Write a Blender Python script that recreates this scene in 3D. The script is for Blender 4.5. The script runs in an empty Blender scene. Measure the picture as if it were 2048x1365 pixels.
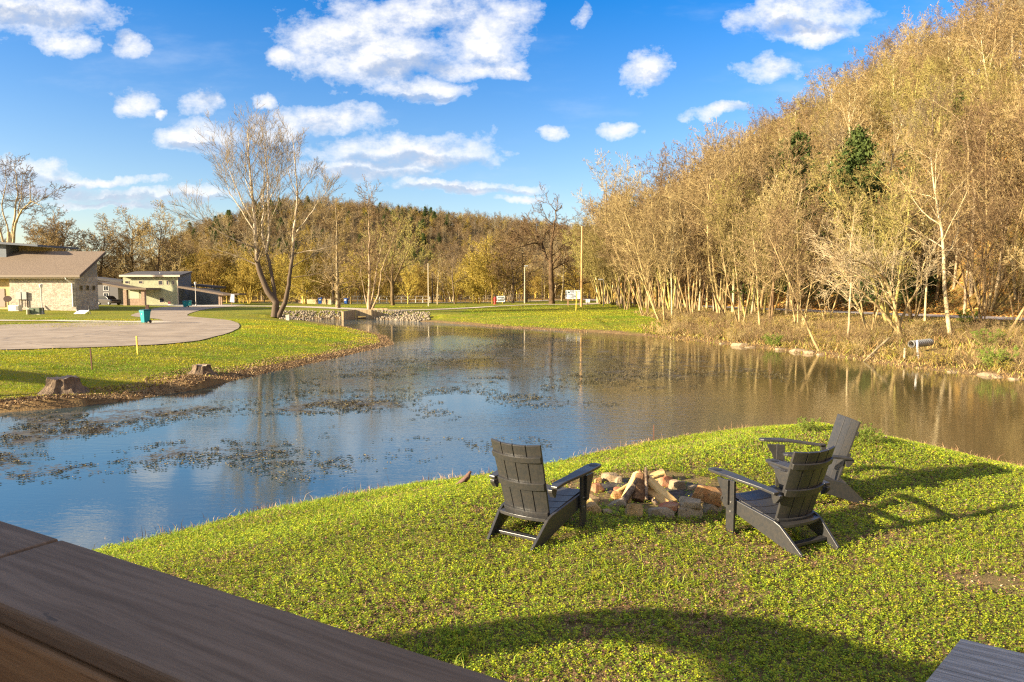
import bpy, bmesh, math, random
import numpy as np
from mathutils import Vector, Matrix, Euler
R = math.radians
random.seed(7)
rng = np.random.default_rng(7)
S = bpy.context.scene
COL = S.collection

# ------------------------------------------------------------------ camera
FPX, EYE, Y0 = 1365.0, 2.40, 586.0          # focal length in photo pixels, eye height, horizon row
PITCH = math.atan((682.5 - Y0) / FPX)
cam_d = bpy.data.cameras.new('camera'); cam = bpy.data.objects.new('camera', cam_d); COL.objects.link(cam)
cam.location = (0, 0, EYE); cam.rotation_euler = (R(90) - PITCH, 0, 0)
cam_d.sensor_width = 36; cam_d.lens = 36 * FPX / 2048
cam_d.clip_start = 0.05; cam_d.clip_end = 6000
cam_d.dof.use_dof = True; cam_d.dof.focus_distance = 9.0; cam_d.dof.aperture_fstop = 16.0
S.camera = cam

def ray(px, py):
    a, b = (px - 1024) / FPX, (682.5 - py) / FPX
    c, s = math.cos(PITCH), math.sin(PITCH)
    return (a, c + b * s, -s + b * c)
def P(px, py, z=0.0):
    d = ray(px, py); t = (z - EYE) / d[2]
    return (d[0] * t, d[1] * t, z)
def PY(px, py, y):
    d = ray(px, py); t = y / d[1]
    return (d[0] * t, y, EYE + d[2] * t)

# ------------------------------------------------------------------ light
SUN_EL, SUN_TO = R(17), R(24)               # elevation; heading the light travels (from +x towards +y)
w = bpy.data.worlds.new('World'); S.world = w; w.use_nodes = True
nt = w.node_tree; N = nt.nodes; Lk = nt.links
for n in list(N): N.remove(n)
def nd(tree, t, **kw):
    n = tree.nodes.new(t)
    for k, v in kw.items():
        if k.startswith('i_'):
            key = k[2:]; n.inputs[int(key) if key.isdigit() else key].default_value = v
        else: setattr(n, k, v)
    return n
def mth(tree, op, a, b=None, c=None, clamp=False):
    n = tree.nodes.new('ShaderNodeMath'); n.operation = op; n.use_clamp = clamp
    for i, v in enumerate((a, b, c)):
        if v is None: continue
        if isinstance(v, (int, float)): n.inputs[i].default_value = v
        else: tree.links.new(v, n.inputs[i])
    return n.outputs[0]
def vmth(tree, op, a, b=None):
    n = tree.nodes.new('ShaderNodeVectorMath'); n.operation = op
    for i, v in enumerate((a, b)):
        if v is None: continue
        if isinstance(v, (tuple, list)): n.inputs[i].default_value = v
        else: tree.links.new(v, n.inputs[i])
    return n.outputs['Value'] if op == 'DOT_PRODUCT' else n.outputs[0]
def mixc(tree, f, a, b, blend='MIX'):
    n = tree.nodes.new('ShaderNodeMix'); n.data_type = 'RGBA'; n.blend_type = blend
    for i, v in ((0, f), (6, a), (7, b)):
        if isinstance(v, (int, float)): n.inputs[i].default_value = v
        elif isinstance(v, (tuple, list)): n.inputs[i].default_value = (*v, 1)[:4]
        else: tree.links.new(v, n.inputs[i])
    return n.outputs[2]
def ramp(tree, v, a, b, smooth=True):
    n = tree.nodes.new('ShaderNodeMapRange'); n.interpolation_type = 'SMOOTHSTEP' if smooth else 'LINEAR'
    tree.links.new(v, n.inputs[0]); n.inputs[1].default_value = a; n.inputs[2].default_value = b
    return n.outputs[0]
def noise(tree, vec, scale, detail=4, rough=.55, out=0):
    n = tree.nodes.new('ShaderNodeTexNoise'); n.inputs['Scale'].default_value = scale
    n.inputs['Detail'].default_value = detail; n.inputs['Roughness'].default_value = rough
    if vec is not None: tree.links.new(vec, n.inputs['Vector'])
    return n.outputs[out]

SKY_STR, EXPO = 0.058, 1.8
sky = nd(nt, 'ShaderNodeTexSky', sky_type='NISHITA', sun_disc=False, sun_elevation=SUN_EL,
         sun_rotation=0.0, altitude=200, air_density=1.0, dust_density=1.2, ozone_density=2.5)
# the light comes from behind the viewer's left: azimuth measured clockwise from +Y
sx, sy = -math.cos(SUN_TO), -math.sin(SUN_TO)
sky.sun_rotation = math.atan2(sx, sy)
tc = N.new('ShaderNodeTexCoord'); gen = tc.outputs['Generated']
sep = N.new('ShaderNodeSeparateXYZ'); Lk.new(gen, sep.inputs[0])
yy = mth(nt, 'MAXIMUM', sep.outputs[1], 0.05)
u_ = mth(nt, 'DIVIDE', sep.outputs[0], yy); v_ = mth(nt, 'DIVIDE', sep.outputs[2], yy)
cmb = N.new('ShaderNodeCombineXYZ'); Lk.new(u_, cmb.inputs[0]); Lk.new(v_, cmb.inputs[1])
uv = cmb.outputs[0]
n1 = N.new('ShaderNodeTexNoise'); Lk.new(uv, n1.inputs['Vector']); n1.inputs['Scale'].default_value = 9
n1.inputs['Detail'].default_value = 6; n1.inputs['Roughness'].default_value = .6
wob = vmth(nt, 'MULTIPLY', vmth(nt, 'SUBTRACT', n1.outputs['Color'], (.5, .5, .5)), (.13, .075, 0))
uvw = vmth(nt, 'ADD', uv, wob)
def field(lst, vec):
    cur = None
    for (cx, cy, rx, ry) in lst:
        c = ray(cx, cy); u0, v0 = c[0] / c[1], c[2] / c[1]
        d = vmth(nt, 'MULTIPLY', vmth(nt, 'SUBTRACT', vec, (u0, v0, 0)), (FPX / rx, FPX / ry, 0))
        q = vmth(nt, 'DOT_PRODUCT', d, d)
        cur = q if cur is None else mth(nt, 'MINIMUM', cur, q)
    return cur
CL = [(745, 90, 185, 75), (640, 75, 100, 50), (800, 30, 150, 50), (965, 50, 90, 80), (940, 130, 110, 26), (1020, 140, 50, 20), (850, 178, 95, 24),
      (565, 128, 38, 22), (60, 15, 160, 52), (120, 78, 62, 26), (255, 80, 48, 26), (258, 197, 55, 26), (398, 205, 42, 25),
      (315, 223, 15, 7), (527, 195, 24, 13), (395, 275, 80, 32), (640, 235, 125, 30), (560, 262, 70, 22),
      (800, 300, 190, 38), (730, 345, 115, 22), (930, 377, 170, 13), (1040, 402, 50, 11), (1098, 262, 34, 17),
      (1240, 255, 42, 17), (1160, 35, 24, 26), (1295, 140, 45, 34), (1530, 132, 66, 30), (1600, 32, 135, 45), (1640, 70, 60, 20),
      (1432, 228, 72, 14), (60, 350, 95, 24), (180, 358, 150, 11), (230, 388, 190, 13), (90, 385, 110, 16), (390, 385, 90, 15),
      (230, 405, 150, 7), (-250, 150, 160, 60), (-500, 330, 180, 40), (2300, 130, 120, 50), (700, -160, 220, 70), (1300, -220, 260, 60), (100, -260, 260, 60)]
SH = [(840, 325, 140, 17), (740, 357, 100, 12), (930, 384, 150, 7), (70, 378, 110, 22), (250, 400, 160, 11),
      (860, 192, 60, 6), (400, 296, 60, 9), (820, 130, 100, 22), (60, 30, 110, 20), (1600, 60, 80, 12), (390, 398, 80, 9)]
q = field(CL, uvw)
n2 = noise(nt, vmth(nt, 'MULTIPLY', uv, (1, 1.5, 1)), 13, 10, .66)
F = mth(nt, 'ADD', mth(nt, 'MAXIMUM', mth(nt, 'SUBTRACT', 1.15, q), -2.2), mth(nt, 'MULTIPLY', mth(nt, 'SUBTRACT', n2, .5), 5.0))
front = mth(nt, 'GREATER_THAN', sep.outputs[1], 0.08)
cov = mth(nt, 'MULTIPLY', mth(nt, 'POWER', ramp(nt, F, -.15, 1.5, False), .85), front)
# thin veils of high cloud
veil = ramp(nt, noise(nt, vmth(nt, 'MULTIPLY', uv, (1, 3.4, 1)), 3.2, 6, .6), .50, .85)
veil = mth(nt, 'MULTIPLY', mth(nt, 'MULTIPLY', veil, .30), front)
shade = ramp(nt, mth(nt, 'ADD', mth(nt, 'SUBTRACT', 1.0, field(SH, uvw)), mth(nt, 'MULTIPLY', mth(nt, 'SUBTRACT', n2, .5), 1.4)), -.7, .6)
body = ramp(nt, noise(nt, uv, 15, 5, .5), .42, .72)
n3 = noise(nt, vmth(nt, 'MULTIPLY', vmth(nt, 'ADD', uv, (-.012, .016, 0)), (1, 1.5, 1)), 13, 10, .66)
relief = mth(nt, 'MULTIPLY', mth(nt, 'SUBTRACT', n3, n2), 3.6)
shade = mth(nt, 'MAXIMUM', mth(nt, 'MULTIPLY', body, .35), shade)
shade = mth(nt, 'ADD', shade, relief, None, True)
elev = ramp(nt, sep.outputs[2], .0, .40, False)
skyc = mixc(nt, 1.0, sky.outputs[0], mixc(nt, elev, (1.6, 1.32, 1.10), (.50, .92, 1.36)), 'MULTIPLY')
gm = N.new('ShaderNodeHueSaturation'); gm.inputs['Saturation'].default_value = 1.12; Lk.new(skyc, gm.inputs['Color'])
cloud = mixc(nt, shade, (5.3, 5.3, 5.4), (2.9, 3.3, 4.1))
skyv = mixc(nt, veil, gm.outputs[0], (4.6, 5.0, 5.6))
fin = mixc(nt, cov, skyv, cloud)
over = mth(nt, 'MAXIMUM', ramp(nt, sep.outputs[2], .50, .62), mth(nt, 'SUBTRACT', 1.0, ramp(nt, sep.outputs[1], -.15, .1)))
oc = ramp(nt, noise(nt, gen, 2.6, 6, .6), .36, .60)
fin = mixc(nt, mth(nt, 'MULTIPLY', mth(nt, 'MULTIPLY', over, oc), .85), fin, (5.4, 5.0, 4.7))  # unseen cloud overhead and behind, added for neutral fill light
bg = nd(nt, 'ShaderNodeBackground'); bg.inputs[1].default_value = SKY_STR; Lk.new(fin, bg.inputs[0])
wo = N.new('ShaderNodeOutputWorld'); Lk.new(bg.outputs[0], wo.inputs[0])
w.cycles.sampling_method = 'MANUAL'; w.cycles.sample_map_resolution = 1024

sl = bpy.data.lights.new('sun', 'SUN'); sl.energy = 5.0; sl.angle = R(.5); sl.color = (1.0, .85, .60)
so = bpy.data.objects.new('sun', sl); COL.objects.link(so)
so.rotation_euler = Vector((math.cos(SUN_TO) * math.cos(SUN_EL), math.sin(SUN_TO) * math.cos(SUN_EL), -math.sin(SUN_EL))).to_track_quat('-Z', 'Y').to_euler()
S.view_settings.view_transform = 'Standard'; S.view_settings.look = 'None'
S.view_settings.exposure = EXPO; S.view_settings.gamma = 1; S.view_settings.use_curve_mapping = False
S.cycles.max_bounces = 6; S.cycles.diffuse_bounces = 3; S.cycles.glossy_bounces = 3
S.cycles.transmission_bounces = 4; S.cycles.transparent_max_bounces = 6
S.cycles.use_denoising = False; S.cycles.sample_clamp_indirect = 3.0; S.cycles.use_adaptive_sampling = False; S.cycles.filter_width = 1.25

# ------------------------------------------------------------------ helpers
def tag(o, label=None, cat=None, group=None, kind=None):
    if label: o['label'] = label
    if cat: o['category'] = cat
    if group: o['group'] = group
    if kind: o['kind'] = kind
    return o
def mobj(name, verts, faces, mat=None, parent=None, smooth=False, loc=None):
    me = bpy.data.meshes.new(name)
    if isinstance(verts, np.ndarray) and isinstance(faces, np.ndarray):
        nf, k = faces.shape
        me.vertices.add(len(verts)); me.vertices.foreach_set('co', verts.astype(np.float32).ravel())
        me.loops.add(nf * k); me.loops.foreach_set('vertex_index', faces.astype(np.int32).ravel())
        me.polygons.add(nf); me.polygons.foreach_set('loop_start', np.arange(0, nf * k, k, dtype=np.int32))
        me.update(calc_edges=True); me.validate()
    else:
        me.from_pydata([tuple(v) for v in verts], [], [tuple(f) for f in faces]); me.update()
    if smooth: me.polygons.foreach_set('use_smooth', [True] * len(me.polygons))
    if mat: me.materials.append(mat)
    o = bpy.data.objects.new(name, me); COL.objects.link(o)
    if parent: o.parent = parent
    if loc: o.location = loc
    return o
def empty(name, loc=(0, 0, 0), rz=0.0, scale=1.0):
    o = bpy.data.objects.new(name, None); COL.objects.link(o)
    o.location = loc; o.rotation_euler = (0, 0, rz); o.scale = (scale,) * 3; o.empty_display_size = .2
    return o
def copy_tree(o, parent=None):
    c = o.copy(); COL.objects.link(c); c.parent = parent
    for ch in list(o.children): copy_tree(ch, c)
    return c
class MB:
    """collects shapes, builds one mesh object"""
    def __init__(s): s.v = []; s.f = []
    def add(s, vs, fs):
        b = len(s.v); s.v += [tuple(v) for v in vs]; s.f += [tuple(i + b for i in f) for f in fs]; return s
    def box(s, a, b, rz=0, c=None):
        (x0, y0, z0), (x1, y1, z1) = a, b
        vs = [(x0, y0, z0), (x1, y0, z0), (x1, y1, z0), (x0, y1, z0), (x0, y0, z1), (x1, y0, z1), (x1, y1, z1), (x0, y1, z1)]
        if rz:
            c = c or ((x0 + x1) / 2, (y0 + y1) / 2); cs, sn = math.cos(rz), math.sin(rz)
            vs = [(c[0] + (x - c[0]) * cs - (y - c[1]) * sn, c[1] + (x - c[0]) * sn + (y - c[1]) * cs, z) for x, y, z in vs]
        return s.add(vs, [(0, 3, 2, 1), (4, 5, 6, 7), (0, 1, 5, 4), (1, 2, 6, 5), (2, 3, 7, 6), (3, 0, 4, 7)])
    def prism(s, poly, n):
        """poly: list of 3D points (planar), extruded by vector n"""
        k = len(poly); b = [tuple(p) for p in poly] + [(p[0] + n[0], p[1] + n[1], p[2] + n[2]) for p in poly]
        return s.add(b, [tuple(range(k - 1, -1, -1)), tuple(range(k, 2 * k))] + [(i, (i + 1) % k, k + (i + 1) % k, k + i) for i in range(k)])
    def tube(s, pts, rad, n=8, cap=True):
        pts = [Vector(p) for p in pts]; rad = rad if hasattr(rad, '__len__') else [rad] * len(pts)
        rings = []; u = None
        for i, p in enumerate(pts):
            d = (pts[min(i + 1, len(pts) - 1)] - pts[max(i - 1, 0)])
            d = d.normalized() if d.length > 1e-9 else Vector((0, 0, 1))
            if u is None: u = d.orthogonal().normalized()
            u = (u - d * u.dot(d)); u = u.normalized() if u.length > 1e-6 else d.orthogonal().normalized()
            v = d.cross(u)
            rings.append([p + (u * math.cos(2 * math.pi * k / n) + v * math.sin(2 * math.pi * k / n)) * rad[i] for k in range(n)])
        vs = [q for r_ in rings for q in r_]; fs = []
        for i in range(len(pts) - 1):
            for k in range(n): fs.append((i * n + k, i * n + (k + 1) % n, (i + 1) * n + (k + 1) % n, (i + 1) * n + k))
        if cap: fs += [tuple(range(n - 1, -1, -1)), tuple(range((len(pts) - 1) * n, len(pts) * n))]
        return s.add(vs, fs)
    def lathe(s, prof, c=(0, 0, 0), n=16):
        return s.tube([(c[0], c[1], c[2] + z) for r_, z in prof], [r_ for r_, z in prof], n)
    def build(s, name, mat=None, parent=None, smooth=False, bevel=0, loc=None):
        o = mobj(name, s.v, s.f, mat, parent, smooth, loc)
        if bevel:
            m = o.modifiers.new('b', 'BEVEL'); m.width = bevel; m.segments = 2; m.limit_method = 'ANGLE'; m.angle_limit = R(40)
        return o
# ------------------------------------------------------------------ materials
MATS = {}
def mat(name, base=(.5, .5, .5), rough=.7, var=None, vscale=8, bump=0, bscale=40, metal=0, spec=.4, detail=5, coord='Object', stretch=None, translucent=0, objvar=0, attr=None, bump_dist=.02):
    if name in MATS: return MATS[name]
    m = bpy.data.materials.new(name); m.use_nodes = True; t = m.node_tree
    b = t.nodes['Principled BSDF']; b.inputs['Roughness'].default_value = rough; b.inputs['Metallic'].default_value = metal
    b.inputs['Specular IOR Level'].default_value = spec
    tcn = t.nodes.new('ShaderNodeTexCoord'); vec = tcn.outputs[coord]
    if stretch: vec = vmth(t, 'MULTIPLY', vec, stretch)
    col = None
    if var is not None:
        f = ramp(t, noise(t, vec, vscale, detail, .65), .35, .65)
        col = mixc(t, f, base, var)
    if attr:
        a = t.nodes.new('ShaderNodeAttribute'); a.attribute_name = attr
        col = mixc(t, 1.0, col if col is not None else base, a.outputs['Color'], 'MULTIPLY')
    if objvar:
        oi = t.nodes.new('ShaderNodeObjectInfo')
        h = t.nodes.new('ShaderNodeHueSaturation')
        t.links.new(mth(t, 'ADD', mth(t, 'MULTIPLY', oi.outputs['Random'], objvar), 1 - objvar / 2), h.inputs['Value'])
        t.links.new(mth(t, 'ADD', mth(t, 'MULTIPLY', oi.outputs['Random'], .035), .4825), h.inputs['Hue'])
        if col is None: h.inputs['Color'].default_value = (*base, 1)
        else: t.links.new(col, h.inputs['Color'])
        col = h.outputs[0]
    if col is None: b.inputs['Base Color'].default_value = (*base, 1)
    else: t.links.new(col, b.inputs['Base Color'])
    if bump:
        bn = t.nodes.new('ShaderNodeBump'); bn.inputs['Strength'].default_value = bump; bn.inputs['Distance'].default_value = bump_dist
        t.links.new(noise(t, vec, bscale, 6, .6), bn.inputs['Height']); t.links.new(bn.outputs[0], b.inputs['Normal'])
    if translucent:
        tr = t.nodes.new('ShaderNodeBsdfTranslucent'); mx = t.nodes.new('ShaderNodeMixShader'); mx.inputs[0].default_value = translucent
        if col is None: tr.inputs[0].default_value = (*base, 1)
        else: t.links.new(col, tr.inputs[0])
        t.links.new(b.outputs[0], mx.inputs[1]); t.links.new(tr.outputs[0], mx.inputs[2])
        t.links.new(mx.outputs[0], t.nodes['Material Output'].inputs[0])
    MATS[name] = m
    return m

# ------------------------------------------------------------------ terrain
WZ = -0.70
def smooth(t): t = np.clip(t, 0, 1); return t * t * (3 - 2 * t)
SHORE = [(-700, 960), (-300, 870), (0, 825), (100, 818), (200, 808), (290, 797), (400, 778), (430, 769), (540, 745), (650, 722), (730, 703), (788, 690),
         (775, 673), (720, 660), (660, 648), (610, 642), (575, 638.5), (620, 638), (680, 638), (743, 638), (800, 641), (880, 646), (1000, 656), (1100, 661), (1200, 666),
         (1290, 673), (1400, 684), (1500, 695), (1580, 704), (1700, 719), (1800, 734), (1900, 746), (2048, 761), (2400, 800), (3600, 900),
         (4200, 1250), (2500, 1030), (2048, 938), (1900, 903), (1750, 872), (1620, 853), (1480, 858), (1380, 870), (1300, 884), (1200, 904), (1100, 925), (1000, 945), (850, 962), (700, 986),
         (500, 1024), (400, 1050), (200, 1094), (0, 1140), (-400, 1240), (-1600, 1500)]
pond = np.array([P(a, b, WZ)[:2] for a, b in SHORE])
def sdist(x, y, poly=pond):
    """signed distance, negative inside"""
    x = np.asarray(x, float); y = np.asarray(y, float)
    d = np.full(x.shape, 1e18); ins = np.zeros(x.shape, bool)
    for i in range(len(poly)):
        ax, ay = poly[i]; bx, by = poly[(i + 1) % len(poly)]
        ex, ey = bx - ax, by - ay
        t = np.clip(((x - ax) * ex + (y - ay) * ey) / (ex * ex + ey * ey), 0, 1)
        d = np.minimum(d, (x - ax - t * ex) ** 2 + (y - ay - t * ey) ** 2)
        c = ((ay > y) != (by > y)) & (x < (bx - ax) * (y - ay) / (by - ay + 1e-12) + ax)
        ins ^= c
    d = np.sqrt(d); return np.where(ins, -d, d)
RY = np.array([-60, -20, 20, 47, 85, 130, 175, 240, 320, 600.]); RX = np.array([78, 62, 47, 35, 27, 21.5, 20, 24, 34, 80.])
def road_x(y): return np.interp(y, RY, RX)
def vnoise(x, y, s, seed=0):
    """smooth value noise"""
    r_ = np.random.default_rng(seed).random((64, 64)); X = x / s; Y = y / s
    xi = np.floor(X).astype(int); yi = np.floor(Y).astype(int); fx = smooth(X - xi); fy = smooth(Y - yi)
    g = lambda a, b: r_[a % 64, b % 64]
    return (g(xi, yi) * (1 - fx) + g(xi + 1, yi) * fx) * (1 - fy) + (g(xi, yi + 1) * (1 - fx) + g(xi + 1, yi + 1) * fx) * fy - .5
STUMPS = [P(128, 792, -.35), P(402, 752, -.35)]
def hills(x, y):
    u = (x - road_x(y) - 4.0)
    side = smooth(u / 7) * np.maximum(u, 0) * .90
    side = 90 * (1 - np.exp(-side / 90))
    side = side * (1 - smooth((y - 330) / 420) * .7) * smooth((y + 80) / 60)
    side = side + smooth(u / 10) * (vnoise(x, y, 17, 3) * 3.0 + vnoise(x, y, 6, 4) * .8)
    hx = np.array([-900, -420, -330, -290, -264, -245, -218, -180, -140, -60, 48, 200, 600]); hh = np.array([1, 2, 3, 6, 12, 26, 44, 58, 63, 54, 42, 38, 36.])
    far = np.interp(x, hx, hh) * smooth((y - 330) / 190) * (1 - .6 * smooth((y - 640) / 500))
    far = far + vnoise(x, y, 60, 5) * 7 * smooth((y - 330) / 100)
    return np.maximum(side, 0) + far
def height(x, y):
    x = np.asarray(x, float); y = np.asarray(y, float)
    D = sdist(x, y)
    right = smooth((x - (road_x(y) - 15)) / 12.5) * smooth((y - 16) / 14)
    base = .55 * right + .22 * smooth((y - 70) / 45) * (1 - right) + .56 * np.exp(-((x + 66) / 17) ** 2 - ((y - 90) / 13) ** 2)
    base = base + .35 * smooth((y - 88) / 14) * smooth((x + 8) / 14) * (1 - right)
    base = base + .07 * np.exp(-((x - .2) / 1.6) ** 2 - ((y - 6.6) / 1.4) ** 2) - .06 * np.exp(-((x - 4) / 1.6) ** 2 - ((y - 8) / 1.6) ** 2)
    base = base + vnoise(x, y, 2.3, 1) * .05 * smooth((D - 1) / 4) * (y < 60)
    wdt = np.where(y < 17.5, 3.6, np.where(x > 8, 12, 9)); wdt = np.where((y > 76) & (x < -4), 4.2, wdt)
    first = np.where(y < 17.5, .12, .16)
    prof = first * smooth(D / .9) + (1 - first) * smooth(D / wdt)
    out = WZ + (base - WZ) * prof + hills(x, y)
    for sx_, sy_, _ in STUMPS: out = out + .26 * np.exp(-(((x - sx_) / 1.5) ** 2 + ((y - sy_) / 1.0) ** 2)) * (D > 0)
    inn = WZ - .05 - .9 * smooth(-D / 4)
    return np.where(D > 0, out + vnoise(x, y, .9, 2) * .04 * (y < 40), inn)
def hz(x, y): return float(height(np.array([x]), np.array([y]))[0])
def G(px, py):
    """where the line of sight through a photo point meets the ground"""
    d = ray(px, py); t = np.linspace(2, 420, 6000)
    g = height(d[0] * t, d[1] * t); k = np.argmax(EYE + d[2] * t < g)
    a = t[max(k, 1)]
    return (d[0] * a, d[1] * a, float(g[max(k, 1)]))

def terrain():
    ang = np.concatenate([np.linspace(-180, -56, 40)[:-1], np.linspace(-56, 56, 520), np.linspace(56, 180, 40)[1:-1]])
    rad = np.concatenate([[.02, .6], np.geomspace(1.2, 60, 330), np.geomspace(60, 420, 170)[1:], np.geomspace(420, 3500, 70)[1:]])
    A, Rr = np.meshgrid(np.radians(ang), rad); x = np.sin(A) * Rr; y = np.cos(A) * Rr
    z = height(x, y); na, nr = len(ang), len(rad)
    vs = np.stack([x, y, z], -1).reshape(-1, 3)
    i, j = np.meshgrid(np.arange(nr - 1), np.arange(na), indexing='ij'); j2 = (j + 1) % na
    fs = np.stack([i * na + j, i * na + j2, (i + 1) * na + j2, (i + 1) * na + j], -1).reshape(-1, 4)
    o = mobj('ground', vs, fs, None, smooth=True); tag(o, kind='structure')
    xf, yf = x.ravel(), y.ravel(); D = sdist(xf, yf)
    litter = smooth((xf - road_x(yf) - 2.2) / 1.5) * (yf > -50)
    litter = np.maximum(litter, smooth((yf - 150) / 25))
    brush = smooth((xf - (.205 * yf + vnoise(xf, yf, 5, 8) * 4)) / 3.0) * (yf > 17.5) * (xf > 8) * (D > 0)       # weedy right bank
    edge = np.where(yf < 17.5, 1 - smooth((D - .1) / .5), 1 - smooth((D - .7 - vnoise(xf, yf, 2.2, 6) * 1.2) / 1.3))
    for sx_, sy_, _ in STUMPS: edge = np.maximum(edge, np.exp(-(((xf - sx_) / 2.3) ** 2 + ((yf - sy_) / 1.0) ** 2) * 1.4))
    near = 1 - smooth((yf - 17) / 2) * 1.0
    a = o.data.color_attributes.new('zones', 'FLOAT_COLOR', 'POINT')
    a.data.foreach_set('color', np.stack([litter, np.maximum(brush * .9, 0), np.clip(edge, 0, 1), near], -1).astype(np.float32).ravel())
    m = bpy.data.materials.new('ground_cover'); m.use_nodes = True; t = m.node_tree; b = t.nodes['Principled BSDF']
    b.inputs['Roughness'].default_value = .95; b.inputs['Specular IOR Level'].default_value = .1
    at = t.nodes.new('ShaderNodeAttribute'); at.attribute_name = 'zones'
    sp = t.nodes.new('ShaderNodeSeparateColor'); t.links.new(at.outputs['Color'], sp.inputs[0])
    geo = t.nodes.new('ShaderNodeNewGeometry'); p = geo.outputs['Position']
    big = ramp(t, noise(t, p, .22, 4, .6), .38, .62); mid = ramp(t, noise(t, p, 1.7, 5, .65), .35, .68); fine = ramp(t, noise(t, p, 22, 5, .75), .3, .72)
    streak = ramp(t, noise(t, vmth(t, 'MULTIPLY', p, (.5, 2.2, 1)), 1.5, 5, .7), .40, .64)
    gr = mixc(t, mid, (.19, .22, .008), (.33, .28, .012))
    gr = mixc(t, mth(t, 'MULTIPLY', big, .6), gr, (.12, .20, .010))
    gr = mixc(t, mth(t, 'MULTIPLY', streak, .75), gr, (.33, .24, .06))
    gr = mixc(t, mth(t, 'MULTIPLY', fine, .6), gr, (.065, .085, .012))
    soil = mixc(t, fine, (.26, .17, .09), (.15, .13, .04))
    gr = mixc(t, at.outputs['Alpha'], gr, soil)
    lf = mixc(t, ramp(t, noise(t, p, 5, 6, .8), .35, .65), (.50, .25, .055), (.64, .38, .11))
    lf = mixc(t, mth(t, 'MULTIPLY', mid, .55), lf, (.17, .10, .035))
    lf = mixc(t, mth(t, 'MULTIPLY', ramp(t, noise(t, p, .35, 5, .7), .5, .62), .75), lf, (.17, .17, .03))
    sy_ = t.nodes.new('ShaderNodeSeparateXYZ'); t.links.new(p, sy_.inputs[0]); lf = mixc(t, ramp(t, sy_.outputs[1], 150, 320), lf, mixc(t, mid, (.20, .14, .06), (.12, .085, .035)))
    col = mixc(t, sp.outputs[0], gr, lf)
    br = mixc(t, mid, (.30, .19, .065), (.14, .15, .03)); br = mixc(t, fine, br, (.20, .12, .045))
    col = mixc(t, sp.outputs[1], col, br)
    eg = mixc(t, fine, (.27, .165, .075), (.075, .045, .025)); eg = mixc(t, mth(t, 'MULTIPLY', mid, .5), eg, (.35, .24, .10))
    col = mixc(t, sp.outputs[2], col, eg)
    t.links.new(col, b.inputs['Base Color'])
    bn = t.nodes.new('ShaderNodeBump'); bn.inputs['Strength'].default_value = .8; bn.inputs['Distance'].default_value = .06
    hgt = mth(t, 'ADD', noise(t, p, 24, 6, .8), mth(t, 'MULTIPLY', noise(t, p, 4, 4, .6), 1.5))
    t.links.new(hgt, bn.inputs['Height']); t.links.new(bn.outputs[0], b.inputs['Normal'])
    o.data.materials.append(m)
terrain()

# ------------------------------------------------------------------ water
def inpoly(x, y, pts): return sdist(x, y, np.array([P(a, b, WZ)[:2] for a, b in pts]))
WEEDS = [([(-200, 850), (0, 842), (230, 815), (420, 808), (620, 790), (800, 800), (760, 840), (560, 850), (360, 835), (230, 880), (170, 900), (330, 905), (560, 880), (700, 900), (560, 925), (330, 930), (270, 970), (60, 1000), (-200, 1010)], 1.0),
         ([(560, 780), (640, 735), (700, 712), (790, 700), (900, 700), (1000, 685), (1150, 668), (1260, 690), (1420, 705), (1560, 740), (1480, 765), (1300, 780), (1180, 790), (1080, 765), (960, 790), (820, 800), (690, 820), (620, 800)], .80),  # weed mat whose dark tone also stands in for the hill's reflection
         ([(620, 845), (760, 830), (860, 860), (800, 885), (700, 900), (600, 880)], .7),
         ([(1000, 795), (1120, 792), (1170, 805), (1060, 815)], .9), ([(1110, 890), (1170, 880), (1180, 892), (1120, 905)], .9)]
def weed_density(x, y):
    d = np.zeros(x.shape)
    for pts, k in WEEDS:
        s_ = inpoly(x, y, pts); sc = 1.2 + np.abs(y) * .02
        d = np.maximum(d, k * smooth(.5 - s_ / (2 * sc) + vnoise(x, y * 1.0, 1.7, 11) * 1.1))
    return d
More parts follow.
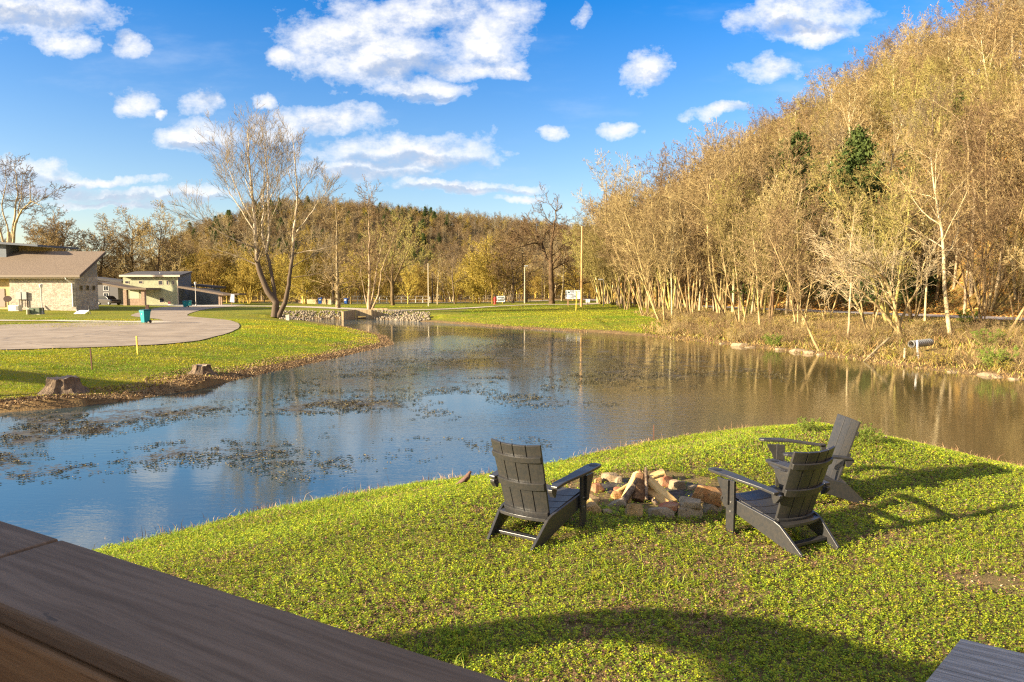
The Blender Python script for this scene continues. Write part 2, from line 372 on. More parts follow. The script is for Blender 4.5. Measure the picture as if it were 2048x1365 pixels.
def water():
    ang = np.linspace(-62, 62, 420); rad = np.geomspace(4, 130, 300)
    A, Rr = np.meshgrid(np.radians(ang), rad); x = np.sin(A) * Rr; y = np.cos(A) * Rr
    vs = np.stack([x, y, np.full_like(x, WZ)], -1).reshape(-1, 3); na, nr = len(ang), len(rad)
    i, j = np.meshgrid(np.arange(nr - 1), np.arange(na - 1), indexing='ij')
    fs = np.stack([i * na + j, i * na + j + 1, (i + 1) * na + j + 1, (i + 1) * na + j], -1).reshape(-1, 4)
    xf, yf = x.ravel(), y.ravel(); wd = weed_density(xf, yf)
    rp = np.zeros(xf.shape)
    for pts, k in [([(640, 640), (780, 641), (1040, 652), (1240, 668), (1280, 682), (1100, 662), (900, 652), (700, 648)], .9),
                   ([(650, 725), (780, 690), (900, 672), (980, 680), (960, 695), (860, 715), (760, 735), (690, 742)], 1.0),
                   ([(900, 850), (1100, 800), (1400, 775), (1500, 800), (1300, 860), (1150, 890), (1000, 920)], .5)]:
        rp = np.maximum(rp, k * smooth(.5 - inpoly(xf, yf, pts) / 5))
    keep = (sdist(xf, yf) < 3)[fs].any(1); fs = fs[keep]
    o = mobj('water', vs, fs, None, smooth=True); tag(o, kind='structure')
    a = o.data.color_attributes.new('zones', 'FLOAT_COLOR', 'POINT')
    a.data.foreach_set('color', np.stack([wd / 1.2, rp, wd * 0, wd * 0 + 1], -1).astype(np.float32).ravel())
    m = bpy.data.materials.new('pond_water'); m.use_nodes = True; t = m.node_tree; b = t.nodes['Principled BSDF']
    at = t.nodes.new('ShaderNodeAttribute'); at.attribute_name = 'zones'
    sp = t.nodes.new('ShaderNodeSeparateColor'); t.links.new(at.outputs['Color'], sp.inputs[0])
    geo = t.nodes.new('ShaderNodeNewGeometry'); p = geo.outputs['Position']
    water_tint = mixc(t, ramp(t, noise(t, p, .12, 3), .4, .6), (.020, .055, .072), (.036, .054, .046))
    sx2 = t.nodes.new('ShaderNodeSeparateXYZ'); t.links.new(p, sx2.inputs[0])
    water_tint = mixc(t, ramp(t, mth(t, 'ADD', sx2.outputs[0], mth(t, 'MULTIPLY', noise(t, p, .15, 3), 6)), 2, 13), water_tint, (.105, .078, .030))  # browner to the right: the hill's reflection put into the water colour
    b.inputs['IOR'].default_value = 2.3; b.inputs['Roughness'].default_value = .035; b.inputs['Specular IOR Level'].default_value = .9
    t.links.new(water_tint, b.inputs['Base Color'])
    n_a = noise(t, vmth(t, 'MULTIPLY', p, (.8, 2.2, 1)), 3.2, 3, .55); n_b = noise(t, vmth(t, 'MULTIPLY', p, (1, 2.5, 1)), 11, 2, .5)
    hgt = mth(t, 'ADD', n_a, mth(t, 'MULTIPLY', n_b, .35))
    bn = t.nodes.new('ShaderNodeBump'); bn.inputs['Distance'].default_value = .03
    calm = ramp(t, noise(t, vmth(t, 'MULTIPLY', p, (.5, 1.3, 1)), .22, 3, .5), .35, .65)
    st = mth(t, 'ADD', mth(t, 'ADD', mth(t, 'MULTIPLY', calm, .07), .035), mth(t, 'MULTIPLY', sp.outputs[1], .5))
    t.links.new(st, bn.inputs['Strength']); t.links.new(hgt, bn.inputs['Height']); t.links.new(bn.outputs[0], b.inputs['Normal'])
    wn = mth(t, 'ADD', mth(t, 'MULTIPLY', noise(t, p, 9, 8, .85), .62), mth(t, 'MULTIPLY', noise(t, p, 1.1, 4, .6), .38))
    th = mth(t, 'ADD', wn, mth(t, 'MULTIPLY', mth(t, 'SUBTRACT', sp.outputs[0], .62), .30))
    wm = mth(t, 'MULTIPLY', ramp(t, th, .515, .60), ramp(t, sp.outputs[0], .03, .25))
    d2 = nd(t, 'ShaderNodeBsdfPrincipled'); d2.inputs['Roughness'].default_value = .55; d2.inputs['Specular IOR Level'].default_value = .35
    t.links.new(mixc(t, ramp(t, noise(t, p, 3, 4), .4, .6), (.060, .046, .028), (.10, .08, .04)), d2.inputs['Base Color'])
    mx = t.nodes.new('ShaderNodeMixShader'); t.links.new(wm, mx.inputs[0]); t.links.new(b.outputs[0], mx.inputs[1]); t.links.new(d2.outputs[0], mx.inputs[2])
    t.links.new(mx.outputs[0], t.nodes['Material Output'].inputs[0])
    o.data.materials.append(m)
water()

# ------------------------------------------------------------------ roads
def strip(name, pts, widths, m, off=.03, seg=1.0):
    pts = [np.array(p[:2]) for p in pts]; L = []
    for i in range(len(pts) - 1):
        n = max(1, int(np.linalg.norm(pts[i + 1] - pts[i]) / seg))
        w0 = widths[i] if hasattr(widths, '__len__') else widths; w1 = widths[i + 1] if hasattr(widths, '__len__') else widths
        for k in range(n): L.append((pts[i] + (pts[i + 1] - pts[i]) * k / n, w0 + (w1 - w0) * k / n))
    L.append((pts[-1], widths[-1] if hasattr(widths, '__len__') else widths))
    c = np.array([l[0] for l in L]); ww = np.array([l[1] for l in L])
    for _ in range(3): c[1:-1] = (c[:-2] + c[1:-1] * 2 + c[2:]) / 4
    tn = np.gradient(c, axis=0); tn /= np.linalg.norm(tn, axis=1)[:, None]; nr_ = np.stack([tn[:, 1], -tn[:, 0]], -1)
    K = 7; V = []
    for k in range(K):
        q_ = c + nr_ * (ww * (k / (K - 1) - .5))[:, None]; V.append(np.column_stack([q_, height(q_[:, 0], q_[:, 1]) + off]))
    V = np.stack(V, 1); n = len(c); vs = V.reshape(-1, 3)
    i, k = np.meshgrid(np.arange(n - 1), np.arange(K - 1), indexing='ij')
    fs = np.stack([i * K + k, i * K + k + 1, (i + 1) * K + k + 1, (i + 1) * K + k], -1).reshape(-1, 4)
    return tag(mobj(name, vs, fs[:, ::-1], m, smooth=True), kind='structure')
asph = mat('asphalt', (.25, .185, .14), .9, (.34, .26, .20), .6, .5, 60, spec=.2, detail=8)
def tyre_marks():
    m = mat('asphalt_loop', (.25, .185, .14), .9); t = m.node_tree; b = t.nodes['Principled BSDF']
    geo = t.nodes.new('ShaderNodeNewGeometry'); p = geo.outputs['Position']
    c = mixc(t, ramp(t, noise(t, p, .5, 8, .7), .35, .65), (.25, .185, .125), (.36, .28, .20))
    vo = t.nodes.new('ShaderNodeTexVoronoi'); vo.feature = 'DISTANCE_TO_EDGE'; vo.inputs['Scale'].default_value = .16; t.links.new(vmth(t, 'ADD', p, noise(t, p, .8, 5, .7, 1)), vo.inputs['Vector'])
    c = mixc(t, mth(t, 'MULTIPLY', mth(t, 'SUBTRACT', 1.0, ramp(t, vo.outputs['Distance'], .002, .012)), .55), c, (.09, .07, .05))
    c = mixc(t, ramp(t, noise(t, p, 40, 3, .7), .5, .8), c, (.17, .13, .10))
    for cx, cy, r_, wd, k in [P(350, 668) [:2] + (4.6, .12, .5), P(330, 670)[:2] + (5.1, .10, .4), P(150, 676)[:2] + (3.2, .1, .5), P(420, 662)[:2] + (6.5, .15, .4), P(250, 668)[:2] + (7.5, .12, .3), P(120, 676)[:2] + (9., .1, .25)]:
        d = vmth(t, 'MULTIPLY', vmth(t, 'SUBTRACT', p, (cx, cy, 0)), (1, 1, 0)); n = t.nodes.new('ShaderNodeVectorMath'); n.operation = 'LENGTH'; t.links.new(d, n.inputs[0])
        e = mth(t, 'ABSOLUTE', mth(t, 'SUBTRACT', mth(t, 'ADD', n.outputs['Value'], mth(t, 'MULTIPLY', noise(t, p, .3, 2), 1.2)), r_ + .6))
        f = mth(t, 'MULTIPLY', mth(t, 'SUBTRACT', 1.0, ramp(t, e, wd * .5, wd * 2)), mth(t, 'MULTIPLY', ramp(t, noise(t, p, .8, 5, .7), .45, .6), k))
        c = mixc(t, f, c, (.10, .08, .07))
    t.links.new(c, b.inputs['Base Color']); return m
def polysheet(name, outline, m, off):
    bm = bmesh.new(); vv = [bm.verts.new((x, y, 0)) for x, y in outline]; f = bm.faces.new(vv)
    bmesh.ops.triangulate(bm, faces=[f]); 
    for _ in range(4): bmesh.ops.subdivide_edges(bm, edges=[e for e in bm.edges if e.calc_length() > 1.6], cuts=1, use_grid_fill=False); bmesh.ops.triangulate(bm, faces=bm.faces[:])
    for v in bm.verts: v.co.z = hz(v.co.x, v.co.y) + off
    bm.normal_update()
    for f in bm.faces:
        if f.normal.z < 0: f.normal_flip()
    me = bpy.data.meshes.new(name); bm.to_mesh(me); bm.free(); me.materials.append(m)
    o = bpy.data.objects.new(name, me); COL.objects.link(o); return tag(o, kind='structure')
def smooth_outline(pts, it=3):
    for _ in range(it):
        q_ = []
        for i in range(len(pts)):
            a, b = pts[i], pts[(i + 1) % len(pts)]
            q_ += [(a[0] * .75 + b[0] * .25, a[1] * .75 + b[1] * .25), (a[0] * .25 + b[0] * .75, a[1] * .25 + b[1] * .75)]
        pts = q_
    return pts
loop = [(-420, 712), (-100, 702), (90, 699), (240, 695), (350, 687), (425, 677), (474, 662), (482, 650), (462, 641.5), (420, 637.5), (378, 634), (372, 630), (395, 624),
        (440, 618.5), (500, 615), (430, 612.5), (350, 616.5), (300, 623), (262, 630), (262, 634), (330, 640), (330, 645), (290, 650), (200, 655), (60, 658.5), (-100, 660), (-420, 662)]
polysheet('asphalt_road', smooth_outline([P(a, b)[:2] for a, b in loop], 2), tyre_marks(), .035)
conc = mat('concrete_path', (.52, .44, .34), .9, (.62, .54, .43), 1.5, .3, 50, spec=.2)
strip('footpath', [P(-420, 642)[:2], P(-60, 642)[:2], P(100, 642.5)[:2], P(250, 644)[:2], P(330, 646)[:2]], 2.0, conc, .05)
lane = [P(395, 615.5)[:2], P(470, 615.5)[:2], P(560, 616)[:2], P(640, 618)[:2], P(715, 621)[:2], P(790, 623)[:2], P(870, 621.5)[:2], P(980, 617, .05)[:2], P(1080, 614, .2)[:2], P(1140, 612, .4)[:2], (12, 110), (17, 122), (21.0, 133)]
strip('lane', lane, [4.5, 4.5, 4.5, 4.2, 3.4, 3.0, 2.6, 2.6, 2.8, 3.2, 3.6, 4, 4.4], mat('lane_gravel', (.46, .36, .27), .95, (.55, .45, .35), 1.2, .4, 40), .05)
grey = mat('grey_gravel', (.30, .255, .24), .95, (.39, .33, .30), .8, .5, 45, detail=8)
strip('road', [(float(np.interp(y, RY, RX)), y) for y in (-20, 10, 30, 47, 65, 85, 105, 130, 150, 175, 210)], 4.4, grey, .06)
strip('back_road', [P(520, 609)[:2], P(600, 609.2)[:2], P(700, 609.4)[:2], P(800, 609)[:2], P(950, 607)[:2], P(1060, 605.5, .3)[:2], P(1120, 605)[:2]], 4.0, mat('lane_gravel'), .05)
strip('driveway', [P(160, 610.5)[:2], P(240, 611)[:2], P(330, 613.5)[:2], P(400, 614.5)[:2], P(470, 613)[:2]], 6, mat('driveway_concrete', (.42, .40, .38), .9, (.5, .47, .43), 1, .2, 40), .045)

# ------------------------------------------------------------------ deck rail and table
def wood(name, c1, c2, grain, gscale=1.0, rough=.75, dark=(.03, .025, .02), bump=.5, knots=True):
    m = bpy.data.materials.new(name); m.use_nodes = True; t = m.node_tree; b = t.nodes['Principled BSDF']; b.inputs['Roughness'].default_value = rough
    b.inputs['Specular IOR Level'].default_value = .3
    tcn = t.nodes.new('ShaderNodeTexCoord'); p = tcn.outputs['Object']
    wv = vmth(t, 'ADD', p, vmth(t, 'MULTIPLY', vmth(t, 'SUBTRACT', noise(t, p, 2.2, 3, .5, 1), (.5, .5, .5)), (0, .035, .012)))
    s1 = noise(t, vmth(t, 'MULTIPLY', wv, (1.2 * gscale, 26 * gscale, 26 * gscale)), 1.6, 6, .7)
    s2 = noise(t, vmth(t, 'MULTIPLY', wv, (2.5 * gscale, 110 * gscale, 110 * gscale)), 1.5, 4, .7)
    c = mixc(t, ramp(t, s1, .36, .64), c1, c2)
    c = mixc(t, mth(t, 'MULTIPLY', ramp(t, s2, .55, .72), grain), c, dark)
    if knots:
        k = noise(t, vmth(t, 'MULTIPLY', p, (5, 16, 16)), 1.7, 3, .6); c = mixc(t, mth(t, 'MULTIPLY', ramp(t, k, .68, .72), .6), c, dark)
    t.links.new(c, b.inputs['Base Color'])
    bn = t.nodes.new('ShaderNodeBump'); bn.inputs['Strength'].default_value = bump; bn.inputs['Distance'].default_value = .004
    t.links.new(mth(t, 'ADD', s1, s2), bn.inputs['Height']); t.links.new(bn.outputs[0], b.inputs['Normal'])
    return m
ZR = 1.90
A0, A1 = Vector(P(0, 1040, ZR)), Vector(P(1030, 1365, ZR)); ud = (A1 - A0).normalized()
B0 = Vector(P(0, 1205, ZR)); pd = Vector((ud.y, -ud.x, 0)); Wd = abs((B0 - A0).dot(pd)); pd = pd * (1 if (B0 - A0).dot(pd) > 0 else -1)
J = P(125, 1077, ZR); J = Vector((J[0], J[1], ZR)); tj = (J - A0).dot(ud)
rail = empty('deck_railing', (A0.x, A0.y, .9)); rail['label'] = 'shaded brown timber deck railing with wide cap boards across the lower left corner'; rail['category'] = 'railing'
rz = math.atan2(ud.y, ud.x)
wd1 = wood('rail_timber', (.125, .080, .048), (.20, .135, .088), .35, bump=.4)
wd2 = wood('rail_side_timber', (.20, .105, .045), (.27, .150, .068), .3, bump=.35)
def local_board(name, x0, x1, y0, y1, z0, z1, m, bev=.004):
    mb = MB().box((x0, y0, z0), (x1, y1, z1)); o = mb.build(name, m, rail, bevel=bev)
    return o
rail.rotation_euler = (0, 0, rz)
sgn = 1 if pd.dot(Vector((-ud.y, ud.x, 0))) > 0 else -1
zc = ZR - .9
ya, yb = sorted((0, sgn * Wd))
local_board('cap_board', -.6, tj - .005, ya, yb, zc - .038, zc, wd1, .005)
local_board('cap_board', tj + .005, 3.2, ya, yb, zc - .038, zc, wd1, .005)
yi = sgn * (Wd + .004)
local_board('side_board', -.6, 3.2, min(yi, yi - sgn * .038), max(yi, yi - sgn * .038), zc - .045 - .14, zc - .045, wd2, .006)
local_board('side_board', -.6, 3.2, min(yi - sgn * .06, yi - sgn * .098), max(yi - sgn * .06, yi - sgn * .098), zc - .045 - .14, zc - .04, wd2, .004)
for x in (-.5, 1.5, 3.1): local_board('post', x, x + .09, sgn * (Wd / 2) - .045, sgn * (Wd / 2) + .045, -.95, zc - .19, wd2)
# deck floor below the viewer
dk = empty('timber_deck', (0, -1.2, 0)); tag(dk, 'brown timber deck floor behind the railing, under the viewer', 'deck')
mb = MB()
for k in range(22): mb.box((-3.2 + k * .145, -3.5, .92), (-3.2 + k * .145 + .14, 1.9 - .55 * (-3.2 + k * .145 + 1.3), .95))
o = mb.build('deck_boards', wd2, dk); o.location = (0, 1.2, 0)

# picnic table corner, lower right
ZT = .75
C0, D0, E0 = Vector(P(1922, 1277, ZT)), Vector(P(2048, 1307, ZT)), Vector(P(1850, 1365, ZT))
ux = (D0 - C0).normalized(); vx = (E0 - C0).normalized()
tb = empty('picnic_table', (C0.x, C0.y, 0)); tag(tb, 'weathered grey plank table top poking into the lower right corner', 'table')
wt = wood('weathered_timber', (.22, .205, .19), (.40, .375, .35), .8, 1.2, .85, (.03, .03, .035), 1.0)
tb.rotation_euler = (0, 0, math.atan2(ux.y, ux.x)); 
def tl(a, b): # skewed local coordinates along grain a, across b
    q_ = ux * a + vx * b; cx, sn = math.cos(-tb.rotation_euler.z), math.sin(-tb.rotation_euler.z)
    return (q_.x * cx - q_.y * sn, q_.x * sn + q_.y * cx)
for k in range(5):
    a0, a1 = k * .186, k * .186 + .181
    MB().prism([(*tl(0, a0), ZT), (*tl(0, a1), ZT), (*tl(1.5, a1), ZT), (*tl(1.5, a0), ZT)], (0, 0, -.038)).build('plank', wt, tb, bevel=.003)
for a, b in ((.25, .12), (.25, .8), (1.25, .12), (1.25, .8)):
    q_ = tl(a, b); MB().box((q_[0] - .045, q_[1] - .045, 0), (q_[0] + .045, q_[1] + .045, ZT - .04)).build('leg', wt, tb, bevel=.003)

# ------------------------------------------------------------------ lounge chairs
plas = mat('dark_plastic', (.028, .028, .029), .34, (.040, .036, .033), 30, .25, 160, spec=.5, bump_dist=.002)
def rail_profile():
    return [(-.075, 0.0), (-.02, 0.0), (.66, .235), (.74, .25), (.775, .30), (.76, .345), (.70, .365), (.20, .262), (.14, .235), (-.085, .03)]
def make_chair():
    c = empty('lounge_chair')
    HW0, HW1 = .255, .335           # half width at rear foot / front leg
    hw = lambda t: HW0 + (HW1 - HW0) * t / .66
    for s in (-1, 1):
        v = []; pr = rail_profile(); th = .028
        for off in (0, th): v += [(s * (hw(t) - off), t, z) for t, z in pr]
        k = len(pr); f = [tuple(range(k)), tuple(range(2 * k - 1, k - 1, -1))] + [(i, k + i, k + (i + 1) % k, (i + 1) % k) for i in range(k)]
        if s > 0: f = [tuple(reversed(q_)) for q_ in f]
        mobj_ = MB().add(v, f).build('rear_leg', plas, c, bevel=.004)
        x = s * (HW1 + .004)
        leg = MB().box((min(x, x + s * .028), .60, 0), (max(x, x + s * .028), .70, .535)).build('front_leg', plas, c, bevel=.004)
        pr2 = [(.655, .535), (.80, .535), (.79, .50), (.74, .42), (.715, .36), (.70, .30), (.655, .30)]
        MB().prism([(x + s * .031, t, z) for t, z in (pr2 if s > 0 else pr2[::-1])], (s * .022, 0, 0)).build('bracket', plas, leg, bevel=.003)
        for (t, z) in ((.635, .33), (.67, .33), (.64, .24)): MB().tube([(x + s * .026, t, z), (x + s * .033, t, z)], .009, 8).build('bolt', mat('bolt_metal', (.45, .43, .4), .35, metal=.8), leg)
        # arm: paddle outline (s inner/outer against t)
        o_ = [(.30, .13), (.275, .20), (.285, .30), (.305, .42), (.312, .55), (.315, .78), (.325, .86), (.355, .895), (.40, .90), (.435, .875), (.445, .82), (.445, .62), (.425, .50), (.395, .38), (.372, .26), (.365, .13)]
        z_ = lambda t: .525 + .055 * min(1, max(0, (t - .13) / .5))
        vs = [(s * a, t, z_(t)) for a, t in o_] + [(s * a, t, z_(t) + .026) for a, t in o_]; k = len(o_)
        fs = [tuple(range(k)), tuple(range(2 * k - 1, k - 1, -1))] + [(i, k + i, k + (i + 1) % k, (i + 1) % k) for i in range(k)]
        if s < 0: fs = [tuple(reversed(q_)) for q_ in fs]
        arm = MB().add(vs, fs).build('armrest', plas, c, bevel=.006)
        cup = MB(); ring = [(s * .385 + .034 * math.cos(a), .80 + .034 * math.sin(a)) for a in np.linspace(0, 2 * math.pi, 20, endpoint=False)]
        zc_ = z_(.8) + .0275
        r2 = [(s * .385 + .040 * math.cos(a), .80 + .040 * math.sin(a)) for a in np.linspace(0, 2 * math.pi, 20, endpoint=False)]
        cup.add([(*q_, zc_) for q_ in ring] + [(*q_, zc_ - .001) for q_ in r2], [(i, (i + 1) % 20, 20 + (i + 1) % 20, 20 + i) for i in range(20)])
        cup.add([(*q_, zc_ - .0008) for q_ in ring], [tuple(range(20))]); cup.build('cup_holder', mat('cup_dark', (.02, .02, .02), .5), arm)
        pr3 = [(.10, .50), (.145, .445), (.17, .44), (.19, .50), (.19, .522), (.10, .522)]
        MB().prism([(s * .285, t, z) for t, z in (pr3 if s > 0 else pr3[::-1])], (s * .045, 0, 0)).build('arm_support', plas, arm, bevel=.003)
    # backrest: four slats, gently curved, three bands behind
    T0, Z0, T1, Z1 = .235, .215, .005, .925
    dirv = Vector((0, T1 - T0, Z1 - Z0)).normalized(); nrm = Vector((0, dirv.z, -dirv.y))    # towards the sitter
    L_ = math.hypot(T1 - T0, Z1 - Z0); half = lambda q_: .232 + .028 * q_ / L_
    def bp(s_, q_, n_): b = Vector((s_, T0, Z0)) + dirv * q_; return b + nrm * (n_ - .045 * (1 - (s_ / .25) ** 2))
    mb = MB()
    def curved(s0, s1, q0, q1, n0, n1, cols=4, f0=None):
        vs = []
        for n_ in (n0, n1):
            for q_ in (q0, q1):
                for k in range(cols + 1):
                    a = s0 + (s1 - s0) * k / cols; vs.append(bp(a * half(q_), q_, n_))
        c_ = cols + 1; fs = []
        for k in range(cols):
            fs += [(k, c_ + k, c_ + k + 1, k + 1), (2 * c_ + k, 2 * c_ + k + 1, 3 * c_ + k + 1, 3 * c_ + k), (k, k + 1, 2 * c_ + k + 1, 2 * c_ + k), (c_ + k, 3 * c_ + k, 3 * c_ + k + 1, c_ + k + 1)]
        fs += [(0, 2 * c_, 3 * c_, c_), (cols, c_ + cols, 3 * c_ + cols, 2 * c_ + cols)]
        mb.add(vs, fs)
    for k in range(4):
        a0, a1 = -1 + k * .5, -1 + (k + 1) * .5; curved(a0 + (.016 if k else 0), a1 - (.016 if k < 3 else 0), 0, L_, 0, .022)
    for q0, q1 in ((.585, .640), (.305, .375), (.02, .075)): curved(-1.0, 1.0, q0, q1, -.023, -.0015, 10)
    bk = mb.build('backrest', plas, c, bevel=.003)
    # seat slats following the side rails, rolled over the front edge
    mb = MB(); prof = [(.215, .262), (.70, .372), (.755, .372), (.795, .345), (.81, .30)]
    pl = [(.215, .262), (.335, .289), (.34, .2905), (.46, .318), (.465, .319), (.585, .346), (.59, .347), (.70, .372), (.705, .373), (.755, .375), (.80, .345), (.815, .29)]
    for i in (0, 2, 4, 6):
        (t0, z0), (t1, z1) = pl[i], pl[i + 1]; w0, w1 = hw(t0) - .03, hw(t1) - .03; cols = 6; vs = []
        for dz in (0, -.02):
            for t, z, w_ in ((t0, z0, w0), (t1 - .003, z1, w1)):
                for k in range(cols + 1):
                    a = -1 + 2 * k / cols; vs.append((a * w_, t, z + .004 + dz - .03 * (1 - a * a)))
        c_ = cols + 1; fs = []
        for k in range(cols): fs += [(k, k + 1, c_ + k + 1, c_ + k), (2 * c_ + k, 3 * c_ + k, 3 * c_ + k + 1, 2 * c_ + k + 1), (k, 2 * c_ + k, 2 * c_ + k + 1, k + 1), (c_ + k, c_ + k + 1, 3 * c_ + k + 1, 3 * c_ + k)]
        fs += [(0, c_, 3 * c_, 2 * c_), (cols, 2 * c_ + cols, 3 * c_ + cols, c_ + cols)]
        mb.add(vs, fs)
    cols = 8; fr = [(.705, .371), (.745, .377), (.785, .362), (.808, .325), (.80, .30)]; w_ = HW1 - .002; vs = []
    for off in (0, -.018):
        for j, (t, z) in enumerate(fr):
            for k in range(cols + 1): a = -1 + 2 * k / cols; vs.append((a * (w_ if j else hw(.7) - .03), t + off * (j / 4), z + off - .03 * (1 - a * a) * (1 - j / 5)))
    c_ = cols + 1; n_ = 5 * c_; fs = []
    for j in range(4):
        for k in range(cols): a = j * c_ + k; fs += [(a, a + 1, a + c_ + 1, a + c_), (n_ + a, n_ + a + c_, n_ + a + c_ + 1, n_ + a + 1)]
    for k in range(cols): fs += [(k, n_ + k, n_ + k + 1, k + 1), (4 * c_ + k, 4 * c_ + k + 1, n_ + 4 * c_ + k + 1, n_ + 4 * c_ + k)]
    for j in range(4): fs += [(j * c_, j * c_ + c_, n_ + j * c_ + c_, n_ + j * c_), (j * c_ + cols, n_ + j * c_ + cols, n_ + j * c_ + c_ + cols, j * c_ + c_ + cols)]
    mb.add(vs, fs); mb.build('seat', plas, c, bevel=.002)
    # curved apron below the back and the floor stretcher
    mb = MB(); cols = 8; vs = []
    for dz in (0, -.028):
        for e in (0, .06):
            for k in range(cols + 1): a = -1 + 2 * k / cols; vs.append((a * (hw(.16) - .03), .135 + e - .035 * (1 - a * a), .238 + dz + e * .12))
    c_ = cols + 1; fs = []
    for k in range(cols): fs += [(k, k + 1, c_ + k + 1, c_ + k), (2 * c_ + k, 3 * c_ + k, 3 * c_ + k + 1, 2 * c_ + k + 1), (k, 2 * c_ + k, 2 * c_ + k + 1, k + 1), (c_ + k, c_ + k + 1, 3 * c_ + k + 1, 3 * c_ + k)]
    mb.add(vs, fs); mb.build('back_apron', plas, c, bevel=.002)
    MB().box((-hw(.05) + .031, .045, .055), (hw(.05) - .031, .105, .083)).build('stretcher', plas, c, bevel=.003)
    return c
CH = [((0.02, 6.20), 57, 'black slatted lounge chair seen from behind, left of the fire ring'),
      ((2.80, 6.19), 117, 'black slatted lounge chair seen from behind, overlapping another chair right of the fire'),
      ((4.02, 8.02), 179, 'black lounge chair turned sideways, standing behind the other chair on the right')]
chair0 = None
for (cx, cy), yaw, lab in CH:
    c = make_chair() if chair0 is None else copy_tree(chair0)
    chair0 = chair0 or c
    c.location = (cx, cy, hz(cx, cy) + .002); c.rotation_euler = (0, 0, R(yaw - 90)); c.scale = (1.04,) * 3; tag(c, lab, 'chair', 'lounge chairs around the fire ring')

# ------------------------------------------------------------------ fire ring: rocks and logs
def ico(sub=2):
    bm = bmesh.new(); bmesh.ops.create_icosphere(bm, subdivisions=sub, radius=1)
    v = np.array([p.co[:] for p in bm.verts]); f = np.array([[q_.index for q_ in t.verts] for t in bm.faces]); bm.free(); return v, f
ICO3, ICO2, ICO1 = ico(3), ico(2), ico(1)
def rock_verts(sx_, sy_, sz_, seed, base=ICO3, blocky=.75):
    r_ = np.random.default_rng(seed); v, f = base; v = v.copy()
    for _ in range(9):      # chip flat facets
        n = r_.normal(size=3); n /= np.linalg.norm(n); d = r_.uniform(.45, .8)
        k = v @ n - d; v = v - np.outer(np.maximum(k, 0), n)
    for ax in range(3):
        v[:, ax] = np.clip(v[:, ax], -blocky, blocky)
    v /= np.abs(v).max(0)
    v += r_.normal(size=v.shape) * .018
    return v * np.array([sx_, sy_, sz_]), f
def hull_rock(sx_, sy_, sz_, seed, n=15):
    r_ = random.Random(seed); bm = bmesh.new()
    for i in range(n):
        p = [r_.uniform(-1, 1) for _ in range(3)]; ax = r_.randrange(3); p[ax] = math.copysign(1, p[ax]); bm.verts.new([c * r_.uniform(.82, 1) for c in p])
    for a in (-1, 1):
        for b in (-1, 1): bm.verts.new((a * r_.uniform(.7, .95), b * r_.uniform(.7, .95), -.95))
    o = bmesh.ops.convex_hull(bm, input=bm.verts[:]); bmesh.ops.delete(bm, geom=[g for g in o['geom_interior'] if isinstance(g, bmesh.types.BMVert)], context='VERTS')
    bmesh.ops.dissolve_limit(bm, angle_limit=R(14), verts=bm.verts[:], edges=bm.edges[:]); bmesh.ops.recalc_face_normals(bm, faces=bm.faces[:])
    v = [(q_.co.x * sx_, q_.co.y * sy_, q_.co.z * sz_) for q_ in bm.verts]; f = [[q_.index for q_ in t.verts] for t in bm.faces]; bm.free(); return v, f
def rockmat(name, a, b, c):
    m = bpy.data.materials.new(name); m.use_nodes = True; t = m.node_tree; bb = t.nodes['Principled BSDF']; bb.inputs['Roughness'].default_value = .9
    tcn = t.nodes.new('ShaderNodeTexCoord'); p = tcn.outputs['Object']
    col = mixc(t, ramp(t, noise(t, p, 9, 6, .65), .38, .62), a, b); col = mixc(t, ramp(t, noise(t, p, 28, 5, .7), .55, .7), col, c)
    t.links.new(col, bb.inputs['Base Color'])
    bn = t.nodes.new('ShaderNodeBump'); bn.inputs['Strength'].default_value = 1.0; bn.inputs['Distance'].default_value = .04
    t.links.new(noise(t, p, 9, 9, .72), bn.inputs['Height']); t.links.new(bn.outputs[0], bb.inputs['Normal']); return m
RM = {'tan': rockmat('rock_tan', (.36, .22, .085), (.47, .31, .13), (.12, .075, .04)), 'grey': rockmat('rock_grey', (.25, .19, .11), (.34, .26, .16), (.09, .07, .05)),
      'red': rockmat('rock_red', (.34, .11, .05), (.38, .20, .10), (.12, .05, .03)), 'orange': rockmat('rock_orange', (.40, .17, .05), (.46, .26, .10), (.15, .07, .03)),
      'pale': rockmat('rock_pale', (.33, .24, .14), (.23, .16, .09), (.12, .085, .055))}
